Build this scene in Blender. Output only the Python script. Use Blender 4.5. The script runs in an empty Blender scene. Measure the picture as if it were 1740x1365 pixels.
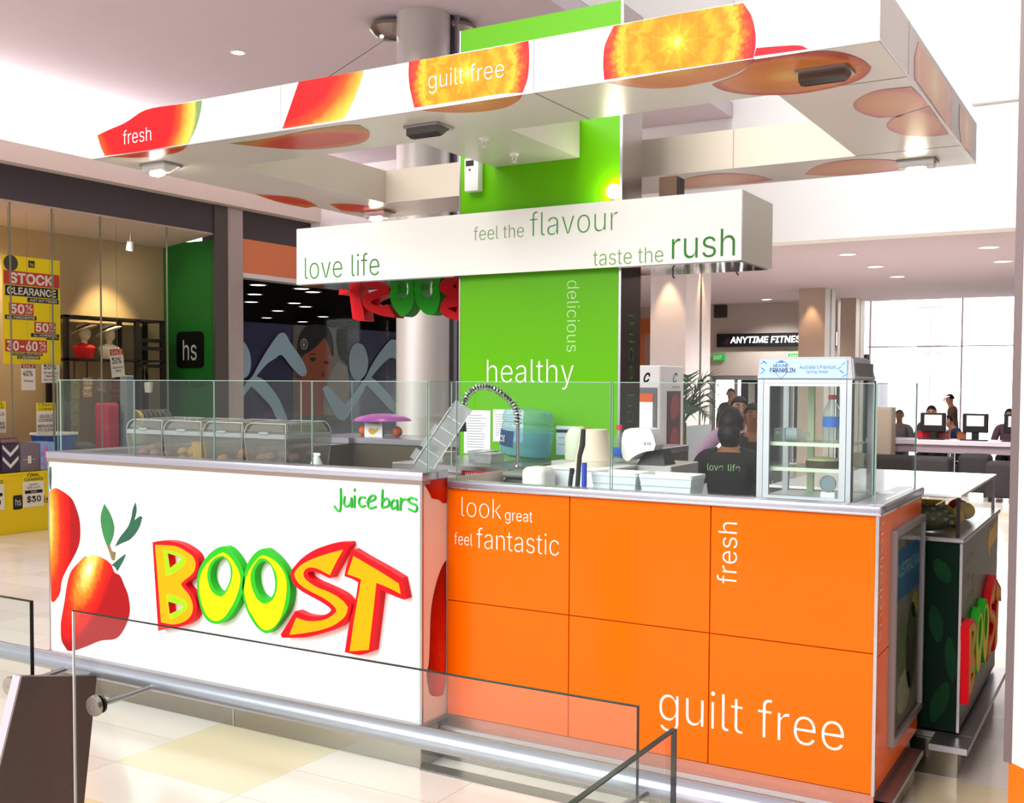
import bpy, bmesh, math, random
from math import sin, cos, pi, radians
from mathutils import Vector as V, Matrix
from mathutils.geometry import tessellate_polygon
random.seed(7)
scene = bpy.context.scene
COL = scene.collection

# ---------------------------------------------------------------- camera
EYE = V((0, 0, 1.6))
F_PX, PPX, PPY = 1844.75, 846.05, 723.5
yaw, pitch, roll = -0.538960, -0.040072, -0.0044654
fw = V((sin(yaw)*cos(pitch), cos(yaw)*cos(pitch), sin(pitch)))
rt = fw.cross(V((0, 0, 1))).normalized()
dn = fw.cross(rt)
r2 = cos(roll)*rt + sin(roll)*dn
d2 = -sin(roll)*rt + cos(roll)*dn
cam_data = bpy.data.cameras.new('camera')
cam = bpy.data.objects.new('camera', cam_data)
COL.objects.link(cam)
m = Matrix((r2, -d2, -fw)).transposed().to_4x4()
m.translation = EYE
cam.matrix_world = m
cam_data.sensor_fit = 'HORIZONTAL'
cam_data.sensor_width = 36
cam_data.lens = F_PX/1740*36
cam_data.shift_x = (870-PPX)/1740
cam_data.shift_y = (PPY-682.5)/1740
cam_data.clip_end = 300
scene.camera = cam

# ---------------------------------------------------------------- colour management, sky, daylight
vs = scene.view_settings
vs.view_transform = 'Standard'
vs.look = 'None'
vs.gamma = 1
vs.exposure = 0.45
scene.cycles.use_denoising = True
scene.cycles.max_bounces = 10
scene.cycles.transparent_max_bounces = 24
scene.cycles.sample_clamp_indirect = 6
scene.cycles.caustics_reflective = False
scene.cycles.caustics_refractive = False

world = bpy.data.worlds.new('overcast_sky')
scene.world = world
world.use_nodes = True
wn = world.node_tree
wn.nodes['Background'].inputs['Color'].default_value = (1.0, 0.985, 0.985, 1)
wn.nodes['Background'].inputs['Strength'].default_value = 1.05

# the open street beyond the far windows is much brighter than the hall
tcw = wn.nodes.new('ShaderNodeTexCoord')
sxyz = wn.nodes.new('ShaderNodeSeparateXYZ')
wn.links.new(tcw.outputs['Generated'], sxyz.inputs[0])
def wmap(sock, a, b, c, d):
    n = wn.nodes.new('ShaderNodeMapRange')
    n.interpolation_type = 'SMOOTHSTEP'
    n.inputs['From Min'].default_value = a
    n.inputs['From Max'].default_value = b
    n.inputs['To Min'].default_value = c
    n.inputs['To Max'].default_value = d
    wn.links.new(sock, n.inputs['Value'])
    return n.outputs[0]
wm1 = wn.nodes.new('ShaderNodeMath'); wm1.operation = 'MULTIPLY'
wn.links.new(wmap(sxyz.outputs[1], 0.35, 0.75, 0.0, 1.0), wm1.inputs[0])
wn.links.new(wmap(sxyz.outputs[2], 0.18, 0.34, 1.0, 0.0), wm1.inputs[1])
wm2 = wn.nodes.new('ShaderNodeMath'); wm2.operation = 'MULTIPLY_ADD'
wn.links.new(wm1.outputs[0], wm2.inputs[0])
wm2.inputs[1].default_value = 6.0
wm2.inputs[2].default_value = 0.72
wn.links.new(wm2.outputs[0], wn.nodes['Background'].inputs['Strength'])

def lamp(name, kind, loc, aim, energy, color=(1, 1, 1), **kw):
    d = bpy.data.lights.new(name, kind)
    d.energy = energy
    d.color = color
    for k, v in kw.items():
        setattr(d, k, v)
    o = bpy.data.objects.new(name, d)
    COL.objects.link(o)
    o.location = loc
    o.rotation_euler = (V(aim)-V(loc)).to_track_quat('-Z', 'Y').to_euler()
    return o
# soft daylight from the glazed atrium roof behind and left of the viewer
lamp('daylight_sun', 'SUN', (-6, -8, 9), (-2.2, 4.5, 0.8), 3.0, (1, 0.98, 0.96), angle=radians(50))

# ---------------------------------------------------------------- helpers
def lin(c):
    c = c/255.0
    return c/12.92 if c <= 0.04045 else ((c+0.055)/1.055)**2.4
def rgb(r, g, b):
    return (lin(r), lin(g), lin(b), 1)

def mat(name, c, rough=0.5, metal=0.0, noise=0.0, scale=30, emit=0.0, coat=0.0, bump=0.0, spec=0.3):
    """procedural principled material; a little noise breaks up the colour"""
    mt = bpy.data.materials.new(name)
    mt.use_nodes = True
    nt = mt.node_tree
    b = nt.nodes['Principled BSDF']
    col = rgb(*c)
    b.inputs['Base Color'].default_value = col
    b.inputs['Roughness'].default_value = rough
    b.inputs['Metallic'].default_value = metal
    b.inputs['Specular IOR Level'].default_value = spec
    if coat:
        b.inputs['Coat Weight'].default_value = coat
        b.inputs['Coat Roughness'].default_value = 0.03
    if emit:
        b.inputs['Emission Color'].default_value = col
        b.inputs['Emission Strength'].default_value = emit
    if noise or bump:
        tc = nt.nodes.new('ShaderNodeTexCoord')
        n = nt.nodes.new('ShaderNodeTexNoise')
        n.inputs['Scale'].default_value = scale
        n.inputs['Detail'].default_value = 3
        nt.links.new(tc.outputs['Object'], n.inputs['Vector'])
        if noise:
            mx = nt.nodes.new('ShaderNodeMix')
            mx.data_type = 'RGBA'
            mx.inputs[6].default_value = tuple(min(1, v*(1-noise)) for v in col[:3])+(1,)
            mx.inputs[7].default_value = tuple(min(1, v*(1+noise)) for v in col[:3])+(1,)
            nt.links.new(n.outputs['Fac'], mx.inputs[0])
            nt.links.new(mx.outputs[2], b.inputs['Base Color'])
        if bump:
            bp = nt.nodes.new('ShaderNodeBump')
            bp.inputs['Strength'].default_value = bump
            bp.inputs['Distance'].default_value = 0.01
            nt.links.new(n.outputs['Fac'], bp.inputs['Height'])
            nt.links.new(bp.outputs['Normal'], b.inputs['Normal'])
    return mt

def glass_mat(name, tint=(0.93, 0.98, 0.96), refl=1.0, ior=1.45, haze=0.0, haze_col=(200, 215, 210)):
    """thin pane: tinted see-through plus a fresnel mirror reflection"""
    mt = bpy.data.materials.new(name)
    mt.use_nodes = True
    nt = mt.node_tree
    nt.nodes.clear()
    out = nt.nodes.new('ShaderNodeOutputMaterial')
    tr = nt.nodes.new('ShaderNodeBsdfTransparent')
    tr.inputs['Color'].default_value = (*tint, 1)
    gl = nt.nodes.new('ShaderNodeBsdfGlossy')
    gl.inputs['Roughness'].default_value = 0.02
    fr = nt.nodes.new('ShaderNodeLayerWeight')      # Schlick: the same from either side of the sheet
    fr.inputs['Blend'].default_value = 0.5
    pw = nt.nodes.new('ShaderNodeMath')
    pw.operation = 'POWER'
    pw.inputs[1].default_value = 5.0
    nt.links.new(fr.outputs['Facing'], pw.inputs[0])
    f0 = ((ior-1)/(ior+1))**2
    mu = nt.nodes.new('ShaderNodeMath')
    mu.operation = 'MULTIPLY_ADD'
    mu.inputs[1].default_value = (1-f0)*refl
    mu.inputs[2].default_value = f0*refl
    nt.links.new(pw.outputs[0], mu.inputs[0])
    mx = nt.nodes.new('ShaderNodeMixShader')
    nt.links.new(mu.outputs[0], mx.inputs[0])
    nt.links.new(tr.outputs[0], mx.inputs[1])
    nt.links.new(gl.outputs[0], mx.inputs[2])
    last = mx
    if haze:
        df = nt.nodes.new('ShaderNodeBsdfDiffuse')
        df.inputs['Color'].default_value = rgb(*haze_col)
        m2 = nt.nodes.new('ShaderNodeMixShader')
        m2.inputs[0].default_value = haze
        nt.links.new(mx.outputs[0], m2.inputs[1])
        nt.links.new(df.outputs[0], m2.inputs[2])
        last = m2
    nt.links.new(last.outputs[0], out.inputs['Surface'])
    return mt

def print_mat(name, c, U, W, stops, pulp=0.0, pscale=60, rough=0.3, spokes=0, tilt=0.0):
    """printed fruit photo: colour bands by distance from the fruit's centre on the printed sheet"""
    mt = bpy.data.materials.new(name)
    mt.use_nodes = True
    nt = mt.node_tree
    b = nt.nodes['Principled BSDF']
    b.inputs['Roughness'].default_value = rough
    b.inputs['Specular IOR Level'].default_value = 0.12
    g = nt.nodes.new('ShaderNodeNewGeometry')
    def math_(op, a, bb=None):
        n = nt.nodes.new('ShaderNodeMath')
        n.operation = op
        for i, x in enumerate((a, bb)):
            if x is None:
                continue
            if hasattr(x, 'links'):
                nt.links.new(x, n.inputs[i])
            else:
                n.inputs[i].default_value = x
        return n.outputs[0]
    def vm(op, a, bb):
        n = nt.nodes.new('ShaderNodeVectorMath')
        n.operation = op
        nt.links.new(a, n.inputs[0])
        n.inputs[1].default_value = bb
        return n
    p = vm('SUBTRACT', g.outputs['Position'], c).outputs[0]
    du = vm('DOT_PRODUCT', p, U).outputs['Value']
    dw = vm('DOT_PRODUCT', p, W).outputs['Value']
    d = math_('SQRT', math_('ADD', math_('MULTIPLY', du, du), math_('MULTIPLY', dw, dw)))
    if pulp:
        vo = nt.nodes.new('ShaderNodeTexNoise')
        vo.inputs['Scale'].default_value = pscale
        vo.inputs['Detail'].default_value = 4
        nt.links.new(p, vo.inputs['Vector'])
        vr = nt.nodes.new('ShaderNodeTexVoronoi')
        vr.inputs['Scale'].default_value = pscale*1.6
        nt.links.new(p, vr.inputs['Vector'])
        w = math_('MULTIPLY', math_('ADD', math_('SUBTRACT', vo.outputs['Fac'], 0.5), math_('MULTIPLY', math_('SUBTRACT', vr.outputs['Distance'], 0.4), 0.45)), pulp)
        d = math_('ADD', d, w)
    if spokes:
        an = math_('ARCTAN2', dw, du)
        sp = math_('MULTIPLY', math_('POWER', math_('ABSOLUTE', math_('COSINE', math_('MULTIPLY', an, spokes/2))), 40.0), 0.09)
        gate = math_('MULTIPLY', math_('LESS_THAN', d, 0.74), math_('GREATER_THAN', d, 0.14))
        d = math_('SUBTRACT', d, math_('MULTIPLY', sp, gate))
    rp = nt.nodes.new('ShaderNodeValToRGB')
    cr = rp.color_ramp
    while len(cr.elements) < len(stops):
        cr.elements.new(0.5)
    for e, (pos, cc) in zip(cr.elements, stops):
        e.position = pos
        e.color = rgb(*cc)
    nt.links.new(d, rp.inputs[0])
    nt.links.new(rp.outputs[0], b.inputs['Base Color'])
    return mt

class MB:
    """collects shapes in world coordinates, then becomes ONE mesh object"""
    def __init__(s):
        s.bm = bmesh.new()
    def _in(s, geo_verts, mi):
        fs = set()
        for v in geo_verts:
            for f in v.link_faces:
                fs.add(f)
        for f in fs:
            f.material_index = mi
    def box(s, a, b, bev=0.0, mi=0, rot=0.0, piv=None, seg=1, R=None):
        a, b = V(a), V(b)
        t = bmesh.new()
        c = (a+b)/2
        d = b-a
        mm = Matrix.Translation(c) @ Matrix.Diagonal((abs(d.x), abs(d.y), abs(d.z), 1))
        bmesh.ops.create_cube(t, size=1.0, matrix=mm)
        if bev:
            bmesh.ops.bevel(t, geom=t.edges[:], offset=min(bev, 0.49*min(abs(x) for x in d)), segments=seg, affect='EDGES', profile=0.5)
        if rot:
            bmesh.ops.rotate(t, verts=t.verts, cent=V(piv) if piv else c, matrix=Matrix.Rotation(rot, 3, 'Z'))
        if R is not None:
            bmesh.ops.rotate(t, verts=t.verts, cent=V(piv) if piv else c, matrix=R)
        s.merge(t, mi)
        return s
    def merge(s, t, mi=0):
        off = {}
        for v in t.verts:
            off[v] = s.bm.verts.new(v.co)
        for f in t.faces:
            try:
                nf = s.bm.faces.new([off[v] for v in f.verts])
                nf.material_index = mi
            except ValueError:
                pass
        t.free()
    def hexa(s, p, mi=0):
        """8 corner points: bottom 4 then top 4"""
        vv = [s.bm.verts.new(V(q)) for q in p]
        for idx in ((3, 2, 1, 0), (4, 5, 6, 7), (0, 1, 5, 4), (1, 2, 6, 5), (2, 3, 7, 6), (3, 0, 4, 7)):
            f = s.bm.faces.new([vv[i] for i in idx])
            f.material_index = mi
        return s
    def prism(s, loops, o, ex, ey, depth, mi=0, side=None, lift=0.0):
        """plate cut to an outline (with holes) in the plane o+ex*u+ey*v, thickness along ex x ey"""
        if isinstance(loops[0][0], (int, float)):
            loops = [loops]
        o, ex, ey = V(o), V(ex), V(ey)
        n = ex.cross(ey).normalized()
        tris = tessellate_polygon([[V((x, y, 0)) for x, y in L] for L in loops])
        flat = [q for L in loops for q in L]
        fr = [s.bm.verts.new(o+ex*x+ey*y+n*(lift+depth)) for x, y in flat]
        bk = [s.bm.verts.new(o+ex*x+ey*y+n*lift) for x, y in flat]
        for t in tris:
            a = flat[t[0]]; b = flat[t[1]]; c = flat[t[2]]
            ar = (b[0]-a[0])*(c[1]-a[1])-(b[1]-a[1])*(c[0]-a[0])
            t = t if ar > 0 else t[::-1]
            try:
                f = s.bm.faces.new([fr[i] for i in t]); f.material_index = mi
                f = s.bm.faces.new([bk[i] for i in t[::-1]]); f.material_index = mi if side is None else side
            except ValueError:
                pass
        k = 0
        for li, L in enumerate(loops):
            nL = len(L)
            ar = sum(L[i][0]*L[(i+1) % nL][1]-L[(i+1) % nL][0]*L[i][1] for i in range(nL))
            ccw = (ar > 0) == (li == 0)
            for i in range(nL):
                j = (i+1) % nL
                q = [bk[k+i], bk[k+j], fr[k+j], fr[k+i]]
                try:
                    f = s.bm.faces.new(q if ccw else q[::-1])
                    f.material_index = mi if side is None else side
                except ValueError:
                    pass
            k += nL
        return s
    def lathe(s, prof, c, axis=(0, 0, 1), n=24, mi=0):
        """prof: list of (radius, height along axis); closed when radius 0"""
        c, ax = V(c), V(axis).normalized()
        u = ax.orthogonal().normalized()
        w = ax.cross(u)
        rings = []
        for r, h in prof:
            if r <= 1e-6:
                rings.append([s.bm.verts.new(c+ax*h)])
            else:
                rings.append([s.bm.verts.new(c+ax*h+(u*cos(2*pi*i/n)+w*sin(2*pi*i/n))*r) for i in range(n)])
        for A, B in zip(rings, rings[1:]):
            for i in range(n):
                j = (i+1) % n
                if len(A) == 1 and len(B) == 1:
                    continue
                if len(A) == 1:
                    q = [A[0], B[j], B[i]]
                elif len(B) == 1:
                    q = [A[i], A[j], B[0]]
                else:
                    q = [A[i], A[j], B[j], B[i]]
                f = s.bm.faces.new(q)
                f.material_index = mi
        return s
    def cyl(s, a, b, r, r2=None, n=20, mi=0):
        a, b = V(a), V(b)
        r2 = r if r2 is None else r2
        h = (b-a).length
        return s.lathe([(0, 0), (r, 0), (r2, h), (0, h)], a, b-a, n, mi)
    def tube(s, pts, r, n=10, mi=0, closed=False, flat=None):
        pts = [V(p) for p in pts]
        rs = r if isinstance(r, (list, tuple)) else [r]*len(pts)
        rings = []
        up = None
        for i, p in enumerate(pts):
            if closed:
                t = (pts[(i+1) % len(pts)]-pts[i-1]).normalized()
            else:
                t = (pts[min(i+1, len(pts)-1)]-pts[max(i-1, 0)]).normalized()
            if up is None:
                up = t.orthogonal().normalized()
            else:
                up = (up-t*up.dot(t))
                up = up.normalized() if up.length > 1e-5 else t.orthogonal().normalized()
            w = t.cross(up)
            rings.append([s.bm.verts.new(p+(up*cos(2*pi*k/n)+w*sin(2*pi*k/n))*rs[i]) for k in range(n)])
        prs = list(zip(rings, rings[1:]))
        if closed:
            prs.append((rings[-1], rings[0]))
        for A, B in prs:
            for k in range(n):
                j = (k+1) % n
                f = s.bm.faces.new([A[k], A[j], B[j], B[k]])
                f.material_index = mi
        if not closed:
            f = s.bm.faces.new(rings[0][::-1]); f.material_index = mi
            f = s.bm.faces.new(rings[-1]); f.material_index = mi
        return s
    def ball(s, c, r, n=14, mi=0, R=None):
        r = V((r, r, r)) if isinstance(r, (int, float)) else V(r)
        t = bmesh.new()
        bmesh.ops.create_uvsphere(t, u_segments=n+4, v_segments=n, radius=1.0)
        for v in t.verts:
            v.co = V((v.co.x*r.x, v.co.y*r.y, v.co.z*r.z))
            if R is not None:
                v.co = R @ v.co
            v.co += V(c)
        s.merge(t, mi)
        return s

def world_loc(o):
    p = V((0, 0, 0))
    while o:
        p += V(o.location)
        o = o.parent
    return p

def obj(name, mb, mats, parent=None, label=None, smooth=True, angle=0.6, origin=None):
    me = bpy.data.meshes.new(name)
    bmesh.ops.recalc_face_normals(mb.bm, faces=mb.bm.faces)
    base = world_loc(parent) if parent else V((0, 0, 0))
    if origin is None and parent is None:
        xs = [v.co for v in mb.bm.verts]
        origin = V((sum(v.x for v in xs)/len(xs), sum(v.y for v in xs)/len(xs), min(v.z for v in xs)))
    shift = V(origin) if parent is None else base
    for v in mb.bm.verts:
        v.co -= shift
    mb.bm.to_mesh(me)
    mb.bm.free()
    for mt in (mats if isinstance(mats, (list, tuple)) else [mats]):
        me.materials.append(mt)
    if smooth:
        me.polygons.foreach_set('use_smooth', [True]*len(me.polygons))
        me.set_sharp_from_angle(angle=angle)
    o = bpy.data.objects.new(name, me)
    COL.objects.link(o)
    if parent:
        o.parent = parent
    else:
        o.location = shift
    if label:
        o['label'] = label
    return o

def tag(o, label, cat, group=None, kind=None):
    o['label'] = label
    o['category'] = cat
    if group:
        o['group'] = group
    if kind:
        o['kind'] = kind
    return o

def thing(name, label, cat, loc=(0, 0, 0), group=None):
    o = bpy.data.objects.new(name, None)
    o.empty_display_size = 0.1
    COL.objects.link(o)
    o.location = loc
    return tag(o, label, cat, group)

def struct(name, mb, mats, label=None, cat=None, smooth=True):
    o = obj(name, mb, mats, smooth=smooth, origin=(0, 0, 0))
    o['kind'] = 'structure'
    if label:
        o['label'] = label
    if cat:
        o['category'] = cat
    return o

FX, FZ = V((1, 0, 0)), V((0, 0, 1))          # a face looking at the viewer (towards -y)
SX = V((0, 1, 0))                            # a face looking towards +x

# the sans face that ships with Blender; the built-in face if it is missing
SANS = None
try:
    import os
    SANS = bpy.data.fonts.load(os.path.join(bpy.utils.resource_path('LOCAL'), 'datafiles', 'fonts', 'Inter.woff2'))
except Exception:
    SANS = None

def glyph_loops(st, thin, shear, res=6):
    """outlines of a line of lettering as polygons, strokes thinned (or fattened) by moving the outline"""
    cu = bpy.data.curves.new('lettering', 'FONT')
    cu.body = st
    cu.size = 1.0
    cu.shear = shear
    if SANS:
        cu.font = SANS
    to = bpy.data.objects.new('lettering', cu)
    COL.objects.link(to)
    dg = bpy.context.evaluated_depsgraph_get()
    ev = to.evaluated_get(dg)
    flat_ = ev.to_curve(dg)
    loops = []
    for sp in flat_.splines:
        pts = []
        if sp.type == 'BEZIER':
            n = len(sp.bezier_points)
            for a in range(n):
                p, q = sp.bezier_points[a], sp.bezier_points[(a+1) % n]
                p0, p1, p2, p3 = p.co.xy, p.handle_right.xy, q.handle_left.xy, q.co.xy
                straight = (p1-p0).length < 1e-6 and (p2-p3).length < 1e-6
                ln = (p3-p0).length
                if ln > 1e-9 and not straight:
                    dd = (p3-p0)/ln
                    straight = abs((p1-p0).cross(dd)) < 1e-4 and abs((p2-p0).cross(dd)) < 1e-4
                for k in range(1 if straight else res):
                    u = k/res
                    c = p0*(1-u)**3+p1*3*u*(1-u)**2+p2*3*u*u*(1-u)+p3*u**3
                    pts.append((c.x, c.y))
        else:
            pts = [(p.co.x, p.co.y) for p in sp.points]
        q = []
        for p in pts:
            if not q or (p[0]-q[-1][0])**2+(p[1]-q[-1][1])**2 > 1e-8:
                q.append(p)
        if len(q) > 2 and (q[0][0]-q[-1][0])**2+(q[0][1]-q[-1][1])**2 < 1e-8:
            q.pop()
        if len(q) > 2:
            loops.append(q)
    ev.to_curve_clear()
    bpy.data.objects.remove(to)
    bpy.data.curves.remove(cu)
    def area(L):
        return sum(L[k][0]*L[(k+1) % len(L)][1]-L[(k+1) % len(L)][0]*L[k][1] for k in range(len(L)))/2
    big = max(loops, key=lambda L: abs(area(L)))
    sg = 1 if area(big) > 0 else -1
    out = []
    for L in loops:
        a = area(L)*sg
        if thin:
            n = len(L)
            r = []
            for k in range(n):
                p, c, q = V(L[k-1]), V(L[k]), V(L[(k+1) % n])
                d1, d2 = (c-p).normalized(), (q-c).normalized()
                n1, n2 = V((d1.y, -d1.x))*sg, V((d2.y, -d2.x))*sg
                b = n1+n2
                if b.length < 0.3:
                    b = n1
                b = b.normalized()
                f = thin/max(0.45, b.dot(n1))
                r.append((c.x+b.x*f, c.y+b.y*f))
            L = r
        out.append((L, a > 0))
    return out

def inside(p, L):
    c = False
    for k in range(len(L)):
        (x1, y1), (x2, y2) = L[k-1], L[k]
        if (y1 > p[1]) != (y2 > p[1]) and p[0] < (x2-x1)*(p[1]-y1)/(y2-y1)+x1:
            c = not c
    return c

def text_mb(s, o, ex, ey, w, h, thin=0.0, depth=0.0015, shear=0.0, mb=None, mi=0):
    """lettering whose inked box is w x h with its lower left corner at o"""
    loops = glyph_loops(s, thin, shear)
    xs = [p[0] for L, _ in loops for p in L]
    ys = [p[1] for L, _ in loops for p in L]
    x0, x1, y0, y1 = min(xs), max(xs), min(ys), max(ys)
    fit = lambda L: [((p[0]-x0)/(x1-x0)*w, (p[1]-y0)/(y1-y0)*h) for p in L]
    mb = mb or MB()
    ex, ey = V(ex).normalized(), V(ey).normalized()
    n = ex.cross(ey)
    o = V(o)+n*depth
    holes = [L for L, out_ in loops if not out_]
    for li_, (L, out_) in enumerate(loops):
        if not out_:
            continue
        hs = [fit(H) for H in holes if inside(H[0], L)]
        ls = [fit(L)]+hs
        flat = [q for l in ls for q in l]
        vv = [mb.bm.verts.new(o+ex*x+ey*y+n*(0.00018*(li_ % 4))) for x, y in flat]
        for t in tessellate_polygon([[V((x, y, 0)) for x, y in l] for l in ls]):
            a, b, c = flat[t[0]], flat[t[1]], flat[t[2]]
            if (b[0]-a[0])*(c[1]-a[1])-(b[1]-a[1])*(c[0]-a[0]) < 0:
                t = t[::-1]
            try:
                f = mb.bm.faces.new([vv[k] for k in t])
                f.material_index = mi
            except ValueError:
                pass
    return mb

def text(parent, s, o, ex, ey, w, h, mt, name='lettering', **kw):
    return obj(name, text_mb(s, o, ex, ey, w, h, **kw), mt, parent, smooth=False)

def ftext(parent, s, x0, x1, z0, z1, y, mt, **kw):
    return text(parent, s, (x0, y, z0), FX, FZ, x1-x0, z1-z0, mt, **kw)

def rrect(x0, y0, x1, y1, r, n=5, corners=(1, 1, 1, 1)):
    pts = []
    for (cx, cy, a0, on) in ((x1-r, y0+r, -90, corners[0]), (x1-r, y1-r, 0, corners[1]), (x0+r, y1-r, 90, corners[2]), (x0+r, y0+r, 180, corners[3])):
        if on:
            for i in range(n+1):
                a = radians(a0+90*i/n)
                pts.append((cx+r*cos(a), cy+r*sin(a)))
        else:
            a = radians(a0+45)
            pts.append((cx+r*(1 if cos(a) > 0 else -1), cy+r*(1 if sin(a) > 0 else -1)))
    return pts

def ell(cx, cy, rx, ry, n=24, rot=0.0):
    return [(cx+rx*cos(2*pi*i/n)*cos(rot)-ry*sin(2*pi*i/n)*sin(rot), cy+rx*cos(2*pi*i/n)*sin(rot)+ry*sin(2*pi*i/n)*cos(rot)) for i in range(n)]

def soft(p, lim=48, n=4):
    """spline through the points of an outline; corners sharper than lim degrees stay corners"""
    m_ = len(p)
    tan = []
    for i in range(m_):
        a = V((p[i][0]-p[i-1][0], p[i][1]-p[i-1][1]))
        b = V((p[(i+1) % m_][0]-p[i][0], p[(i+1) % m_][1]-p[i][1]))
        ang = abs(math.degrees(a.angle(b))) if a.length > 1e-7 and b.length > 1e-7 else 180
        tan.append(None if ang > lim else (a+b)/2)
    q = []
    for i in range(m_):
        j = (i+1) % m_
        A, B = V(p[i]), V(p[j])
        d = B-A
        ta = tan[i] if tan[i] is not None else d
        tb_ = tan[j] if tan[j] is not None else d
        if ta.length > 1e-7:
            ta = ta.normalized()*d.length
        if tb_.length > 1e-7:
            tb_ = tb_.normalized()*d.length
        for k in range(n):
            u = k/n
            h1, h2, h3, h4 = 2*u**3-3*u*u+1, u**3-2*u*u+u, -2*u**3+3*u*u, u**3-u*u
            r = A*h1+ta*h2+B*h3+tb_*h4
            q.append((r.x, r.y))
    return q

def smooth_loop(p, k=2):
    """rounds an outline (Chaikin)"""
    for _ in range(k):
        q = []
        for i in range(len(p)):
            a, b = p[i], p[(i+1) % len(p)]
            q.append((a[0]*.75+b[0]*.25, a[1]*.75+b[1]*.25))
            q.append((a[0]*.25+b[0]*.75, a[1]*.25+b[1]*.75))
        p = q
    return p

def copy_tree(o, parent=None):
    c = o.copy()
    COL.objects.link(c)
    if parent:
        c.parent = parent
    for ch in list(o.children):
        copy_tree(ch, c)
    return c

# ---------------------------------------------------------------- materials
WHITE = mat('white_laminate', (246, 246, 247), 0.25, coat=0.3)
WHITEP = mat('white_paint', (244, 240, 240), 0.7, noise=0.02, scale=8)
CEIL = mat('ceiling_paint', (216, 202, 210), 0.9, noise=0.03, scale=6)
BEIGE = mat('beige_paint', (205, 190, 170), 0.8, noise=0.03, scale=5)
GREYW = mat('grey_wall', (196, 186, 178), 0.8, noise=0.03, scale=4)
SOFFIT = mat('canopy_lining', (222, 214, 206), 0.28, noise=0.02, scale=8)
CSIDE = mat('canopy_side_shaded', (214, 203, 198), 0.4, noise=0.02, scale=8)  # white canopy face with the right side's shade put into the colour
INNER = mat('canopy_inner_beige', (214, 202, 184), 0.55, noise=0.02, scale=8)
STEEL = mat('brushed_steel', (164, 158, 160), 0.3, 0.9, noise=0.06, scale=90)
STEELL = mat('light_steel', (176, 174, 186), 0.28, 0.8, noise=0.04, scale=60)
DSTEEL = mat('dark_steel', (120, 114, 108), 0.3, 0.85, noise=0.1, scale=40)
KICK = mat('polished_kickplate', (142, 134, 122), 0.14, 0.95, noise=0.06, scale=12)
CHROME = mat('chrome', (225, 225, 228), 0.08, 1.0)
ORANGE = mat('orange_laminate', (234, 97, 0), 0.18, spec=0.12)
GREEN = mat('lime_panel', (96, 178, 0), 0.3, spec=0.15)
INK_W = mat('white_vinyl', (252, 250, 250), 0.4)
INK_G = mat('green_vinyl', (44, 128, 34), 0.5)
INK_GL = mat('pale_green_vinyl', (120, 168, 84), 0.5)
INK_GM = mat('mid_green_vinyl', (72, 160, 60), 0.5)
INK_K = mat('black_ink', (22, 20, 20), 0.6, spec=0.1)
RED = mat('logo_red', (222, 12, 26), 0.45, spec=0.12)
RED_D = mat('sign_red', (190, 40, 34), 0.5)
LGREEN = mat('logo_green', (44, 172, 34), 0.45, spec=0.12)
LIME = mat('logo_lime', (146, 204, 22), 0.45, spec=0.12)
AMBER = mat('logo_amber', (240, 156, 0), 0.45, spec=0.12)
YELLOW = mat('logo_yellow', (240, 220, 0), 0.45, spec=0.12)
BLACK = mat('black_plastic', (24, 23, 23), 0.4)
DARK = mat('charcoal', (52, 49, 48), 0.6, noise=0.1, scale=20)
BLACKM = mat('black_metal', (30, 27, 25), 0.45, 0.3)
BROWN = mat('bronze_steel_plate', (96, 82, 78), 0.4, 0.5, noise=0.12, scale=60)
WPLAST = mat('white_plastic', (238, 238, 236), 0.35)
PAPER = mat('paper', (240, 240, 242), 0.8)
GLASS = glass_mat('screen_glass', (0.955, 0.98, 0.968), 0.8)
FGLASS = glass_mat('fridge_glass', (0.97, 0.985, 0.975), 0.7)
GEDGE = mat('glass_edge', (150, 176, 166), 0.15)
BALU = glass_mat('balustrade_glass', (0.93, 0.965, 0.955), 0.9)
BEDGE = mat('balustrade_edge', (30, 32, 30), 0.12)
SHOPG = glass_mat('shopfront_glass', (0.95, 0.97, 0.96), 0.12)
CLEARP = glass_mat('clear_plastic', (0.80, 0.80, 0.78), 1.0, 1.5, haze=0.17, haze_col=(206, 200, 192))
ACRYL = glass_mat('clear_acrylic', (0.80, 0.81, 0.81), 1.1, 1.5, haze=0.42, haze_col=(205, 206, 208))
LAMPW = mat('lamp_white', (255, 250, 240), 0.5, emit=14)
LAMPS = mat('downlight_glow', (255, 250, 244), 0.5, emit=5)
SKIN_D = mat('tan_skin', (150, 96, 66), 0.55, noise=0.05, scale=25)
SKIN_L = mat('pale_skin', (198, 140, 112), 0.55, noise=0.05, scale=25)
HAIR = mat('dark_hair', (24, 19, 18), 0.55, bump=0.15, scale=60, noise=0.15)
SHIRT_K = mat('black_shirt', (26, 27, 26), 0.8, noise=0.15, scale=60)
PANTS = mat('dark_trousers', (34, 34, 40), 0.8, noise=0.1, scale=40)
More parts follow.
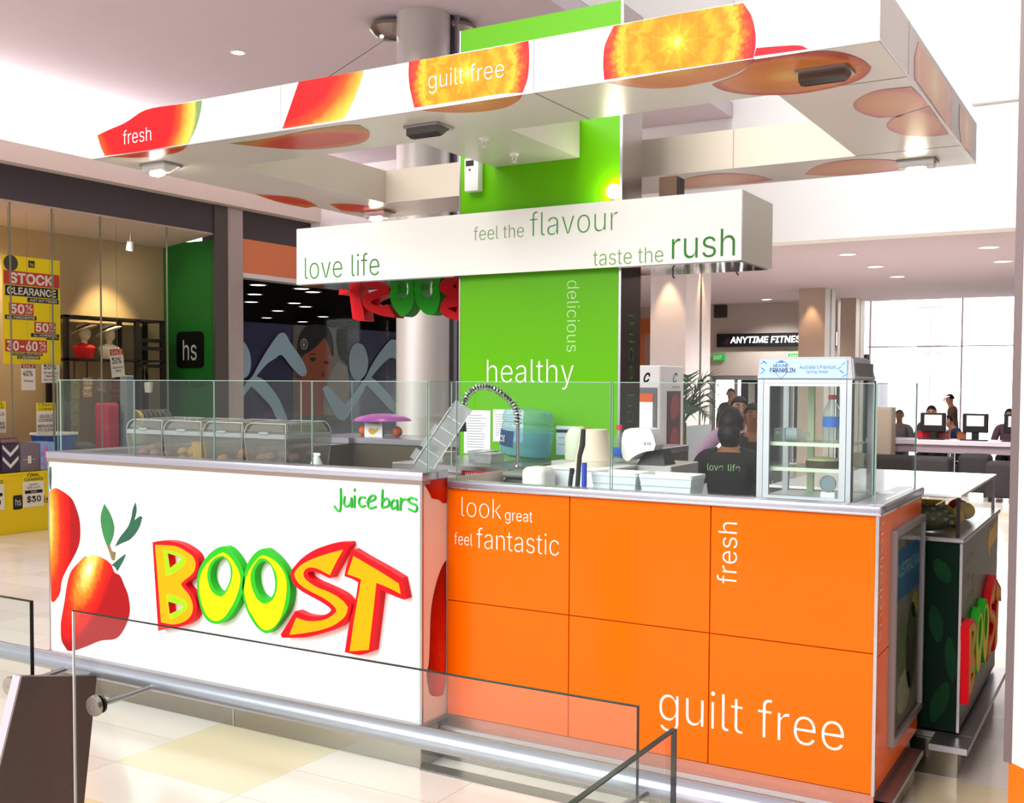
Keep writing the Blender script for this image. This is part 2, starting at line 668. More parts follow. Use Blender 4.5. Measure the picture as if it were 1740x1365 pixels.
# ---------------------------------------------------------------- traced outlines (metres, on each printed or cut surface)
P={
 'b_out':[(-4.087,0.823),(-4.053,0.831),(-3.982,0.838),(-3.930,0.836),(-3.884,0.828),(-3.833,0.810),(-3.794,0.787),(-3.780,0.762),(-3.777,0.738),(-3.789,0.704),(-3.817,0.677),(-3.851,0.655),(-3.866,0.642),(-3.852,0.629),(-3.821,0.606),(-3.801,0.579),(-3.791,0.548),(-3.796,0.511),(-3.816,0.480),(-3.853,0.455),(-3.905,0.435),(-3.958,0.424),(-4.053,0.397)],
 'b_in':[(-4.068,0.812),(-4.000,0.816),(-3.942,0.818),(-3.896,0.811),(-3.850,0.795),(-3.816,0.779),(-3.800,0.758),(-3.797,0.738),(-3.808,0.708),(-3.834,0.684),(-3.869,0.662),(-3.895,0.640),(-3.880,0.624),(-3.846,0.599),(-3.824,0.569),(-3.816,0.541),(-3.822,0.512),(-3.842,0.485),(-3.876,0.463),(-3.922,0.447),(-3.957,0.441),(-4.031,0.442)],
 'b_g1':[(-4.009,0.793),(-3.977,0.793),(-3.930,0.788),(-3.890,0.778),(-3.865,0.766),(-3.860,0.752),(-3.871,0.735),(-3.902,0.712),(-3.943,0.688),(-3.993,0.668)],
 'b_h1':[(-3.982,0.779),(-3.951,0.775),(-3.896,0.766),(-3.892,0.759),(-3.967,0.710)],
 'b_g2':[(-3.994,0.581),(-3.962,0.583),(-3.910,0.576),(-3.870,0.564),(-3.851,0.549),(-3.856,0.531),(-3.876,0.510),(-3.910,0.490),(-3.970,0.463)],
 'b_h2':[(-3.982,0.547),(-3.950,0.545),(-3.884,0.536),(-3.881,0.530),(-3.971,0.489)],
 'o_out':[(-3.616,0.842),(-3.579,0.831),(-3.536,0.797),(-3.505,0.757),(-3.489,0.711),(-3.497,0.655),(-3.522,0.597),(-3.559,0.546),(-3.597,0.506),(-3.647,0.481),(-3.696,0.478),(-3.735,0.494),(-3.762,0.531),(-3.781,0.585),(-3.789,0.633),(-3.788,0.682),(-3.772,0.728),(-3.738,0.771),(-3.693,0.811),(-3.655,0.832)],
 'o_in':[(-3.619,0.814),(-3.584,0.801),(-3.547,0.768),(-3.521,0.732),(-3.513,0.697),(-3.527,0.644),(-3.554,0.590),(-3.586,0.547),(-3.619,0.511),(-3.657,0.493),(-3.696,0.493),(-3.729,0.514),(-3.751,0.548),(-3.767,0.591),(-3.775,0.635),(-3.769,0.684),(-3.749,0.722),(-3.716,0.759),(-3.666,0.794)],
 'o_g':[(-3.620,0.800),(-3.585,0.781),(-3.563,0.747),(-3.562,0.708),(-3.580,0.663),(-3.607,0.626),(-3.632,0.607),(-3.667,0.612),(-3.698,0.631),(-3.714,0.661),(-3.722,0.696),(-3.713,0.737),(-3.688,0.770),(-3.655,0.790)],
 'o_h':[(-3.620,0.790),(-3.593,0.777),(-3.577,0.746),(-3.575,0.707),(-3.591,0.665),(-3.615,0.634),(-3.637,0.625),(-3.665,0.632),(-3.686,0.652),(-3.700,0.678),(-3.702,0.706),(-3.694,0.739),(-3.672,0.767),(-3.644,0.784)],
 'p_out':[(-3.368,0.852),(-3.329,0.836),(-3.287,0.810),(-3.248,0.772),(-3.224,0.728),(-3.216,0.683),(-3.221,0.636),(-3.238,0.588),(-3.272,0.542),(-3.311,0.499),(-3.350,0.473),(-3.379,0.475),(-3.413,0.491),(-3.442,0.517),(-3.470,0.553),(-3.493,0.602),(-3.502,0.653),(-3.498,0.697),(-3.486,0.741),(-3.463,0.786),(-3.428,0.824),(-3.399,0.843)],
 'p_in':[(-3.397,0.812),(-3.377,0.820),(-3.349,0.818),(-3.309,0.804),(-3.271,0.778),(-3.243,0.739),(-3.236,0.697),(-3.241,0.646),(-3.255,0.594),(-3.277,0.545),(-3.311,0.507),(-3.350,0.487),(-3.384,0.490),(-3.413,0.512),(-3.441,0.543),(-3.464,0.571),(-3.481,0.612),(-3.488,0.654),(-3.481,0.698),(-3.463,0.739),(-3.434,0.776)],
 'p_g':[(-3.391,0.806),(-3.354,0.805),(-3.326,0.786),(-3.298,0.750),(-3.291,0.709),(-3.296,0.666),(-3.319,0.627),(-3.350,0.609),(-3.378,0.605),(-3.407,0.618),(-3.429,0.643),(-3.446,0.680),(-3.452,0.718),(-3.440,0.754),(-3.417,0.786)],
 'p_h':[(-3.377,0.794),(-3.352,0.792),(-3.326,0.773),(-3.309,0.732),(-3.305,0.690),(-3.316,0.651),(-3.336,0.634),(-3.367,0.629),(-3.395,0.643),(-3.415,0.671),(-3.426,0.708),(-3.423,0.747),(-3.403,0.777)],
 's_out':[(-2.944,0.915),(-2.886,0.920),(-2.880,0.909),(-2.986,0.757),(-2.996,0.756),(-3.033,0.767),(-3.075,0.775),(-3.107,0.773),(-3.117,0.765),(-3.107,0.750),(-3.075,0.736),(-3.022,0.723),(-2.970,0.710),(-2.918,0.693),(-2.888,0.672),(-2.875,0.653),(-2.882,0.620),(-2.901,0.583),(-2.944,0.549),(-3.023,0.515),(-3.129,0.483),(-3.266,0.463),(-3.273,0.478),(-3.238,0.524),(-3.189,0.591),(-3.172,0.591),(-3.129,0.581),(-3.076,0.581),(-3.033,0.589),(-2.996,0.607),(-2.985,0.620),(-2.996,0.629),(-3.044,0.649),(-3.107,0.669),(-3.161,0.688),(-3.199,0.714),(-3.212,0.742),(-3.212,0.765),(-3.193,0.787),(-3.150,0.827),(-3.085,0.867),(-3.011,0.896)],
 's_in':[(-2.918,0.885),(-2.954,0.832),(-2.991,0.769),(-3.027,0.780),(-3.064,0.791),(-3.102,0.792),(-3.128,0.781),(-3.140,0.763),(-3.134,0.745),(-3.107,0.727),(-3.065,0.710),(-3.007,0.698),(-2.960,0.684),(-2.918,0.664),(-2.893,0.641),(-2.903,0.609),(-2.929,0.582),(-2.976,0.552),(-3.044,0.525),(-3.129,0.502),(-3.222,0.481),(-3.203,0.520),(-3.181,0.563),(-3.129,0.556),(-3.076,0.560),(-3.023,0.573),(-2.981,0.594),(-2.957,0.615),(-2.957,0.627),(-2.981,0.645),(-3.033,0.668),(-3.107,0.690),(-3.161,0.713),(-3.185,0.736),(-3.192,0.756),(-3.177,0.778),(-3.145,0.802),(-3.096,0.827),(-3.032,0.851),(-2.970,0.871)],
 't_out':[(-2.875,0.886),(-2.864,0.891),(-2.792,0.862),(-2.693,0.827),(-2.611,0.794),(-2.589,0.710),(-2.601,0.705),(-2.668,0.719),(-2.722,0.733),(-2.737,0.628),(-2.762,0.469),(-2.797,0.455),(-2.835,0.444),(-2.912,0.445),(-2.888,0.566),(-2.855,0.671),(-2.839,0.753),(-2.867,0.763),(-2.913,0.772),(-2.903,0.812)],
 't_in':[(-2.863,0.863),(-2.792,0.836),(-2.717,0.807),(-2.627,0.769),(-2.617,0.726),(-2.668,0.743),(-2.742,0.761),(-2.757,0.646),(-2.782,0.473),(-2.884,0.453),(-2.860,0.590),(-2.822,0.767),(-2.852,0.774),(-2.896,0.782)],
 'fruit_half':[(-4.907,1.016),(-4.879,1.032),(-4.852,1.040),(-4.814,1.032),(-4.730,0.995),(-4.694,0.948),(-4.668,0.887),(-4.662,0.832),(-4.670,0.769),(-4.708,0.703),(-4.768,0.628),(-4.812,0.560),(-4.829,0.494),(-4.868,0.448),(-4.890,0.438),(-4.899,0.448)],
 'leaf0':[(-4.897,1.148),(-4.885,1.152),(-4.885,1.085),(-4.890,1.024),(-4.897,1.038),(-4.900,1.105)],
 'straw':[(-4.825,0.315),(-4.819,0.245),(-4.773,0.198),(-4.722,0.205),(-4.616,0.243),(-4.513,0.284),(-4.398,0.310),(-4.334,0.374),(-4.298,0.455),(-4.309,0.536),(-4.338,0.586),(-4.368,0.630),(-4.406,0.641),(-4.436,0.683),(-4.506,0.709),(-4.577,0.715),(-4.600,0.701),(-4.624,0.705),(-4.682,0.664),(-4.738,0.616),(-4.769,0.550),(-4.792,0.457),(-4.822,0.346)],
 'leaf1':[(-4.477,0.982),(-4.432,0.931),(-4.406,0.872),(-4.414,0.823),(-4.439,0.777),(-4.465,0.779),(-4.489,0.825),(-4.506,0.899),(-4.497,0.940)],
 'leaf2':[(-4.249,1.004),(-4.242,0.964),(-4.260,0.912),(-4.216,0.937),(-4.202,0.933),(-4.226,0.878),(-4.285,0.820),(-4.345,0.795),(-4.401,0.772),(-4.364,0.821),(-4.304,0.879),(-4.279,0.928),(-4.269,0.968)],
 'stem':[(-4.465,0.779),(-4.439,0.777),(-4.425,0.748),(-4.395,0.744),(-4.405,0.702),(-4.425,0.700),(-4.440,0.733)],
 'leaf3':[(-4.321,0.743),(-4.336,0.715),(-4.386,0.649),(-4.401,0.668),(-4.426,0.676),(-4.375,0.711)],
 'ret1':[(3.660,1.195),(3.831,1.193),(3.826,1.086),(3.795,1.089),(3.765,1.106),(3.714,1.116),(3.694,1.143),(3.665,1.174)],
 'ret2':[(3.823,0.844),(3.797,0.825),(3.757,0.773),(3.727,0.709),(3.709,0.637),(3.701,0.501),(3.693,0.423),(3.680,0.392),(3.689,0.340),(3.706,0.296),(3.768,0.271),(3.804,0.270),(3.821,0.331),(3.825,0.596)],
 'melon1':[(-4.728,2.876),(-4.701,2.812),(-4.672,2.764),(-4.428,2.759),(-4.173,2.761),(-4.064,2.762),(-4.010,2.834),(-3.976,2.915),(-3.969,2.959),(-4.144,2.961),(-4.368,2.961),(-4.513,2.916),(-4.632,2.895)],
 'melon2':[(-3.354,2.964),(-2.983,2.962),(-3.009,2.897),(-3.065,2.801),(-3.098,2.764),(-3.454,2.763),(-3.411,2.849)],
 'orange1':[(-2.739,2.965),(-2.741,2.911),(-2.734,2.852),(-2.711,2.767),(-2.484,2.768),(-2.295,2.770),(-2.180,2.761),(-2.158,2.814),(-2.151,2.891),(-2.154,2.962),(-2.389,2.959),(-2.583,2.962)],
 'orange2':[(-1.782,2.960),(-1.818,2.893),(-1.825,2.827),(-1.820,2.762),(-1.502,2.761),(-1.235,2.758),(-1.229,2.792),(-1.228,2.838),(-1.244,2.908),(-1.275,2.959),(-1.504,2.962)],
 'orange3':[(-1.225,2.792),(-1.151,2.787),(-1.068,2.777),(-1.041,2.761),(-1.232,2.764)],
 'um1':[(-4.648,3.814),(-4.352,3.824),(-4.057,3.821),(-4.178,3.896),(-4.303,3.933),(-4.521,3.909)],
 'um2':[(-3.860,3.901),(-3.643,3.914),(-3.359,3.881),(-3.151,3.881),(-3.075,3.912),(-3.126,4.055),(-3.259,4.192),(-3.399,4.232),(-3.629,4.194),(-3.771,4.051)],
 'uo1':[(-2.687,3.826),(-2.180,3.828),(-2.239,3.899),(-2.340,3.969),(-2.446,3.984),(-2.548,3.957),(-2.630,3.898)],
 'uo2':[(-1.818,3.830),(-1.500,3.823),(-1.229,3.820),(-1.255,3.870),(-1.338,3.960),(-1.432,4.015),(-1.533,4.032),(-1.584,4.041),(-1.687,4.011),(-1.757,3.941),(-1.795,3.881)],
 'uo3':[(-1.233,3.831),(-1.018,3.844),(-0.950,3.896),(-0.907,4.001),(-0.895,4.104),(-0.899,4.158),(-0.950,4.262),(-1.014,4.318),(-1.137,4.361),(-1.246,4.365),(-1.357,4.312),(-1.431,4.242),(-1.472,4.151),(-1.475,4.069),(-1.325,3.970)],
 'ur1':[(-1.080,4.674),(-1.030,4.559),(-0.937,4.476),(-0.818,4.486),(-0.806,4.723),(-0.813,4.809),(-0.874,4.867),(-0.954,4.958),(-1.031,4.934),(-1.074,4.830)],
 'ur2':[(-1.031,5.100),(-0.968,4.949),(-0.904,4.907),(-0.809,4.829),(-0.820,5.420),(-0.884,5.420),(-0.984,5.349),(-1.031,5.231)],
 'ub1':[(-1.654,6.065),(-1.546,5.876),(-1.400,5.781),(-1.303,5.791),(-1.176,5.880),(-1.120,5.998),(-1.123,6.177),(-1.291,6.207),(-1.497,6.187)],
 'ub2':[(-2.446,6.069),(-2.265,5.852),(-2.095,5.796),(-1.995,5.833),(-1.893,5.963),(-1.852,6.141),(-2.050,6.169),(-2.398,6.134)],
 'ul1':[(-4.766,5.031),(-4.684,5.118),(-4.618,5.279),(-4.721,5.570),(-4.843,5.594),(-4.840,5.325)],
 'ul2':[(-4.602,5.547),(-4.520,5.566),(-4.448,5.678),(-4.384,5.806),(-4.377,5.950),(-4.499,5.958),(-4.637,5.920),(-4.716,5.808)],
 'rx1':[(4.522,2.938),(4.884,2.935),(5.359,2.942),(5.385,2.755),(4.855,2.772),(4.464,2.779),(4.448,2.850)],
 'rx2':[(5.601,2.932),(6.096,2.934),(6.101,2.852),(5.992,2.767),(5.690,2.759),(5.603,2.831)],
}

JB=[ [(-2.963,1.139),(-2.962,1.102),(-2.965,1.049),(-2.978,1.044),(-2.997,1.061)],[(-2.941,1.106),(-2.945,1.079),(-2.934,1.065),(-2.913,1.074),(-2.904,1.102)],[(-2.904,1.102),(-2.903,1.064)],[(-2.887,1.112),(-2.888,1.065)],[(-2.887,1.141),(-2.887,1.136)],[(-2.832,1.109),(-2.857,1.108),(-2.864,1.084),(-2.850,1.069),(-2.832,1.074)],[(-2.821,1.090),(-2.782,1.104),(-2.778,1.118),(-2.796,1.120),(-2.814,1.102),(-2.816,1.079),(-2.803,1.065),(-2.774,1.074)],[(-2.739,1.146),(-2.743,1.075)],[(-2.741,1.097),(-2.718,1.113),(-2.705,1.100),(-2.711,1.081),(-2.741,1.072)],[(-2.666,1.105),(-2.683,1.107),(-2.694,1.089),(-2.687,1.070),(-2.666,1.082)],[(-2.664,1.108),(-2.662,1.068)],[(-2.645,1.117),(-2.647,1.069)],[(-2.646,1.098),(-2.631,1.114),(-2.615,1.113)],[(-2.566,1.116),(-2.590,1.123),(-2.607,1.114),(-2.597,1.101),(-2.570,1.094),(-2.563,1.080),(-2.574,1.067),(-2.604,1.075)] ]


# ================================================================ THE SETTING
def floor_mat():
    mt = bpy.data.materials.new('floor_tiles')
    mt.use_nodes = True
    nt = mt.node_tree
    b = nt.nodes['Principled BSDF']
    b.inputs['Roughness'].default_value = 0.16
    tc = nt.nodes.new('ShaderNodeTexCoord')
    mp = nt.nodes.new('ShaderNodeMapping')
    mp.inputs['Location'].default_value = (3.68, -3.036, 0)
    br = nt.nodes.new('ShaderNodeTexBrick')
    br.offset = 0.0
    br.inputs['Scale'].default_value = 1.0
    br.inputs['Brick Width'].default_value = 0.70
    br.inputs['Row Height'].default_value = 0.325
    br.inputs['Mortar Size'].default_value = 0.0025
    br.inputs['Color1'].default_value = rgb(240, 232, 224)
    br.inputs['Color2'].default_value = rgb(226, 214, 204)
    br.inputs['Mortar'].default_value = rgb(200, 192, 184)
    nt.links.new(tc.outputs['Object'], mp.inputs[0])
    nt.links.new(mp.outputs[0], br.inputs['Vector'])
    # every so often a beige tile: a random value per tile cell
    sx = nt.nodes.new('ShaderNodeSeparateXYZ')
    nt.links.new(mp.outputs[0], sx.inputs[0])
    def cell(sock, size):
        d = nt.nodes.new('ShaderNodeMath'); d.operation = 'DIVIDE'; d.inputs[1].default_value = size
        f = nt.nodes.new('ShaderNodeMath'); f.operation = 'FLOOR'
        nt.links.new(sock, d.inputs[0]); nt.links.new(d.outputs[0], f.inputs[0])
        return f.outputs[0]
    cb = nt.nodes.new('ShaderNodeCombineXYZ')
    nt.links.new(cell(sx.outputs[0], 0.70), cb.inputs[0])
    nt.links.new(cell(sx.outputs[1], 0.325), cb.inputs[1])
    wn_ = nt.nodes.new('ShaderNodeTexWhiteNoise')
    wn_.noise_dimensions = '2D'
    nt.links.new(cb.outputs[0], wn_.inputs['Vector'])
    lt = nt.nodes.new('ShaderNodeMath'); lt.operation = 'LESS_THAN'; lt.inputs[1].default_value = 0.16
    nt.links.new(wn_.outputs['Value'], lt.inputs[0])
    # the beige tile in front of the white counter
    zero = nt.nodes.new('ShaderNodeVectorMath'); zero.operation = 'LENGTH'
    nt.links.new(cb.outputs[0], zero.inputs[0])
    lz = nt.nodes.new('ShaderNodeMath'); lz.operation = 'LESS_THAN'; lz.inputs[1].default_value = 0.5
    nt.links.new(zero.outputs['Value'], lz.inputs[0])
    mxx = nt.nodes.new('ShaderNodeMath'); mxx.operation = 'MAXIMUM'
    nt.links.new(lt.outputs[0], mxx.inputs[0]); nt.links.new(lz.outputs[0], mxx.inputs[1])
    mx = nt.nodes.new('ShaderNodeMix'); mx.data_type = 'RGBA'
    nt.links.new(mxx.outputs[0], mx.inputs[0])
    nt.links.new(br.outputs['Color'], mx.inputs[6])
    mx.inputs[7].default_value = rgb(232, 216, 180)
    n = nt.nodes.new('ShaderNodeTexNoise'); n.inputs['Scale'].default_value = 3; n.inputs['Detail'].default_value = 6
    nt.links.new(tc.outputs['Object'], n.inputs['Vector'])
    m2 = nt.nodes.new('ShaderNodeMix'); m2.data_type = 'RGBA'; m2.blend_type = 'MULTIPLY'
    m2.inputs[0].default_value = 0.12
    nt.links.new(mx.outputs[2], m2.inputs[6]); nt.links.new(n.outputs['Fac'], m2.inputs[7])
    nt.links.new(m2.outputs[2], b.inputs['Base Color'])
    return mt
struct('floor', MB().box((-14, -4, -0.1), (8, 40, 0)), floor_mat())

XS = -10.3      # line of the shopfronts on the left
struct('ceiling', MB().box((-10.6, 2.5, 4.6), (-4.1, 11.99, 4.75)), CEIL)
struct('wall_left', MB().box((XS-0.25, 2.5, 4.0), (XS, 12.0, 4.6)).box((XS-0.2, 12.0, 3.85), (XS, 21.0, 4.6)), WHITEP)
struct('trim_1', MB().box((XS-0.2, 2.5, 3.85), (-10.12, 21.0, 4.06)), mat('soffit_band', (226, 212, 200), 0.7, noise=0.02, scale=6))
FASC = mat('dark_fascia', (74, 68, 72), 0.6, noise=0.12, scale=30)
struct('trim_2', MB().box((-11.2, 2.5, 3.49), (-10.28, 10.1, 3.86)), FASC, 'dark grey fascia above the clothing shop window')
struct('trim_3', MB().box((XS-0.3, 10.6, 3.48), (XS, 17.0, 3.86)), FASC)
# shop recess: sloping display soffit, back wall, green side wall
struct('trim_4', MB().hexa([(XS, 2.5, 3.47), (-11.2, 2.5, 3.35), (-11.2, 10.12, 3.35), (XS, 10.12, 3.47), (XS, 2.5, 3.52), (-11.2, 2.5, 3.40), (-11.2, 10.12, 3.40), (XS, 10.12, 3.52)]), mat('display_soffit', (222, 200, 184), 0.8))
struct('wall_shop_back', MB().box((-11.4, 2.5, 0), (-11.2, 10.12, 3.4)), mat('shop_wall', (190, 164, 124), 0.8, noise=0.05, scale=3))
g = struct('wall_shop_side', MB().box((-11.2, 10.1, 0), (XS+0.0, 10.2, 3.4)), mat('shop_green', (24, 108, 34), 0.5, noise=0.05, scale=6))
obj('logo_plate', MB().prism(rrect(-10.95, 1.765, -10.465, 2.24, 0.07, corners=(1, 1, 1, 1)), (0, 10.1, 0), FX, FZ, 0.015), INK_K, g)
ftext(g, 'hs', -10.83, -10.58, 1.865, 2.13, 10.084, mat('grey_vinyl', (196, 200, 190), 0.5), thin=0.0)
ftext(g, 'harris scarfe', -11.08, -10.34, 1.52, 1.63, 10.098, INK_K, thin=-0.006)
# steel post between the shops
struct('trim_5', MB().box((XS+0.002, 10.1, 0), (XS+0.04, 10.33, 3.86), mi=1).box((XS-0.3, 10.21, 0), (XS+0.002, 10.33, 3.86), mi=1).box((XS-0.3, 10.33, 0), (XS+0.06, 10.6, 3.86), 0.02), [mat('post_steel', (176, 164, 160), 0.35, 0.5, noise=0.05, scale=30), mat('post_dark', (88, 82, 78), 0.45, 0.3)], 'grey metal post between the two shopfronts')
# next shop: orange band, white strip, glass with window film
struct('trim_6', MB().box((XS-0.2, 10.6, 3.03), (XS, 17.0, 3.48)), mat('orange_band', (232, 138, 92), 0.6, noise=0.04, scale=8))
struct('trim_7', MB().box((XS-0.2, 10.6, 2.97), (XS+0.02, 17.0, 3.03)), WHITEP)
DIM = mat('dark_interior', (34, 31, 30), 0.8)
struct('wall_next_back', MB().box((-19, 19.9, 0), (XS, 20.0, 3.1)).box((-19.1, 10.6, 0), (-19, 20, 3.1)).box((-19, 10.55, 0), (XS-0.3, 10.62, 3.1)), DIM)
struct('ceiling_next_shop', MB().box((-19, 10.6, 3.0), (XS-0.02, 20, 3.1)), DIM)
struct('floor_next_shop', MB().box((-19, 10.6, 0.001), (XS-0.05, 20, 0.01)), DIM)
w = struct('window_1', MB().box((XS-0.015, 7.72, 0.02), (XS-0.003, 10.1, 3.47)), SHOPG)
JO = mat('glass_joint', (128, 128, 108), 0.4)
for yy in (7.22, 7.73, 8.37, 9.35):
    obj('glass_joint', MB().box((XS-0.018, yy-0.005, 0.02 if yy > 7.5 else 0.99), (XS+0.002, yy+0.005, 3.47)), JO, w)
w2 = struct('window_2', MB().box((XS-0.015, 10.6, 0.02), (XS-0.003, 17.0, 2.97)), SHOPG)
FILM = mat('navy_window_film', (33, 31, 72), 0.5, noise=0.05, scale=4)
FILM2 = mat('pale_blue_film', (140, 174, 190), 0.5)
obj('window_film', MB().box((XS-0.03, 10.6, 0.3), (XS-0.018, 17.0, 2.39)), FILM, w2)
def shp(pts):   # window graphics given on the pane: (along y, z)
    return smooth_loop(pts, 2)
P.update({
 'fig1':[(10.807,1.667),(10.932,1.832),(11.090,2.018),(11.265,2.199),(11.360,2.265),(11.456,2.257),(11.553,2.144),(11.693,2.016),(11.821,1.885),(11.899,1.751),(11.878,1.684),(11.791,1.670),(11.692,1.721),(11.551,1.823),(11.372,1.961),(11.250,1.911),(11.089,1.834),(10.905,1.686),(10.879,1.664),(11.009,1.622),(11.154,1.521),(11.301,1.381),(11.410,1.220),(11.498,1.058),(11.300,1.063),(11.166,1.243),(10.981,1.393),(10.788,1.531),(10.673,1.432),(10.576,1.316),(10.577,1.397),(10.686,1.576)],
 'head1':[(10.552,2.146),(10.652,2.114),(10.740,2.009),(10.777,1.883),(10.766,1.757),(10.712,1.666),(10.624,1.629),(10.549,1.611)],
 'head2':[(13.068,2.183),(13.200,2.148),(13.284,2.037),(13.321,1.892),(13.284,1.746),(13.183,1.652),(13.084,1.609),(12.969,1.641),(12.888,1.742),(12.856,1.884),(12.872,2.026),(12.954,2.141)],
 'fig2':[(13.267,1.674),(13.385,1.821),(13.540,1.980),(13.714,2.132),(13.873,2.244),(13.963,2.268),(14.255,2.214),(14.519,2.002),(14.673,1.761),(14.519,1.715),(14.256,1.865),(13.945,1.979),(13.732,1.900),(13.540,1.770),(13.402,1.664),(13.540,1.602),(13.749,1.475),(13.964,1.323),(14.146,1.126),(14.220,0.982),(13.892,1.152),(13.574,1.359),(13.284,1.549),(13.133,1.374),(12.936,1.192),(12.758,1.023),(12.569,1.058),(12.429,1.221),(12.307,1.381),(12.241,1.500),(12.338,1.535),(12.461,1.469),(12.616,1.348),(12.759,1.266),(12.936,1.386),(13.100,1.529)],
 'pface':[(11.748,1.635),(11.784,1.846),(11.865,1.972),(12.011,2.044),(12.280,2.228),(12.432,2.055),(12.477,1.897),(12.431,1.738),(12.338,1.589),(12.277,1.362),(12.261,1.106),(11.746,1.118),(11.704,1.367)],
 'phair':[(11.707,1.997),(11.739,2.208),(11.837,2.345),(11.983,2.402),(12.220,2.421),(12.402,2.371),(12.500,2.216),(12.518,1.978),(12.462,1.957),(12.416,2.094),(12.310,2.245),(12.159,2.126),(11.981,2.023),(11.836,1.962),(11.778,1.827),(11.715,1.826)],
 'pwhite':[(12.276,1.105),(12.292,1.362),(12.384,1.589),(12.477,1.758),(12.618,1.900),(12.840,1.762),(12.855,1.091)],
 'pdark':[(12.587,2.379),(12.847,2.390),(12.846,1.843),(12.712,1.902),(12.618,2.000),(12.571,2.199)],
 'prect':[(11.630,2.393),(12.847,2.390),(12.845,0.949),(11.623,0.987)],
 'peye1':[(11.966,1.917),(12.040,1.947),(12.129,1.926),(12.054,1.889)],
 'peye2':[(12.273,1.874),(12.339,1.905),(12.416,1.876),(12.345,1.845)],
 'pbrow':[(11.923,1.964),(12.040,2.002),(12.159,1.979),(12.040,1.982)],
 'pnose':[(12.263,1.756),(12.314,1.697),(12.293,1.657),(12.218,1.667)],
 'plips':[(11.635,1.672),(11.749,1.683),(11.835,1.655),(11.748,1.635)],
})
for k_ in ('fig1', 'head1', 'head2', 'fig2'):
    obj('figure_graphic', MB().prism(soft(P[k_], 60), (XS, 0, 0), SX, FZ, 0.003, lift=0.001), FILM2, w2)
# photo of a face on the film
fw_ = obj('photo_print', MB().prism(P['prect'], (XS, 0, 0), SX, FZ, 0.002, lift=-0.012), mat('photo_ground', (92, 90, 84), 0.6, noise=0.3, scale=4), w2)
def on_photo(n, key, c, lift, **kw):
    obj(n, MB().prism(soft(P[key], 60), (XS, 0, 0), SX, FZ, 0.0006, lift=lift), mat(n+'_ink', c, 0.6, **kw), fw_)
on_photo('printed_white', 'pwhite', (128, 122, 110), -0.0096, noise=0.3, scale=6)
on_photo('printed_face', 'pface', (140, 74, 50), -0.0092, noise=0.25, scale=3)
on_photo('printed_dark', 'pdark', (20, 24, 20), -0.0092)
on_photo('printed_hair', 'phair', (17, 17, 18), -0.0084)
for k_ in ('peye1', 'peye2', 'pbrow'):
    on_photo('printed_eye' if k_ != 'pbrow' else 'printed_brow', k_, (34, 20, 18), -0.0076)
on_photo('printed_nose', 'pnose', (104, 50, 38), -0.0076)
on_photo('printed_lips', 'plips', (120, 44, 40), -0.0076)
RPR = mat('grey_print', (190, 190, 186), 0.5)
text(fw_, 'R', (XS-0.0065, 11.833, 2.085), SX, FZ, 0.05, 0.085, RPR)
obj('ring_mark', MB().prism([ell(11.858, 2.127, 0.072, 0.077, 24), ell(11.858, 2.127, 0.062, 0.067, 24)], (XS, 0, 0), SX, FZ, 0.001, lift=-0.0075), RPR, fw_)

# the bright hall beyond: bulkhead, low ceiling, walls, window wall
struct('wall_bulkhead', MB().box((-10.3, 12.0, 3.165), (3.6, 12.3, 7.0)), mat('bright_white_paint', (253, 251, 251), 0.7, noise=0.01, scale=8))
struct('wall_atrium_left', MB().box((-4.25, 2.5, 4.755), (-4.1, 11.99, 7.0)), WHITEP)
# unseen dark wall added right of the view to cut light from that side
struct('wall_right_blocker', MB().box((3.6, -4, 0), (3.9, 21.4, 7.0)), mat('blocker_brown', (60, 50, 48), 0.7, noise=0.3, scale=0.8))
struct('ceiling_right_blocker', MB().box((0.25, -1.0, 3.3), (3.6, 21.4, 3.45)), mat('blocker_ceiling', (170, 156, 150), 0.9))  # unseen slab added to keep overhead light off the right-facing sides
struct('trim_8', MB().box((-1.6, 11.96, 4.42), (3.6, 12.0, 4.50), 0.01), WHITEP)
struct('ceiling_hall', MB().box((-10.3, 12.3, 3.165), (3.6, 21.4, 3.3)), CEIL)
struct('wall_far', MB().box((-10.3, 20.9, 1.75), (-5.05, 21.1, 3.17)).box((-10.3, 20.9, 0), (-7.5, 21.1, 1.75)), GREYW)
struct('wall_side_orange', MB().box((-10.3, 19.6, 2.55), (-8.3, 19.9, 2.85)).box((-10.3, 19.6, 0), (-8.55, 19.9, 2.85)), mat('terracotta_wall', (200, 108, 60), 0.7))
struct('wall_fitness_back', MB().box((-7.6, 23.0, 0), (-4.9, 23.1, 2.2)).box((-7.6, 21.1, 1.76), (-4.9, 23.1, 1.86)), DIM)
struct('wall_far_right_blocker', MB().box((-1.5, 21.1, 0), (3.6, 21.4, 3.17)), mat('blocker_end_brown', (96, 84, 80), 0.7, noise=0.2, scale=1))  # unseen wall added to narrow the bright window mirrored in the right sides
wd = struct('window_3', MB().box((-4.55, 21.18, 0.05), (-1.5, 21.2, 3.16)), SHOPG)
FR = mat('window_frame', (236, 232, 236), 0.5)
for x in (-4.5, -2.9):
    obj('mullion', MB().box((x-0.015, 21.14, 0), (x+0.015, 21.22, 3.165)), FR, wd)
for z in (0.0, 2.28):
    obj('transom', MB().box((-4.55, 21.15, z), (-1.5, 21.21, z+0.022)), FR, wd)
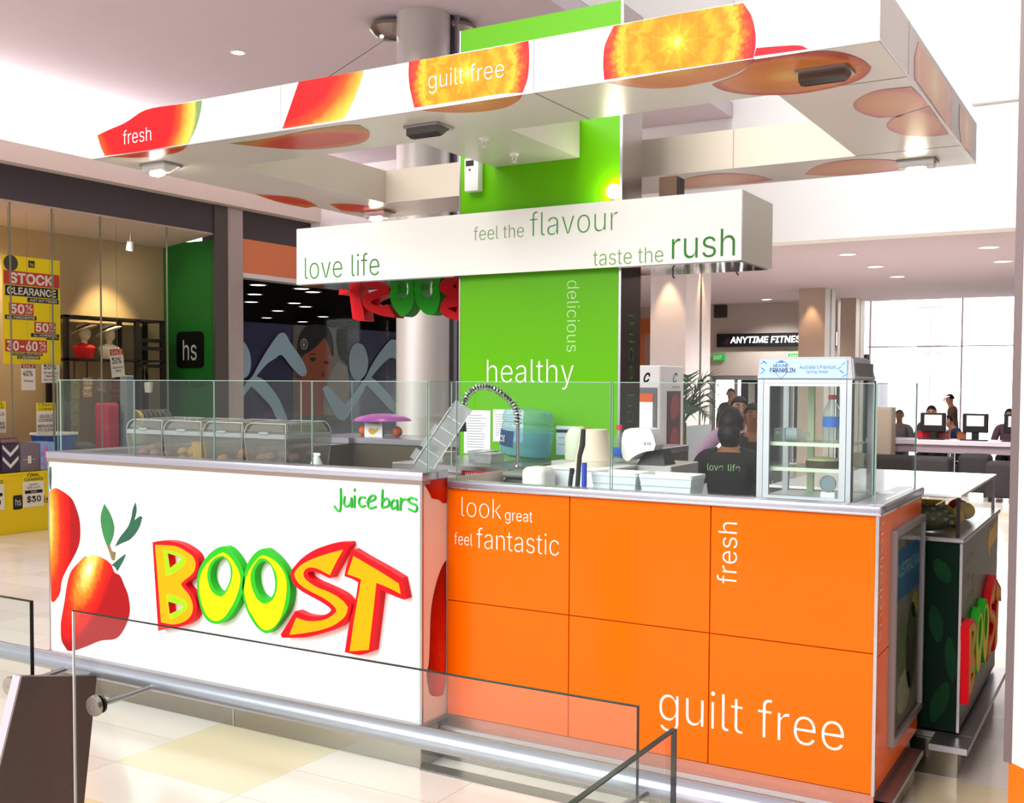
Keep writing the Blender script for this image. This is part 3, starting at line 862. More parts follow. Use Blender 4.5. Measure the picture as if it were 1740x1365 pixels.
# far columns with warm downlights at their heads
PIL = mat('pillar_cladding', (196, 178, 164), 0.6, noise=0.04, scale=5)
PILS = mat('pillar_seam', (84, 76, 74), 0.6)
def pillar(name, x0, y0, x1, y1, z1, seam, kick=True):
    o = struct(name, MB().box((x0, y0, 0), (x1, y1, z1)), mat('pale_cladding', (238, 230, 230), 0.6, noise=0.03, scale=5) if kick else PIL)
    obj('seam', MB().box((x1-0.005, seam-0.03, 0.0), (x1+0.004, seam+0.03, z1)), PILS, o)
    if kick:
        obj('skirting', MB().box((x0-0.02, y0-0.02, 0), (x1+0.02, y1+0.02, 1.05)), mat('stone_skirting', (116, 118, 126), 0.4, noise=0.2, scale=9), o)
    return o
pillar('column_1', -5.50, 13.0, -5.02, 13.9, 3.17, 13.53)
pillar('column_2', -4.98, 18.0, -4.55, 18.68, 3.17, 18.38, False)
pillar('column_3', -4.88, 20.4, -4.6, 21.1, 3.17, 20.75, False)
for i, (px, py, e) in enumerate(((-4.77, 17.9, 26), (-5.25, 12.9, 30), (-4.95, 13.55, 22))):
    lamp('pillar_spot', 'SPOT', (px, py-0.04, 3.12), (px+(0.02 if i < 2 else -0.3), py+0.12, 0.5), e, (1, 0.62, 0.32), spot_size=radians(50), spot_blend=0.6, shadow_soft_size=0.03)
# round pillar with its dish light, and the white frame beside it
rp = struct('column_4', MB().cyl((-5.17, 7.43, 0), (-5.17, 7.43, 4.6), 0.222, n=48), mat('round_pillar_cladding', (206, 200, 198), 0.38, 0.35, noise=0.03, scale=10))
obj('seam', MB().box((-4.985, 7.52, 0), (-4.958, 7.56, 4.6)), mat('pillar_joint', (92, 88, 92), 0.4, 0.4), rp)
obj('edge_channel', MB().box((-4.955, 7.55, 0), (-4.915, 7.58, 4.6)), STEELL, rp)
obj('edge_channel', MB().box((-4.915, 7.57, 0), (-4.88, 7.6, 2.9)), BLACKM, rp)
for sg, lab in ((-1, 'round metal dish light at the left of the round pillar head'), (1, 'round metal dish light at the right of the round pillar head')):
    dx, dy = -5.17+sg*0.20-0.10, 7.43+sg*0.13+0.14
    t = thing('dish_light', lab, 'light', (dx, dy, 4.44), 'dish lights')
    obj('dish', MB().lathe([(0, 0.0), (0.08, 0.006), (0.16, 0.03), (0.21, 0.08), (0.205, 0.11), (0.10, 0.135), (0, 0.14)], (dx, dy, 4.45), n=40), bpy.data.materials['dish_metal'] if sg > 0 else mat('dish_metal', (150, 138, 132), 0.25, 0.8), t)
    obj('stem', MB().cyl((dx, dy, 4.58), (dx, dy, 4.6), 0.05), STEEL, t)
    obj('bulb', MB().ball((dx-0.06, dy-0.10, 4.468), 0.016, 8), LAMPW, t)
lamp('dish_spot', 'SPOT', (-5.08, 7.06, 4.55), (-5.14, 7.3, 2.6), 22, (1, 0.72, 0.45), spot_size=radians(35), spot_blend=0.8, shadow_soft_size=0.04)
# octagonal pillar cropped by the right edge
oc = [(cos(radians(22.5+45*i))*0.30, sin(radians(22.5+45*i))*0.30) for i in range(8)]
mb = MB()
mb.prism([(x-0.125, y+4.40) for x, y in oc], (0, 0, 0.235), (1, 0, 0), (0, 1, 0), 3.2)
pr = struct('column_5', mb, mat('pale_pillar', (242, 232, 232), 0.35, noise=0.02, scale=6), smooth=False)
obj('base_band', MB().prism([(x*0.99-0.125, y*0.99+4.40) for x, y in oc], (0, 0, 0.06), (1, 0, 0), (0, 1, 0), 0.175), mat('orange_band_gloss', (236, 120, 30), 0.3), pr, smooth=False)
obj('base', MB().prism([(x*0.9-0.125, y*0.9+4.40) for x, y in oc], (0, 0, 0.0), (1, 0, 0), (0, 1, 0), 0.06), DARK, pr, smooth=False)
for k in (3, 4):
    x, y = oc[k]
    obj('corner_trim', MB().box((x-0.125-0.014, y+4.40-0.014, 0.235), (x-0.125+0.014, y+4.40+0.014, 3.4)), mat('corner_metal', (112, 98, 98), 0.4, 0.5), pr)

# downlights
def downlight(x, y, z, r, label, group, on=True):
    t = thing('downlight', label, 'light', (x, y, z), group)
    obj('trim_ring', MB().lathe([(r*1.3, 0.0), (r*1.3, -0.006), (r, -0.008), (r*0.98, 0.0)], (x, y, z), n=24), WPLAST, t)
    obj('lens', MB().lathe([(0, -0.004), (r, -0.004), (r, 0.0), (0, 0.0)], (x, y, z), n=24), LAMPS, t)
    if y > 13 and x > -9:
        lamp('downlight_beam', 'SPOT', (x, y, z-0.03), (x, y, 0), 150, (1, 0.96, 0.92), spot_size=radians(140), spot_blend=0.6, shadow_soft_size=0.08)
downlight(-7.2, 7.39, 4.6, 0.055, 'lit round downlight in the high grey ceiling at left', 'ceiling downlights')
for i, (x, y) in enumerate(((-3.154, 13.49), (-3.163, 15.08), (-1.597, 13.56), (-1.614, 15.2), (-3.17, 16.63), (-6.14, 20.0))):
    downlight(x, y, 3.165, 0.09, ('lit downlight in the low hall ceiling, nearest of the left row', 'lit downlight in the low hall ceiling, second of the left row', 'lit downlight in the low hall ceiling, nearest of the right row', 'lit downlight in the low hall ceiling, second of the right row', 'lit downlight in the low hall ceiling, third of the left row', 'lit downlight in the ceiling above the dark fitness sign')[i], 'hall downlights')
DL = ((-11.14, 11.81), (-12.39, 13.06), (-13.64, 14.29), (-14.87, 16.32), (-16.74, 18.02), (-13.15, 14.87), (-11.25, 13.15), (-15.33, 18.25), (-17.08, 19.6), (-13.58, 15.66), (-11.0, 12.6))
for i, (x, y) in enumerate(DL):
    downlight(x, y, 3.0, 0.11, 'lit round downlight in the dark ceiling of the shop with blue window film', 'dark shop downlights')
# long cove light behind the soffit band
t = tag(obj('cove_light', MB().box((-10.28, 2.6, 4.07), (-10.22, 11.9, 4.10), 0.01), mat('cove_tube', (255, 250, 250), 0.5, emit=4)), 'long white cove light lying on the soffit band above the shops', 'light')
lamp('cove_glow', 'AREA', (-10.18, 7.0, 4.12), (-10.34, 7.0, 4.6), 75, (1, 0.97, 0.98), shape='RECTANGLE', size=0.08, size_y=9.0).rotation_euler = (radians(180), radians(25), 0)

# far boundary outside the windows
for i, (x0, x1, h, lab) in enumerate(((-7.4, -6.1, 4.2, 'pale building seen through the bright window, the taller left one'), (-5.2, -4.6, 3.6, 'narrow pale building seen through the bright window beside the taller one'))):
    t = thing('building', lab, 'building', ((x0+x1)/2, 30, 0))
    obj('wall', MB().box((x0, 30, 0), (x1, 31, h)), mat('far_wall', (240, 238, 250), 0.8), t)
    obj('roof_edge', MB().box((x0-0.05, 29.95, h), (x1+0.05, 31, h+0.1)), WHITEP, t)
    for k in range(2):
        for j in range(2):
            obj('window', MB().box((x0+0.15+k*(x1-x0)*0.45, 29.97, 0.9+j*1.5), (x0+0.15+k*(x1-x0)*0.45+(x1-x0)*0.3, 30.02, 1.9+j*1.5)), mat('far_glass', (206, 204, 234), 0.3), t)
# ================================================================ THE KIOSK
XW0, XW1, YW = -4.908, -2.54, 3.645     # white counter
XO1, YO = -0.777, 3.828                 # orange counter
# ---- white counter
wc = thing('counter', 'white front counter with printed fruit and steel ledge, left of the orange one', 'counter', ((XW0+XW1)/2, 4.0, 0))
obj('body', MB().box((XW0, YW+0.004, 0.185), (XW1-0.004, 4.35, 1.15)), WHITE, wc)
obj('front_panel', MB().box((XW0+0.004, YW, 0.187), (XW1-0.008, YW+0.004, 1.193)), WHITE, wc)
obj('side_panel', MB().box((XW1-0.004, YW+0.006, 0.187), (XW1, 4.30, 1.193)), mat('return_panel_shaded', (240, 222, 210), 0.3), wc)  # white side panel, its shading put into the tan tint
obj('corner_trim', MB().box((XW1-0.009, YW-0.004, 0.185), (XW1+0.003, YW+0.008, 1.195)), STEEL, wc)
obj('edge_trim', MB().box((XW0-0.004, YW-0.003, 0.185), (XW0+0.004, YW+0.01, 1.195)), STEEL, wc)
obj('ledge', MB().box((XW0-0.01, YW-0.012, 1.193), (XW1+0.01, YW+0.10, 1.229), 0.006, seg=2).box((XW1-0.09, YW+0.10, 1.193), (XW1+0.01, YO-0.002, 1.229), 0.004).box((XW0-0.01, YW+0.1, 1.193), (XW0+0.09, 5.6, 1.229), 0.006), STEELL, wc)
obj('ledge_trim', MB().box((XW0-0.006, YW-0.008, 1.178), (XW1+0.006, YW+0.05, 1.194)), mat('bronze_trim', (150, 132, 120), 0.35, 0.7), wc)
obj('plinth', MB().box((XW0-0.0, YW-0.004, 0.0), (XW1+0.0, 4.3, 0.165), 0.004), KICK, wc)
obj('plinth_trim', MB().box((XW0-0.006, YW-0.03, 0.165), (XW1+0.006, 4.3, 0.187), 0.004), STEEL, wc)
obj('joint', MB().box((-3.60, YW-0.0065, 0.0), (-3.594, YW-0.003, 0.165)), STEELL, wc)
obj('bench', MB().box((XW0+0.3, YW+0.12, 1.135), (XW1-0.05, 4.35, 1.152)), STEEL, wc)

def fruit(par, name, key, o, ex, ey, mt, lift=0.0008, rounds=1, n=(0, 0, 0)):
    return obj(name, MB().prism(soft(P[key]) if rounds else P[key], o, ex, ey, 0.0006, lift=lift), mt, par, smooth=False)
STRAW = [(0.0, (255, 246, 206)), (0.16, (255, 196, 96)), (0.36, (252, 120, 30)), (0.58, (246, 44, 14)), (0.8, (206, 14, 14)), (1.0, (150, 10, 16))]
fm = print_mat('printed_strawberry_half', (-4.93, YW, 0.86), (1/0.20, 0, 0), (0, 0, 1/0.62), STRAW, 0.10, 30)
fruit(wc, 'printed_fruit', 'fruit_half', (0, YW, 0), FX, FZ, fm)
a = radians(62)
fm2 = print_mat('printed_strawberry', (-4.60, YW, 0.64), (sin(a)/0.17, 0, -cos(a)/0.17), (cos(a)/0.46, 0, sin(a)/0.46), STRAW, 0.16, 26)
fruit(wc, 'printed_fruit', 'straw', (0, YW, 0), FX, FZ, fm2, 0.001)
LEAF = mat('printed_leaf', (44, 116, 62), 0.4, noise=0.25, scale=14)
LEAFD = mat('printed_dark_leaf', (30, 84, 62), 0.4, noise=0.2, scale=14)
fruit(wc, 'printed_leaf', 'leaf0', (0, YW, 0), FX, FZ, LEAFD, 0.002)
fruit(wc, 'printed_leaf', 'leaf1', (0, YW, 0), FX, FZ, LEAF, 0.002)
fruit(wc, 'printed_leaf', 'leaf2', (0, YW, 0), FX, FZ, LEAFD, 0.002)
fruit(wc, 'printed_stem', 'stem', (0, YW, 0), FX, FZ, mat('printed_stem_ink', (120, 104, 60), 0.4, noise=0.4, scale=30), 0.002)
fruit(wc, 'printed_leaf', 'leaf3', (0, YW, 0), FX, FZ, LEAFD, 0.003)
RB = [(0.0, (226, 60, 24)), (0.5, (190, 20, 12)), (1.0, (120, 12, 10))]
fruit(wc, 'printed_fruit', 'ret1', (XW1, 0, 0), SX, FZ, print_mat('printed_red_piece', (XW1, 3.78, 1.16), (0, 1/0.14, 0), (0, 0, 1/0.2), RB, 0.3, 40), 0.0008, 0)
fruit(wc, 'printed_fruit', 'ret2', (XW1, 0, 0), SX, FZ, print_mat('printed_long_piece', (XW1, 3.80, 0.4), (0, 1/0.13, 0), (0, 0, 1/0.5), RB, 0.4, 30))
# handwritten line, raised strokes
jb = MB()
for k, st in enumerate(JB):
    pts = [V((x, YW-0.004, z)) for x, z in st]
    if len(pts) > 2:      # round the stroke with a Catmull-Rom pass
        q = []
        for i in range(len(pts)-1):
            p0, p1, p2, p3 = pts[max(i-1, 0)], pts[i], pts[i+1], pts[min(i+2, len(pts)-1)]
            for s in range(5):
                u = s/5
                q.append(0.5*((2*p1)+(p2-p0)*u+(2*p0-5*p1+4*p2-p3)*u*u+(3*p1-p0-3*p2+p3)*u**3))
        q.append(pts[-1])
        pts = q
    jb.tube(pts, 0.0052, 8)
    for e in (pts[0], pts[-1]):
        jb.ball(e, 0.0053, 6)
obj('handwritten_lettering', jb, mat('bright_green_letters', (40, 172, 52), 0.45), wc)

# ---- raised logo letters: outline block, coloured face, inner ring
def logo(nm, label, place, depth, scale=1.0, loc=None):
    """place(u, v) -> world point on the letters' back plane basis (origin, ex, ey)"""
    o, ex, ey = place
    t = thing(nm, label, 'sign', loc)
    def S(k):
        p = P[k]
        return soft([((x-(-3.64))*scale, (z-0.60)*scale) for x, z in p], 40)
    d = depth
    def letter(ch, out, rim, holes, faces):
        b = obj('letter', MB().prism([S(out)]+[S(h) for h in holes], o, ex, ey, d), rim, t, smooth=False)
        for n_, loops, mt, lf in faces:
            obj(n_, MB().prism([S(q) for q in loops], o, ex, ey, 0.0012, lift=d+lf), mt, b, smooth=False)
    letter('b', 'b_out', RED, ['b_h1', 'b_h2'], [('face', ['b_in', 'b_g1', 'b_g2'], AMBER, 0.0), ('ring', ['b_g1', 'b_h1'], LIME, 0.0), ('ring', ['b_g2', 'b_h2'], LIME, 0.0)])
    letter('o', 'o_out', LGREEN, ['o_h'], [('face', ['o_in', 'o_g'], YELLOW, 0.0)])
    letter('o', 'p_out', LGREEN, ['p_h'], [('face', ['p_in', 'p_g'], YELLOW, 0.0)])
    letter('s', 's_out', RED, [], [('face', ['s_in'], AMBER, 0.0)])
    letter('t', 't_out', RED, [], [('face', ['t_in'], AMBER, 0.0)])
    return t
logo('logo_sign', 'big raised red, green and yellow logo letters on the white counter front', ((-3.64, YW-0.001, 0.60), FX, FZ), 0.040, 1.0, (-3.64, YW, 0.27))

# ---- orange counter
oc_ = thing('counter', 'glossy orange counter with white wording and steel ledge, right of the white one', 'counter', (-1.66, 4.1, 0))
obj('body', MB().box((XW1+0.006, YO+0.012, 0.18), (XO1-0.012, 4.17, 1.12)).box((-1.3, 4.17, 0.18), (XO1-0.012, 4.655, 1.12)), mat('panel_gap', (170, 62, 6), 0.6), oc_)
xs = [XW1+0.004, -1.956, -1.372, XO1-0.006]
zs = [0.182, 0.673, 1.150]
for i in range(3):
    for j in range(2):
        obj('panel', MB().box((xs[i]+0.002, YO, zs[j]+0.002), (xs[i+1]-0.002, YO+0.012, zs[j+1]-0.002), 0.0012), ORANGE, oc_)
obj('side_panel', MB().box((XO1-0.012, YO+0.006, 0.184), (XO1, 4.655, 0.655), 0.001).box((XO1-0.012, YO+0.006, 0.659), (XO1, 4.655, 1.148), 0.001), ORANGE, oc_)
obj('corner_trim', MB().box((XO1-0.007, YO-0.004, 0.18), (XO1+0.004, YO+0.007, 1.152)), STEEL, oc_)
obj('ledge', MB().box((XW1+0.012, YO-0.010, 1.152), (XO1+0.010, YO+0.075, 1.182), 0.006, seg=2).box((XO1-0.10, YO+0.076, 1.152), (XO1+0.010, 4.66, 1.182), 0.006), STEELL, oc_)
obj('ledge_trim', MB().box((XW1+0.004, YO-0.014, 1.149), (XO1+0.014, YO+0.02, 1.156), 0.002).box((XO1-0.01, YO+0.02, 1.149), (XO1+0.014, 4.66, 1.156)), CHROME, oc_)
obj('bench', MB().box((XW1+0.01, YO+0.075, 1.12), (XO1-0.1, 4.17, 1.152)).box((-1.3, 4.17, 1.12), (XO1-0.1, 4.40, 1.152)), mat('pale_bench', (196, 198, 200), 0.35, 0.3), oc_)
obj('base_shelf', MB().box((XW1+0.004, YO-0.055, 0.128), (XO1+0.05, YO+0.05, 0.15), 0.004).box((XO1-0.1, YO, 0.128), (XO1+0.05, 4.52, 0.15), 0.004), STEEL, oc_)
obj('base_strip', MB().box((XW1+0.004, YO+0.004, 0.15), (XO1+0.0, YO+0.03, 0.181)).box((XO1-0.03, YO+0.03, 0.15), (XO1-0.004, 4.52, 0.181)), mat('orange_reflection', (170, 110, 92), 0.3, 0.7), oc_)  # steel strip, with the orange panels' reflection put into its colour
obj('kickplate', MB().box((XW1+0.004, YO-0.03, 0.0), (XO1+0.01, YO+0.02, 0.128)).box((XO1-0.05, YO+0.0, 0.0), (XO1+0.01, 4.55, 0.128)), KICK, oc_)
obj('floor_track', MB().box((XW1+0.0, YW-0.02, 0.0), (XO1+0.16, YW+0.055, 0.007), 0.002), DSTEEL, oc_)
LT = -0.012
for s, x0, x1, z0, z1, th in (('guilt free', -1.566, -0.879, .278, .459, -0.012), ('look', -2.464, -2.271, 1.036, 1.116, -0.018), ('great', -2.252, -2.123, 1.020, 1.075, -0.010),
                              ('feel', -2.501, -2.410, .914, .965, -0.012), ('fantastic', -2.390, -2.002, .907, .993, -0.014)):
    ftext(oc_, s, x0, x1, z0, z1, YO, INK_W, thin=th)
text(oc_, 'fresh', (-1.270, YO, 0.865), (0, 0, 1), (-1, 0, 0), 0.226, 0.075, INK_W, thin=-0.010)
text(oc_, 'delicious', (XO1, 3.865, 1.125), (0, 0, -1), (0, 1, 0), 0.42, 0.055, mat('dull_vinyl', (236, 196, 160), 0.4), thin=-0.010)

# framed poster on the orange side
pf = thing('poster', 'grey framed poster with blue heading on the orange counter side', 'poster', (XO1, 4.33, 0.28))
obj('frame', MB().prism([rrect(4.045, .285, 4.64, 1.075, .006), rrect(4.07, .31, 4.615, 1.05, .004)], (XO1, 0, 0), SX, FZ, 0.022), mat('poster_frame', (150, 146, 146), 0.35, 0.6), pf)
obj('print', MB().box((XO1, 4.08, .32), (XO1+0.008, 4.605, 1.04)), mat('poster_print', (112, 110, 96), 0.5, noise=0.6, scale=9), pf)
obj('heading_band', MB().box((XO1+0.008, 4.087, .80), (XO1+0.009, 4.598, .99)), mat('poster_blue', (40, 92, 140), 0.5, noise=0.2, scale=20), pf)
text(pf, 'AUSTRALIAN', (XO1+0.009, 4.12, .885), SX, FZ, 0.44, 0.05, mat('poster_pale', (150, 190, 206), 0.5))
for (cy, cz, ry, rz, c) in ((4.25, .62, .10, .12, (92, 104, 70)), (4.44, .58, .11, .17, (60, 52, 42)), (4.30, .43, .13, .08, (160, 156, 132)), (4.5, .73, .07, .05, (170, 160, 70))):
    obj('printed_picture', MB().prism(ell(cy, cz, ry, rz, 28), (XO1+0.008, 0, 0), SX, FZ, 0.0006), mat('poster_ink', c, 0.5, noise=0.4, scale=16), pf)
obj('glazing', MB().box((XO1+0.012, 4.086, .326), (XO1+0.014, 4.599, 1.034)), glass_mat('poster_glazing', (0.95, 0.96, 0.95), 0.5), pf)

# ---- dark green counter round the corner
XG, YG0, YG1 = -0.63, 4.70, 5.92
gc = thing('counter', 'dark green printed counter with steel ledge behind the orange one', 'counter', (-1.0, 5.3, 0))
GLEAF = mat('dark_green_print', (4, 30, 17), 0.35, noise=0.6, scale=5, spec=0.08)
obj('body', MB().box((-1.45, YG0, 0.185), (XG, YG1, 0.955)), GLEAF, gc)
obj('side_panel', MB().box((XG, YG0+0.01, 0.19), (XG+0.004, YG1, 0.955)), mat('side_print', (60, 64, 48), 0.35, noise=0.5, scale=3), gc)
obj('corner_trim', MB().box((XG-0.004, YG0-0.005, 0.185), (XG+0.006, YG0+0.006, 0.957)), STEEL, gc)
obj('ledge', MB().box((-1.45, YG0-0.012, 0.957), (XG+0.014, YG1+0.01, 0.977), 0.004), STEEL, gc)
obj('base_shelf', MB().box((-0.715, YG0-0.16, 0.145), (XG+0.06, YG0+0.01, 0.172), 0.002).box((-1.45, YG0+0.01, 0.145), (XG+0.06, YG1+0.05, 0.172), 0.002), STEEL, gc)
obj('plinth', MB().box((-1.45, YG0-0.012, 0.0), (XG+0.004, YG1, 0.145)), KICK, gc)
LF = mat('printed_mint_leaf', (12, 52, 26), 0.35, noise=0.3, scale=14, spec=0.08)
for (x, z, r1, r2, a) in ((-.72, .62, .035, .10, .15), (-.70, .30, .04, .12, -.3), (-.66, .48, .03, .12, .1), (-.70, .84, .04, .07, .5)):
    obj('printed_leaf', MB().prism(smooth_loop([(x+dx*cos(a)-dz*sin(a), z+dx*sin(a)+dz*cos(a)) for dx, dz in ((0, r2), (r1, 0), (0, -r2), (-r1, 0))]), (0, YG0, 0), FX, FZ, 0.001), LF, gc)
obj('printed_arrow', MB().prism([(5.52, .86), (5.62, .93), (5.62, .90), (5.88, .93), (5.88, .84), (5.62, .82), (5.60, .77)], (XG+0.004, 0, 0), SX, FZ, 0.001), mat('arrow_yellow', (226, 170, 24), 0.4), gc)
for k, s in enumerate(('love', 'life', 'taste')):
    text(gc, s, (XG+0.004, 4.78+0.02*k, 0.84-0.085*k), SX, FZ, 0.30, 0.06, mat('faint_vinyl', (150, 156, 130), 0.4), thin=-0.01)
logo('logo_sign', 'raised logo letters on the dark green counter side at right', ((XG+0.005, 5.03, 0.454), SX, FZ), 0.032, 0.76, (XG, 5.2, 0.2))

# display case on the green counter
dc = thing('display_case', 'low glass display case of fruit on the dark green counter', 'display case', (-1.0, 5.3, 0.977))
obj('pane', MB().box((-1.42, 4.725, .977), (-.645, 4.733, 1.14)), SHOPG, dc)
obj('pane', MB().box((-.653, 4.733, .977), (-.645, 5.90, 1.14)), SHOPG, dc)
obj('top', MB().box((-1.43, 4.715, 1.14), (-.635, 5.91, 1.152), 0.002), mat('case_top_reflection', (248, 248, 250), 0.12), dc)  # white reflection on the glass top put into its colour
obj('post', MB().box((-.655, 4.723, .977), (-.641, 4.737, 1.14)), BLACKM, dc)
obj('post', MB().box((-.655, 5.89, .977), (-.641, 5.904, 1.14)), STEEL, dc)
obj('back_wall', MB().box((-1.43, 4.733, .977), (-1.42, 5.9, 1.14)), DARK, dc)
# pineapple lying in the case
t = thing('pineapple', 'brown pineapple lying in the low glass case', 'fruit', (-0.79, 4.85, 0.98))
mb = MB()
Rz = Matrix.Rotation(0.2, 3, 'Z')
mb.ball((-.79, 4.85, 1.036), (0.115, 0.062, 0.056), 20, R=Rz)
PINE = mat('pineapple_skin', (74, 70, 54), 0.6, noise=0.5, scale=40, bump=0.4)
obj('body', mb, PINE, t)
for i in range(9):
    for j in range(7):
        a = j/7*2*pi+(i % 2)*0.45
        u = -0.095+i*0.024
        r = math.sqrt(max(0, 1-(u/0.118)**2))
        p = Rz @ V((u, cos(a)*0.060*r, sin(a)*0.055*r))
        if p.z < -0.02:
            continue
        obj('eye', MB().ball(V((-.79, 4.85, 1.036))+p, (0.013, 0.010, 0.010), 6), mat('pineapple_eye', (100, 96, 74), 0.6) if (i, j) == (0, 0) or 'pineapple_eye' not in bpy.data.materials else bpy.data.materials['pineapple_eye'], t)
mb = MB()
for i in range(12):
    a = i*2.4
    b0 = Rz @ V((-0.10, 0.018*cos(a), 0.018*sin(a)))
    b1 = Rz @ V((-0.22-0.01*(i % 3), 0.05*cos(a), 0.045*sin(a)))
    c0 = V((-.79, 4.85, 1.036))
    mb.tube([c0+b0, c0+(b0*0.5+b1*0.5)+V((0, 0, .005)), c0+b1], [0.010, 0.008, 0.001], 6)
obj('leaves', mb, mat('pineapple_leaf', (70, 92, 60), 0.6), t)
FRUITS = (((-.72, 5.10), (236, 190, 30), 'yellow lemon in the low glass case beside the pineapple'), ((-.78, 5.24), (246, 150, 30), 'orange in the low glass case, between two yellow lemons'), ((-.71, 5.38), (240, 204, 40), 'yellow lemon in the low glass case behind the orange'), ((-.76, 5.52), (206, 50, 40), 'red apple in the low glass case at its far end'), ((-.9, 5.05), (110, 160, 50), 'green lime deep in the low glass case'))
for (x, y), c, lab in FRUITS:
    t = thing('fruit', lab, 'fruit', (x, y, .977), 'fruit in the low glass case')
    obj('body', MB().ball((x, y, 1.017), (0.045, 0.042, 0.04), 14), mat('fruit_skin', c, 0.45, noise=0.08, scale=40), t)
    obj('stem', MB().cyl((x, y, 1.054), (x, y, 1.062), 0.004, n=8), mat('stem_brown', (90, 70, 40), 0.7), t)
t = thing('tray', 'yellow tray standing at the far side of the low glass case', 'tray', (-1.0, 5.5, .977))
obj('base', MB().box((-1.15, 5.2, .977), (-.86, 5.85, .985), 0.003), mat('tray_yellow', (226, 190, 20), 0.4), t)
obj('rim', MB().prism([rrect(-1.15, 5.2, -.86, 5.85, .02), rrect(-1.14, 5.21, -.87, 5.84, .015)], (0, 0, .985), (1, 0, 0), (0, 1, 0), 0.03), mat('tray_rim', (230, 196, 26), 0.4), t)

# ---- inner counters at the back and left
bc = thing('counter', 'steel lined back counter along the left and rear of the kiosk', 'counter', (-4.3, 5.9, 0))
OLIVE = mat('olive_steel', (122, 112, 92), 0.25, 0.7, noise=0.15, scale=3)
obj('left_unit', MB().box((XW0, 4.352, 0), (-4.50, 5.66, 1.19)), OLIVE, bc)
obj('rear_unit', MB().box((XW0, 5.66, 0), (-2.35, 6.15, 1.19)), OLIVE, bc)
obj('ledge', MB().box((XW0, 5.602, 1.19), (-4.49, 5.66, 1.23), 0.004).box((XW0, 5.65, 1.19), (-2.35, 6.16, 1.23), 0.004), STEELL, bc)
obj('bench', MB().box((-4.49, 5.25, 0.93), (-3.3, 5.65, 0.96), 0.004), BLACK, bc)
obj('bench_edge', MB().box((-4.49, 5.235, 0.93), (-3.3, 5.249, 0.965), 0.002), STEELL, bc)
obj('cupboard', MB().box((-4.48, 5.28, 0.0), (-3.32, 5.64, 0.93)), OLIVE, bc)
obj('socket_plate', MB().box((-3.86, 5.640, 1.07), (-3.70, 5.652, 1.13), 0.003), STEELL, bc)
for x in (-3.82, -3.745):
    obj('socket', MB().box((x-0.025, 5.636, 1.08), (x+0.025, 5.6405, 1.12)), BLACK, bc)

# middle bench in front of the column
mbn = thing('bench', 'steel work bench running from the counter to the green column', 'bench', (-2.85, 4.5, 0))
obj('body', MB().box((-3.2, 4.356, 0.05), (-2.56, 5.04, 1.16)), mat('bench_grey', (142, 138, 130), 0.35, 0.5, noise=0.05, scale=8), mbn)
obj('top', MB().box((-3.22, 4.356, 1.16), (-2.545, 5.045, 1.2), 0.004), STEEL, mbn)

# ---- glass sneeze screens
def pane(a, b, label, group='glass screens above the counters'):
    t = thing('glass_screen', label, 'glass screen', ((a[0]+b[0])/2, (a[1]+b[1])/2, min(a[2], b[2])), group)
    obj('pane', MB().box(a, b), GLASS, t)
    # polished top edge and side edges catch the light
    ax = 0 if abs(b[0]-a[0]) > abs(b[1]-a[1]) else 1
    e = MB()
    z1 = b[2]
    e.box((a[0], a[1], z1), (b[0], b[1], z1+0.0025))
    obj('top_edge', e, GEDGE, t)
    for end in (a, b):
        lo = list(a); hi = list(b)
        if end is a:
            hi[ax] = a[ax]+0.0015
        else:
            lo[ax] = b[ax]-0.0015
        lo[1-ax] -= 0.0003; hi[1-ax] += 0.0003
        hi[2] = z1
        obj('side_edge', MB().box(lo, hi), GEDGE, t)
    return t
ZG = 1.600
wx = [XW0+0.01, -4.31, -3.763, -3.165, XW1-0.006]
for i, nm in enumerate(('leftmost', 'second from the left', 'third from the left', 'rightmost')):
    pane((wx[i]+0.0015, 3.692, 1.2292), (wx[i+1]-0.0015, 3.697, ZG), nm+' glass pane standing on the white counter ledge')
pane((XW1-0.011, 3.705, 1.2292), (XW1-0.006, 3.876, ZG), 'narrow glass pane returning between the white and orange counters')
pane((XW1+0.012, 3.880, 1.1822), (-1.806, 3.886, ZG), 'left glass pane standing on the orange counter ledge')
pane((-1.798, 3.880, 1.1822), (-.808, 3.886, ZG), 'right glass pane standing on the orange counter ledge')
pane((-.806, 3.89, 1.1822), (-.800, 4.65, ZG), 'glass pane along the right end of the orange counter')
pane((XW0+0.01, 3.71, 1.2292), (XW0+0.018, 5.6, ZG), 'glass pane along the left end of the white counter')
pane((XW0+0.03, 6.12, 1.2302), (-3.96, 6.128, ZG), 'left glass pane on the rear counter')
pane((-3.95, 6.12, 1.2302), (-3.3, 6.128, ZG), 'right glass pane on the rear counter')

# ---- green column, sign box, canopy
CX0, CX1, CY0, CY1 = -3.268, -2.298, 5.048, 5.298
gcol = thing('pillar', 'lime green kiosk column with steel sides and white wording', 'pillar', (-2.78, 5.17, 0))
obj('core', MB().box((CX0+0.006, CY0+0.006, 0), (CX1-0.006, CY1, 3.50)), mat('column_core', (150, 140, 132), 0.4, 0.6), gcol)
obj('front_panel', MB().box((CX0+0.002, CY0, 0.0), (CX1-0.008, CY0+0.006, 2.15)).box((CX0+0.002, CY0, 2.15), (CX1-0.008, CY0+0.006, 3.515)), GREEN, gcol)
obj('side_panel', MB().box((CX1-0.006, CY0+0.004, 0), (CX1, CY1, 3.50)), mat('column_side_steel', (136, 124, 120), 0.25, 0.75, noise=0.06, scale=5), gcol)
obj('edge_trim', MB().box((CX1-0.010, CY0-0.004, 0), (CX1+0.002, CY0+0.006, 3.515)), STEELL, gcol)
obj('edge_trim', MB().box((CX0-0.004, CY0-0.002, 0), (CX0+0.004, CY0+0.008, 3.515)), STEEL, gcol)
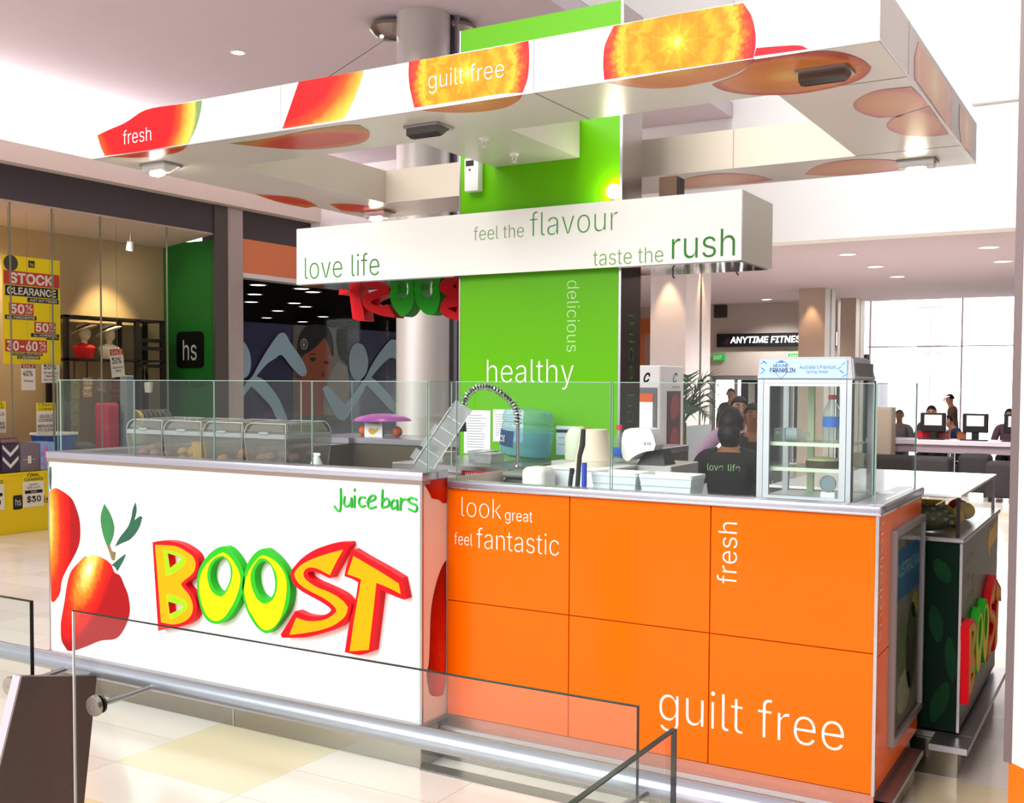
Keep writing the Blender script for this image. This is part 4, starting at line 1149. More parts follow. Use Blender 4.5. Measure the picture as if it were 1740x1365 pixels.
ftext(gcol, 'healthy', -3.089, -2.561, 1.563, 1.721, CY0, INK_W, thin=-0.010)
text(gcol, 'delicious', (-2.602, CY0, 2.128), (0, 0, -1), (1, 0, 0), 0.368, 0.072, mat('off_white_vinyl', (214, 238, 190), 0.4), thin=-0.014)
text(gcol, 'juice', (CX1, 5.13, 1.965), (0, 0, -1), (0, 1, 0), 0.35, 0.10, INK_GM, thin=-0.012)
text(gcol, 'bars', (CX1, 5.13, 1.54), (0, 0, -1), (0, 1, 0), 0.28, 0.10, INK_GM, thin=-0.012)

sb = thing('sign_box', 'long white sign box with green wording wrapped round the green column', 'sign', (-3.0, 5.2, 2.178))
YS0, YS1, XS0, XS1 = 4.98, 5.47, -4.385, -1.652
obj('front_face', MB().box((XS0, YS0, 2.178), (XS1, YS0+0.02, 2.508)), mat('sign_white', (250, 248, 244), 0.35), sb)
obj('end_face', MB().box((XS1-0.018, YS0+0.0205, 2.180), (XS1-0.001, YS1, 2.508)), mat('sign_end', (226, 224, 214), 0.45), sb)
obj('back_face', MB().box((XS0, YS1-0.02, 2.178), (XS1-0.019, YS1, 2.508)), WHITE, sb)
obj('left_end', MB().box((XS0, YS0+0.0205, 2.18), (XS0+0.018, YS1-0.0205, 2.508)), WHITE, sb)
UND = mat('sign_underside', (190, 180, 178), 0.06, 0.95)
obj('underside', MB().box((XS0+0.001, YS0+0.021, 2.174), (CX0-0.006, YS1-0.021, 2.182)).box((CX1+0.004, YS0+0.021, 2.174), (XS1-0.02, YS1-0.021, 2.182)), UND, sb)
obj('top', MB().box((XS0+0.02, YS0+0.021, 2.49), (CX0-0.006, YS1-0.021, 2.5)).box((CX1+0.004, YS0+0.021, 2.49), (XS1-0.02, YS1-0.021, 2.5)), WHITE, sb)
for s, x0, x1, z0, z1, mt, th in (('love', -4.321, -4.038, 2.206, 2.333, INK_G, -0.010), ('life', -3.968, -3.769, 2.206, 2.337, INK_G, -0.010), ('feel the', -3.135, -2.825, 2.361, 2.434, INK_GL, -0.012), ('flavour', -2.788, -2.285, 2.360, 2.487, INK_GM, -0.014),
                                  ('taste the', -2.421, -2.043, 2.189, 2.266, INK_GL, -0.010), ('rush', -1.998, -1.683, 2.199, 2.330, INK_G, -0.006)):
    ftext(sb, s, x0, x1, z0, z1, YS0, mt, thin=th)
for x in (-2.12, -1.78):
    obj('hook', MB().tube([(x, 5.3, 2.175), (x, 5.3, 2.15), (x+0.01, 5.3, 2.14)], 0.005, 8), DSTEEL, sb)
# letters on the far face, reading from the other side
logo('logo_sign', 'raised logo letters hanging behind the white sign box, seen from the back', ((-3.782, YS1+0.002, 2.0865), (-1, 0, 0), FZ), 0.10, 0.652, (-3.78, YS1, 2.0))
# canopy
ZC0, ZC1 = 2.755, 2.963
KX0, KX1, KY0, KY1 = -4.778, -0.802, 3.828, 6.214
IX0, IX1, IY0, IY1 = -4.262, -1.300, 4.335, 5.700
cp = thing('canopy', 'white rectangular ring canopy printed with giant fruit above the kiosk', 'canopy', (-2.79, 5.02, ZC0))
CF = mat('canopy_face', (250, 249, 248), 0.35)
SEAM = mat('seam_grey', (150, 142, 140), 0.5)
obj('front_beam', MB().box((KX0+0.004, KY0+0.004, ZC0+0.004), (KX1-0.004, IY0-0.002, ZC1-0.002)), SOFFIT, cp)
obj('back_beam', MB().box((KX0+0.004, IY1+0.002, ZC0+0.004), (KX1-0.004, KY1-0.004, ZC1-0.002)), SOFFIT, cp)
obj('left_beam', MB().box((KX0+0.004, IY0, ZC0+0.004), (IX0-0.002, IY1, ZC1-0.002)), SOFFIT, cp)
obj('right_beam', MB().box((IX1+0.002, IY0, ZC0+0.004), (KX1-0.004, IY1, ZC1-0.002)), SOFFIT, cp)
obj('front_face', MB().box((KX0, KY0, ZC0), (KX1, KY0+0.004, ZC1)), CF, cp)
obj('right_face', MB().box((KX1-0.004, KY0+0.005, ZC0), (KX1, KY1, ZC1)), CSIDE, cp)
obj('left_face', MB().box((KX0, KY0+0.005, ZC0), (KX0+0.004, KY1, ZC1)), CF, cp)
obj('back_face', MB().box((KX0+0.005, KY1-0.004, ZC0), (KX1-0.005, KY1, ZC1)), CF, cp)
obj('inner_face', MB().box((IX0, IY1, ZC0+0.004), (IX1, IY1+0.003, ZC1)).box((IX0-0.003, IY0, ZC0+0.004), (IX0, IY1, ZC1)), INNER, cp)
obj('soffit', MB().box((KX0+0.004, KY0+0.005, ZC0), (KX1-0.005, IY0, ZC0+0.0035)).box((KX0+0.004, IY1, ZC0), (KX1-0.005, KY1-0.005, ZC0+0.0035)).box((KX0+0.004, IY0, ZC0), (IX0, IY1, ZC0+0.0035)).box((IX1, IY0, ZC0), (KX1-0.005, IY1, ZC0+0.0035)), SOFFIT, cp)
for a_, b_ in (((-3.467, KY0-0.0008, ZC0), (-3.463, KY0+0.001, ZC1)), ((-2.132, KY0-0.0008, ZC0), (-2.128, KY0+0.001, ZC1)), ((-2.134, KY0, ZC0-0.0008), (-2.126, IY0, ZC0)), ((-1.30, IY0-0.004, ZC0-0.0008), (KX1, IY0+0.004, ZC0)),
               ((IX1, IY1-0.004, ZC0-0.0008), (KX1, IY1+0.004, ZC0)), ((-1.944, IY1-0.001, ZC0), (-1.94, IY1, ZC1)), ((KX1-0.001, 4.335, ZC0), (KX1+0.0008, 4.339, ZC1))):
    obj('seam', MB().box(a_, b_), SEAM, cp)
obj('cross_beam', MB().box((-3.045, IY0, ZC0), (-2.535, CY0-0.003, ZC1-0.01)), SOFFIT, cp)
obj('bottom_edge', MB().box((KX0, KY0-0.002, ZC0-0.002), (KX1, KY0+0.004, ZC0+0.003)).box((KX1-0.004, KY0, ZC0-0.002), (KX1+0.002, KY1, ZC0+0.003)), STEEL, cp)
ORST = [(0.0, (255, 240, 170)), (0.06, (255, 196, 50)), (0.16, (250, 158, 16)), (0.34, (244, 128, 4)), (0.50, (255, 164, 26)), (0.62, (242, 130, 6)), (0.76, (255, 182, 50)), (0.83, (255, 130, 24)), (0.9, (240, 66, 36)), (1.0, (226, 24, 42))]
ORDL = [(0.0, (238, 190, 90)), (0.3, (226, 140, 40)), (0.65, (214, 120, 34)), (0.8, (220, 130, 60)), (0.9, (196, 84, 44)), (1.0, (176, 46, 36))]
ORPK = [(0.0, (228, 170, 116)), (0.6, (226, 152, 112)), (0.85, (222, 138, 118)), (1.0, (204, 112, 106))]
MEL = [(0.0, (248, 28, 34)), (0.62, (244, 26, 30)), (0.74, (240, 80, 30)), (0.86, (246, 170, 60)), (0.95, (244, 200, 90)), (1.0, (120, 150, 90))]
def fx(key):
    q = P[key]
    a0, a1 = min(t[0] for t in q), max(t[0] for t in q)
    b0, b1 = min(t[1] for t in q), max(t[1] for t in q)
    return (a0+a1)/2, (b0+b1)/2, (a1-a0)/2, (b1-b0)/2
def front_print(key, stops, cz, rz, rx=None, cx=None, **kw):
    c, _, r, _ = fx(key)
    c = c if cx is None else cx
    mt = print_mat('canopy_print_'+key, (c, KY0, cz), (1/(rx or r*1.02), 0, 0), (0, 0, 1/rz), stops, **kw)
    obj('printed_fruit', MB().prism(soft(P[key]), (0, KY0, 0), FX, FZ, 0.0006, lift=0.001), mt, cp, smooth=False)
front_print('orange1', ORST, 2.875, 0.30, pulp=0.20, pscale=34, spokes=9)
front_print('orange2', ORST, 2.86, 0.30, pulp=0.20, pscale=34, spokes=9)
front_print('orange3', [(0.0, (228, 30, 44)), (1.0, (214, 20, 40))], 2.7, 0.3)
front_print('melon1', MEL, 2.95, 0.40, rx=0.42, cx=-4.42, pulp=0.06, pscale=20)
front_print('melon2', MEL, 3.05, 0.42, rx=0.62, cx=-3.50, pulp=0.06, pscale=20)
def under_print(key, stops, rr=1.04, cy=None, ry=None, **kw):
    cx, c2, r, q = fx(key)
    mt = print_mat('canopy_print_'+key, (cx, c2 if cy is None else cy, ZC0), (1/(r*rr), 0, 0), (0, 1/((ry or q)*rr), 0), stops, **kw)
    obj('printed_fruit', MB().prism([(x, -y) for x, y in soft(P[key])], (0, 0, ZC0), (1, 0, 0), (0, -1, 0), 0.0006, lift=0.001), mt, cp, smooth=False)
MELU = [(0.0, (206, 64, 44)), (0.6, (206, 60, 40)), (0.8, (214, 120, 50)), (1.0, (180, 130, 60))]
under_print('um1', MELU)
under_print('um2', MELU, pulp=0.06, pscale=16)
under_print('uo1', ORDL, cy=3.80, ry=0.27, pulp=0.14, pscale=26)
under_print('uo2', ORDL, cy=3.80, ry=0.34, pulp=0.14, pscale=26)
under_print('uo3', ORDL, pulp=0.14, pscale=26)
under_print('ur1', ORPK, pulp=0.1, pscale=18)
under_print('ur2', ORPK, pulp=0.1, pscale=18)
under_print('ub1', ORPK, pulp=0.1, pscale=18)
under_print('ub2', ORPK, pulp=0.1, pscale=18)
under_print('ul1', MELU)
under_print('ul2', MELU)
for key in ('rx1', 'rx2'):
    c, cz, r, q = fx(key)
    mt = print_mat('canopy_print_'+key, (KX1, c, 2.86), (0, 1/(r*1.05), 0), (0, 0, 1/0.35), ORDL, pulp=0.14, pscale=18)
    obj('printed_fruit', MB().prism(P[key], (KX1, 0, 0), SX, FZ, 0.0006, lift=0.001), mt, cp, smooth=False)
ftext(cp, 'fresh', -4.529, -4.322, 2.805, 2.877, KY0-0.002, INK_W, thin=-0.008)
ftext(cp, 'guilt free', -2.636, -2.266, 2.814, 2.908, KY0-0.002, INK_W, thin=-0.010)
# floodlights let into the soffit
def flood(x, y, on, label, rz=0.0):
    t = thing('floodlight', label, 'light', (x, y, ZC0-0.001), 'floodlights under the canopy')
    obj('frame', MB().prism([rrect(x-.095, y-.07, x+.095, y+.07, .008), rrect(x-.08, y-.055, x+.08, y+.055, .006)], (0, 0, ZC0-0.012), (1, 0, 0), (0, 1, 0), 0.010), STEEL, t)
    obj('housing', MB().hexa([(x-.085, y-.055, ZC0-0.04), (x+.085, y-.055, ZC0-0.04), (x+.085, y-.015, ZC0-0.05), (x-.085, y-.015, ZC0-0.05), (x-.085, y-.055, ZC0-0.002), (x+.085, y-.055, ZC0-0.002), (x+.085, y+.06, ZC0-0.002), (x-.085, y+.06, ZC0-0.002)]), CHROME if on else mat('dull_housing', (104, 102, 100), 0.2, 0.9), t)
    mt = LAMPW if on else mat('dark_reflector', (90, 88, 84), 0.15, 0.9)
    obj('lamp', MB().hexa([(x-.075, y-.012, ZC0-0.052), (x+.075, y-.012, ZC0-0.052), (x+.075, y+.05, ZC0-0.012), (x-.075, y+.05, ZC0-0.012), (x-.075, y-.010, ZC0-0.046), (x+.075, y-.010, ZC0-0.046), (x+.075, y+.052, ZC0-0.006), (x-.075, y+.052, ZC0-0.006)]), mt, t)
    if on:
        obj('glowing_front', MB().ball((x-0.005, y-0.02, ZC0-0.045), (0.055, 0.03, 0.022), 10), mat('flood_glow', (255, 244, 214), 0.4, emit=40) if 'flood_glow' not in bpy.data.materials else bpy.data.materials['flood_glow'], t)
        lamp('floodlight_beam', 'SPOT', (x, y-0.02, ZC0-0.08), (x+0.1, y+0.7, 1.6), 22, (1, 0.92, 0.78), spot_size=radians(130), spot_blend=0.8, shadow_soft_size=0.06)
flood(-4.557, 4.10, True, 'brightly lit floodlight at the front left of the canopy soffit')
flood(-2.825, 4.10, False, 'unlit chrome floodlight in the middle of the front soffit')
flood(-1.05, 4.10, False, 'unlit floodlight over the printed orange at the front right')
flood(-1.05, 5.98, True, 'lit floodlight at the back right corner of the canopy')
flood(-4.515, 5.96, True, 'lit floodlight at the back left of the canopy')
t = thing('lamp', 'small lit lamp on the sign box at the right edge of the green column', 'light', (-2.33, 5.01, 2.508))
obj('stem', MB().cyl((-2.33, 5.012, 2.508), (-2.33, 5.012, 2.535), 0.012), STEEL, t)
obj('bulb', MB().ball((-2.325, 5.012, 2.56), 0.036, 12), bpy.data.materials['flood_glow'], t)
# sprinklers
for (x, y, lab) in ((-2.727, 4.42, 'white fire sprinkler under the cross beam near the front soffit'), (-2.78, 4.80, 'white fire sprinkler under the cross beam nearer the green column')):
    t = thing('sprinkler', lab, 'sprinkler', (x, y, ZC0), 'sprinklers')
    obj('escutcheon', MB().lathe([(0, 0), (0.026, 0), (0.02, -0.012), (0.008, -0.014), (0, -0.014)], (x, y, ZC0), n=18), WPLAST, t)
    obj('frame', MB().tube([(x-0.006, y, ZC0-0.012), (x-0.012, y, ZC0-0.025), (x, y, ZC0-0.042), (x+0.012, y, ZC0-0.025), (x+0.006, y, ZC0-0.012)], 0.003, 6), WPLAST, t)
    obj('deflector', MB().cyl((x, y, ZC0-0.044), (x, y, ZC0-0.041), 0.014), WPLAST, t)
# dispenser on the column
t = thing('air_freshener', 'white air freshener box with dark window high on the green column', 'dispenser', (-3.16, CY0, 2.63))
obj('case', MB().box((-3.207, CY0-0.055, 2.63), (-3.117, CY0, 2.81), 0.008, seg=2), WPLAST, t)
obj('window', MB().box((-3.195, CY0-0.057, 2.765), (-3.145, CY0-0.0545, 2.795)), BLACK, t)
obj('sensor', MB().cyl((-3.17, CY0-0.0545, 2.745), (-3.17, CY0-0.058, 2.745), 0.007), RED_D, t)
# speaker box and wires
t = thing('speaker', 'small brown box on top of the sign box right of the column', 'speaker', (-2.15, 5.3, 2.50))
obj('cabinet', MB().box((-2.19, 5.27, 2.500), (-2.09, 5.35, 2.66), 0.004), mat('brown_box', (92, 66, 50), 0.6), t)
obj('front', MB().box((-2.088, 5.275, 2.51), (-2.080, 5.345, 2.65)), BLACK, t)
tag(obj('cable', MB().tube([(-4.70, 4.1, 2.965), (-4.2, 4.3, 3.01), (-3.8, 4.6, 3.09), (-3.27, 5.06, 3.29)], 0.004, 6), BLACK), 'thin black cable from the canopy top to the green column', 'cable')
tag(obj('suspension_wire', MB().tube([(-3.66, 4.1, 2.966), (-5.40, 7.33, 4.46)], 0.003, 6), DSTEEL), 'thin steel wire rising from the canopy to the dish light', 'wire')
# papers on the column
def sheet(x0, x1, z0, z1, label, lines, band=None):
    t = thing('notice', label, 'notice', ((x0+x1)/2, CY0, z0), 'notices on the green column')
    obj('paper', MB().box((x0, CY0-0.003, z0), (x1, CY0-0.001, z1)), PAPER, t)
    mb = MB()
    n = lines
    for i in range(n):
        z = z1-0.03-(z1-z0-0.05)*i/n
        random.seed(i)
        mb.box((x0+0.015, CY0-0.0036, z), (x1-0.02-random.random()*0.04, CY0-0.003, z+0.0035))
    obj('printed_lines', mb, mat('print_grey', (150, 150, 160), 0.8), t)
    if band:
        obj('printed_band', MB().box((x0, CY0-0.0036, z1-0.035), (x1, CY0-0.003, z1-0.018)), mat('print_band', (60, 50, 90), 0.6), t)
sheet(-3.235, -3.065, 1.207, 1.445, 'white typed sheet at the left on the green column', 13)
sheet(-3.048, -2.86, 1.278, 1.452, 'white tabled sheet partly behind the blue water bottle', 10)
sheet(-2.66, -2.50, 1.22, 1.372, 'white sheet with dark band behind the beige cups', 3, True)
# ================================================================ FOREGROUND BALUSTRADE
YP, YT, ZT = 1.97, 2.12, 0.745
rl = thing('railing', 'steel tube balustrade with glass panes and bronze post in the foreground', 'railing', (-2.62, 2.1, 0))
obj('rail_tube', MB().tube([(-4.6, YT, ZT), (-2.6, YT, ZT), (-0.2, YT, ZT)], 0.0265, 24), STEELL, rl)
def bpane(a, b, ax):
    p = obj('glass_pane', MB().box(a, b), BALU, rl)
    e = MB().box((a[0]-.0004, a[1]-.0004, b[2]), (b[0]+.0004, b[1]+.0004, b[2]+0.003))
    for k, sgn in ((a, 1), (b, -1)):
        lo, hi = list(a), list(b)
        if sgn > 0:
            hi[ax] = a[ax]+0.003
        else:
            lo[ax] = b[ax]-0.003
        lo[1-ax] -= .0004; hi[1-ax] += .0004
        if sgn > 0:
            obj('end_edge', MB().box(lo, hi), mat('pale_glass_end', (226, 226, 228), 0.2) if 'pale_glass_end' not in bpy.data.materials else bpy.data.materials['pale_glass_end'], p)
        else:
            e.box(lo, hi)
    obj('polished_edge', e, BEDGE, p)
bpane((-2.555, YP-.003, .28), (-.85, YP+.003, .957), 0)
bpane((-4.6, YP-.005, .28), (-2.735, YP+.005, .963), 0)
bpane((-.774, .6, .28), (-.764, 1.955, .930), 1)
for x in (-2.456, -0.95, -2.823):
    ez = 0.708
    obj('standoff_arm', MB().tube([(x, YP+.008, ez), (x+.04, YP+.07, ez+.015), (x+.075, YT, ZT-.005)], 0.008, 12), STEEL, rl)
    obj('standoff_disc', MB().lathe([(0, -.012), (.026, -.012), (.029, -.006), (.029, .0), (0, .0)], (x, YP-.006, ez), (0, 1, 0), 28).lathe([(.005, -.0125), (.005, -.004)], (x, YP-.006, ez), (0, 1, 0), 10), mat('disc_steel', (182, 172, 162), 0.25, 0.9, noise=0.08, scale=80) if 'disc_steel' not in bpy.data.materials else bpy.data.materials['disc_steel'], rl)
    obj('rubber_washer', MB().lathe([(0, 0), (.025, 0), (.025, .006), (0, .006)], (x, YP+.006, ez), (0, 1, 0), 20), BLACK, rl)
obj('standoff_arm', MB().tube([(-.755, 1.80, .70), (-.70, 1.95, .72), (-.66, YT, ZT-.005)], 0.010, 12), STEEL, rl)
mb = MB()
xp = -2.62
mb.hexa([(xp-.030, 1.61, 0), (xp, 1.61, 0), (xp, 2.0, 0), (xp-.030, 2.0, 0), (xp-.030, 1.852, .79), (xp, 1.852, .79), (xp, YT-.02, .735), (xp-.030, YT-.02, .735)])
obj('post', mb, [BROWN], rl, smooth=False)
obj('post_edge', MB().hexa([(xp-.031, 1.606, 0), (xp+.001, 1.606, 0), (xp+.001, 1.612, 0), (xp-.031, 1.612, 0), (xp-.031, 1.848, .792), (xp+.001, 1.848, .792), (xp+.001, 1.854, .792), (xp-.031, 1.854, .792)]), mat('lilac_steel_edge', (196, 188, 196), 0.35, 0.5), rl)
obj('foot_plate', MB().box((xp-.07, 1.58, 0), (xp+.05, 2.04, .012), .003), BROWN, rl)

# ================================================================ THINGS ON THE COUNTERS
# clear lidded bins
BL = ('leftmost clear lidded bin on the white counter', 'second clear lidded bin from the left, holding a yellow fruit', 'third clear lidded bin from the left on the white counter', 'rightmost clear lidded bin on the white counter')
BC = (((150, 110, 104), 'grey_pink'), ((176, 140, 60), 'ochre'), ((196, 120, 60), 'orange_mix'), ((140, 108, 92), 'brown_mix'))
for i in range(4):
    x0 = -4.53+i*0.275
    x1 = x0+0.262
    y0, y1 = 3.83, 4.16
    zb = 1.1535
    t = thing('food_bin', BL[i], 'bin', ((x0+x1)/2, 4.0, zb), 'clear bins on the white counter')
    mb = MB()
    mb.hexa([(x0+.015, y0+.015, zb), (x1-.015, y0+.015, zb), (x1-.015, y1-.015, zb), (x0+.015, y1-.015, zb), (x0, y0, 1.335), (x1, y0, 1.335), (x1, y1, 1.335), (x0, y1, 1.335)])
    obj('tub', mb, CLEARP, t)
    obj('rim', MB().prism([rrect(x0-.006, y0-.006, x1+.006, y1+.006, .02), rrect(x0+.004, y0+.004, x1-.004, y1-.004, .015)], (0, 0, 1.328), (1, 0, 0), (0, 1, 0), .022), ACRYL, t)
    mb = MB()
    mb.hexa([(x0+.0, y0+.0, 1.351), (x1-.0, y0, 1.351), (x1, y1, 1.351), (x0, y1, 1.351), (x0+.025, y0+.03, 1.40), (x1-.025, y0+.03, 1.40), (x1-.025, y1-.03, 1.405), (x0+.025, y1-.03, 1.405)])
    bmesh.ops.bevel(mb.bm, geom=mb.bm.edges[:], offset=.012, segments=2, affect='EDGES')
    obj('lid', mb, CLEARP, t)
    ln = MB()
    for (xa, xb) in ((x0+.015, x0), (x1-.015, x1)):
        for (ya, yb) in ((y0+.015, y0), (y1-.015, y1)):
            ln.tube([(xa, ya, zb), (xb, yb, 1.33)], .0022, 5)
    q4 = [(x0+.02, y0+.022, 1.398), (x1-.02, y0+.022, 1.398), (x1-.02, y1-.022, 1.403), (x0+.02, y1-.022, 1.403)]
    ln.tube(q4, .003, 5, closed=True)
    for c_, e_ in zip(q4, ((x0, y0), (x1, y0), (x1, y1), (x0, y1))):
        ln.tube([c_, (e_[0]*.6+c_[0]*.4, e_[1]*.6+c_[1]*.4, 1.385), (e_[0], e_[1], 1.352)], .0026, 5)
    obj('moulded_edge', ln, bpy.data.materials['bin_edge'] if 'bin_edge' in bpy.data.materials else mat('bin_edge', (176, 176, 170), .25), t)
    obj('hinge', MB().cyl(((x0+x1)/2-.03, y0-.004, 1.352), ((x0+x1)/2+.03, y0-.004, 1.352), .007, n=10), ACRYL, t)
    random.seed(20+i)
    mb = MB()
    for k in range(16):
        mb.ball((x0+.05+random.random()*.16, y0+.05+random.random()*.22, zb+.022+random.random()*.075), (.034, .03, .024), 6)
    obj('contents', mb, mat('cut_fruit_'+BC[i][1], BC[i][0], .6, noise=.35, scale=30), t)
    if i == 1:
        obj('yellow_fruit', MB().cyl((x1-.08, y0+.09, zb+.01), (x1-.08, y0+.09, zb+.14), .05, .055), mat('yellow_tub', (206, 160, 40), .5, noise=.2, scale=40), t)

# tilted clear cup chute
CHUTE = glass_mat('cloudy_acrylic', (0.80, 0.81, 0.81), 1.1, 1.5, haze=0.62, haze_col=(190, 192, 194))
t = thing('cup_dispenser', 'tilted clear acrylic cup chute leaning at the corner of the white counter', 'dispenser', (-2.78, 4.15, 1.15))
ax = (V((-2.70, 4.20, 1.47))-V((-2.86, 4.08, 1.165))).normalized()
side = V((.80, .5, 0)).normalized()
side = (side-ax*side.dot(ax)).normalized()
dp = ax.cross(side).normalized()
B0 = V((-2.86, 4.10, 1.196))
def chute(u0, u1, s0, s1, d0, d1, mb):
    return mb.hexa([B0+ax*u0+side*s0+dp*d0, B0+ax*u0+side*s1+dp*d0, B0+ax*u0+side*s1+dp*d1, B0+ax*u0+side*s0+dp*d1, B0+ax*u1+side*s0+dp*d0, B0+ax*u1+side*s1+dp*d0, B0+ax*u1+side*s1+dp*d1, B0+ax*u1+side*s0+dp*d1])
obj('chute', chute(0, .355, -.044, .044, -.05, .05, MB()), CHUTE, t)
obj('edge', chute(0, .33, -.047, -.043, -.054, -.049, chute(0, .33, .043, .047, -.054, -.049, MB())), mat('bright_acrylic_edge', (226, 228, 228), .2), t)
for k in range(3):
    obj('step', chute(.02+.07*k, .07+.07*k, -.075+.006*k, -.045, -.045, .045, MB()), CHUTE, t)
for k in range(5):
    obj('divider', chute(.03+.06*k, .034+.06*k, -.036, .036, -.052, -.05, MB()), mat('bright_acrylic_line', (226, 228, 228), .2) if k == 0 else bpy.data.materials['bright_acrylic_line'], t)
tag(obj('cloth', MB().ball((-2.93, 4.07, 1.166), (.05, .04, .014), 10), WPLAST), 'white folded cloth beside the clear cup chute', 'cloth')
t = thing('spray_bottle', 'small white spray bottle with blue label right of the clear bins', 'bottle', (-3.36, 3.95, 1.152))
obj('body', MB().lathe([(0, 0), (.03, 0), (.032, .05), (.018, .085), (.010, .095), (0, .095)], (-3.36, 3.95, 1.152)), WPLAST, t)
obj('label', MB().lathe([(.0325, .02), (.0328, .055)], (-3.36, 3.95, 1.152)), mat('blue_label', (60, 110, 190), .5), t)
obj('trigger', MB().box((-3.385, 3.945, 1.247), (-3.335, 3.955, 1.262), .003), WPLAST, t)

# spring hose tap
hp = [V(q) for q in ((-2.705, 4.42, 1.455), (-2.695, 4.42, 1.50), (-2.67, 4.425, 1.545), (-2.63, 4.43, 1.572), (-2.585, 4.44, 1.580), (-2.535, 4.45, 1.566), (-2.485, 4.46, 1.535), (-2.445, 4.47, 1.495), (-2.428, 4.475, 1.45), (-2.425, 4.475, 1.40))]
hp = [q+V((-.14, 0, 0)) for q in hp]
t = thing('spray_tap', 'chrome spring hose tap arching over the work bench', 'tap', (-2.565, 4.475, 1.2))
def spline(pts, n):
    q = []
    for i in range(len(pts)-1):
        p0, p1, p2, p3 = pts[max(i-1, 0)], pts[i], pts[i+1], pts[min(i+2, len(pts)-1)]
        for s in range(n):
            u = s/n
            q.append(0.5*((2*p1)+(p2-p0)*u+(2*p0-5*p1+4*p2-p3)*u*u+(3*p1-p0-3*p2+p3)*u**3))
    q.append(pts[-1])
    return q
path = spline(hp, 24)
obj('hose', MB().tube(path[::4], .0075, 10), DARK, t)
co = []
turns = 30
for i, p in enumerate(path):
    tg = (path[min(i+1, len(path)-1)]-path[max(i-1, 0)]).normalized()
    u = V((0, 1, 0)); u = (u-tg*u.dot(tg)).normalized(); w_ = tg.cross(u)
    for s in range(3):
        a = (i+s/3)/len(path)*turns*2*pi
        co.append(p+(u*cos(a)+w_*sin(a))*.0165)
obj('spring', MB().tube(co, .0034, 5), CHROME, t)
obj('riser', MB().cyl((-2.565, 4.475, 1.2), (-2.565, 4.475, 1.405), .008), STEEL, t)
obj('spray_head', MB().lathe([(0, 0), (.012, 0), (.018, -.05), (.022, -.10), (.0, -.10)], (-2.845, 4.42, 1.46)), BLACK, t)
obj('base', MB().cyl((-2.565, 4.475, 1.2), (-2.565, 4.475, 1.215), .02), CHROME, t)

# blue water bottle, upside down
t = thing('water_bottle', 'big blue water cooler bottle standing tilted before the green column', 'bottle', (-2.73, 4.86, 1.2))
WB = glass_mat('blue_bottle', (.62, .82, .93), .9, 1.45, haze=.38, haze_col=(124, 182, 216))
WBT = glass_mat('clear_blue_bottle', (.76, .91, .92), .9, 1.45, haze=.22, haze_col=(160, 206, 206))
tl = Matrix.Rotation(radians(6), 3, 'Y')
axb = tl @ V((0, 0, 1))
cb_ = V((-2.745, 4.86, 1.217))
obj('body', MB().lathe([(0, 0), (.10, 0), (.128, .015), (.134, .04), (.130, .055), (.134, .07), (.134, .135)], cb_, axb, 40), WB, t)
obj('shoulder', MB().lathe([(.134, .135), (.134, .165), (.128, .175), (.134, .185), (.132, .215), (.120, .24), (.10, .246), (0, .24)], cb_, axb, 40), WBT, t)
obj('handle', MB().tube([cb_+axb*.215+V((.10, -.02, 0)), cb_+axb*.225+V((.14, -.03, 0)), cb_+axb*.19+V((.135, -.02, 0))], .008, 8), WBT, t)
u0 = V((.95, -.31, 0)).normalized()
w0 = axb.cross(V((0.45, -0.89, 0))).normalized()
lab = MB()
nn = 10
for i in range(nn):
    a0, a1 = radians(-165+i*7.5), radians(-165+(i+1)*7.5)
    q = []
    for a, h in ((a0, .055), (a1, .055), (a1, .135), (a0, .135)):
        q.append(cb_+axb*h+(tl @ V((cos(a), sin(a), 0)))*.1362)
    vv = [lab.bm.verts.new(p) for p in q]
    lab.bm.faces.new(vv)
obj('label', lab, mat('bottle_label', (40, 70, 110), .4, noise=.2, scale=30), t)
lc = tl @ V((cos(radians(-128)), sin(radians(-128)), 0))
tx = V((-lc.y, lc.x, 0)).normalized()
text(t, 'ICE', cb_+lc*.139+axb*.105+tx*.05, -tx, -axb, .085, .032, INK_W)

# pale jug, bottles, cups and boxes right of the tap
t = thing('jug', 'pale green plastic jug between the blue bottle and the beige cups', 'jug', (-2.38, 4.74, 1.223))
obj('body', MB().lathe([(0, 0), (.06, 0), (.063, .015), (.063, .11), (.05, .14), (.03, .16), (0, .16)], (-2.38, 4.74, 1.223), n=28), mat('pale_green_plastic', (206, 216, 190), .45), t)
obj('handle', MB().tube([(-2.33, 4.72, 1.36), (-2.30, 4.71, 1.33), (-2.32, 4.72, 1.27)], .008, 8), bpy.data.materials['pale_green_plastic'], t)
t = thing('crate', 'white plastic box under the beige cup stack', 'box', (-2.15, 4.55, 0))
obj('body', MB().box((-2.33, 4.33, 0), (-2.02, 4.62, 1.214), .008), mat('milky_plastic', (226, 232, 236), .4), t)
obj('lid', MB().box((-2.335, 4.325, 1.205), (-2.015, 4.625, 1.222), .004), WPLAST, t)
t = thing('cup_stack', 'upturned stack of beige paper cups on the white box', 'cup stack', (-2.165, 4.48, 1.222))
for k in range(4):
    z = 1.222+.007*k
    obj('cup', MB().lathe([(.084, 0), (.088, .004), (.084, .010), (.060, .142), (.057, .144), (0, .140)], (-2.165, 4.48, z), n=32), mat('beige_cup', (222, 208, 186), .6) if k == 0 else bpy.data.materials['beige_cup'], t)
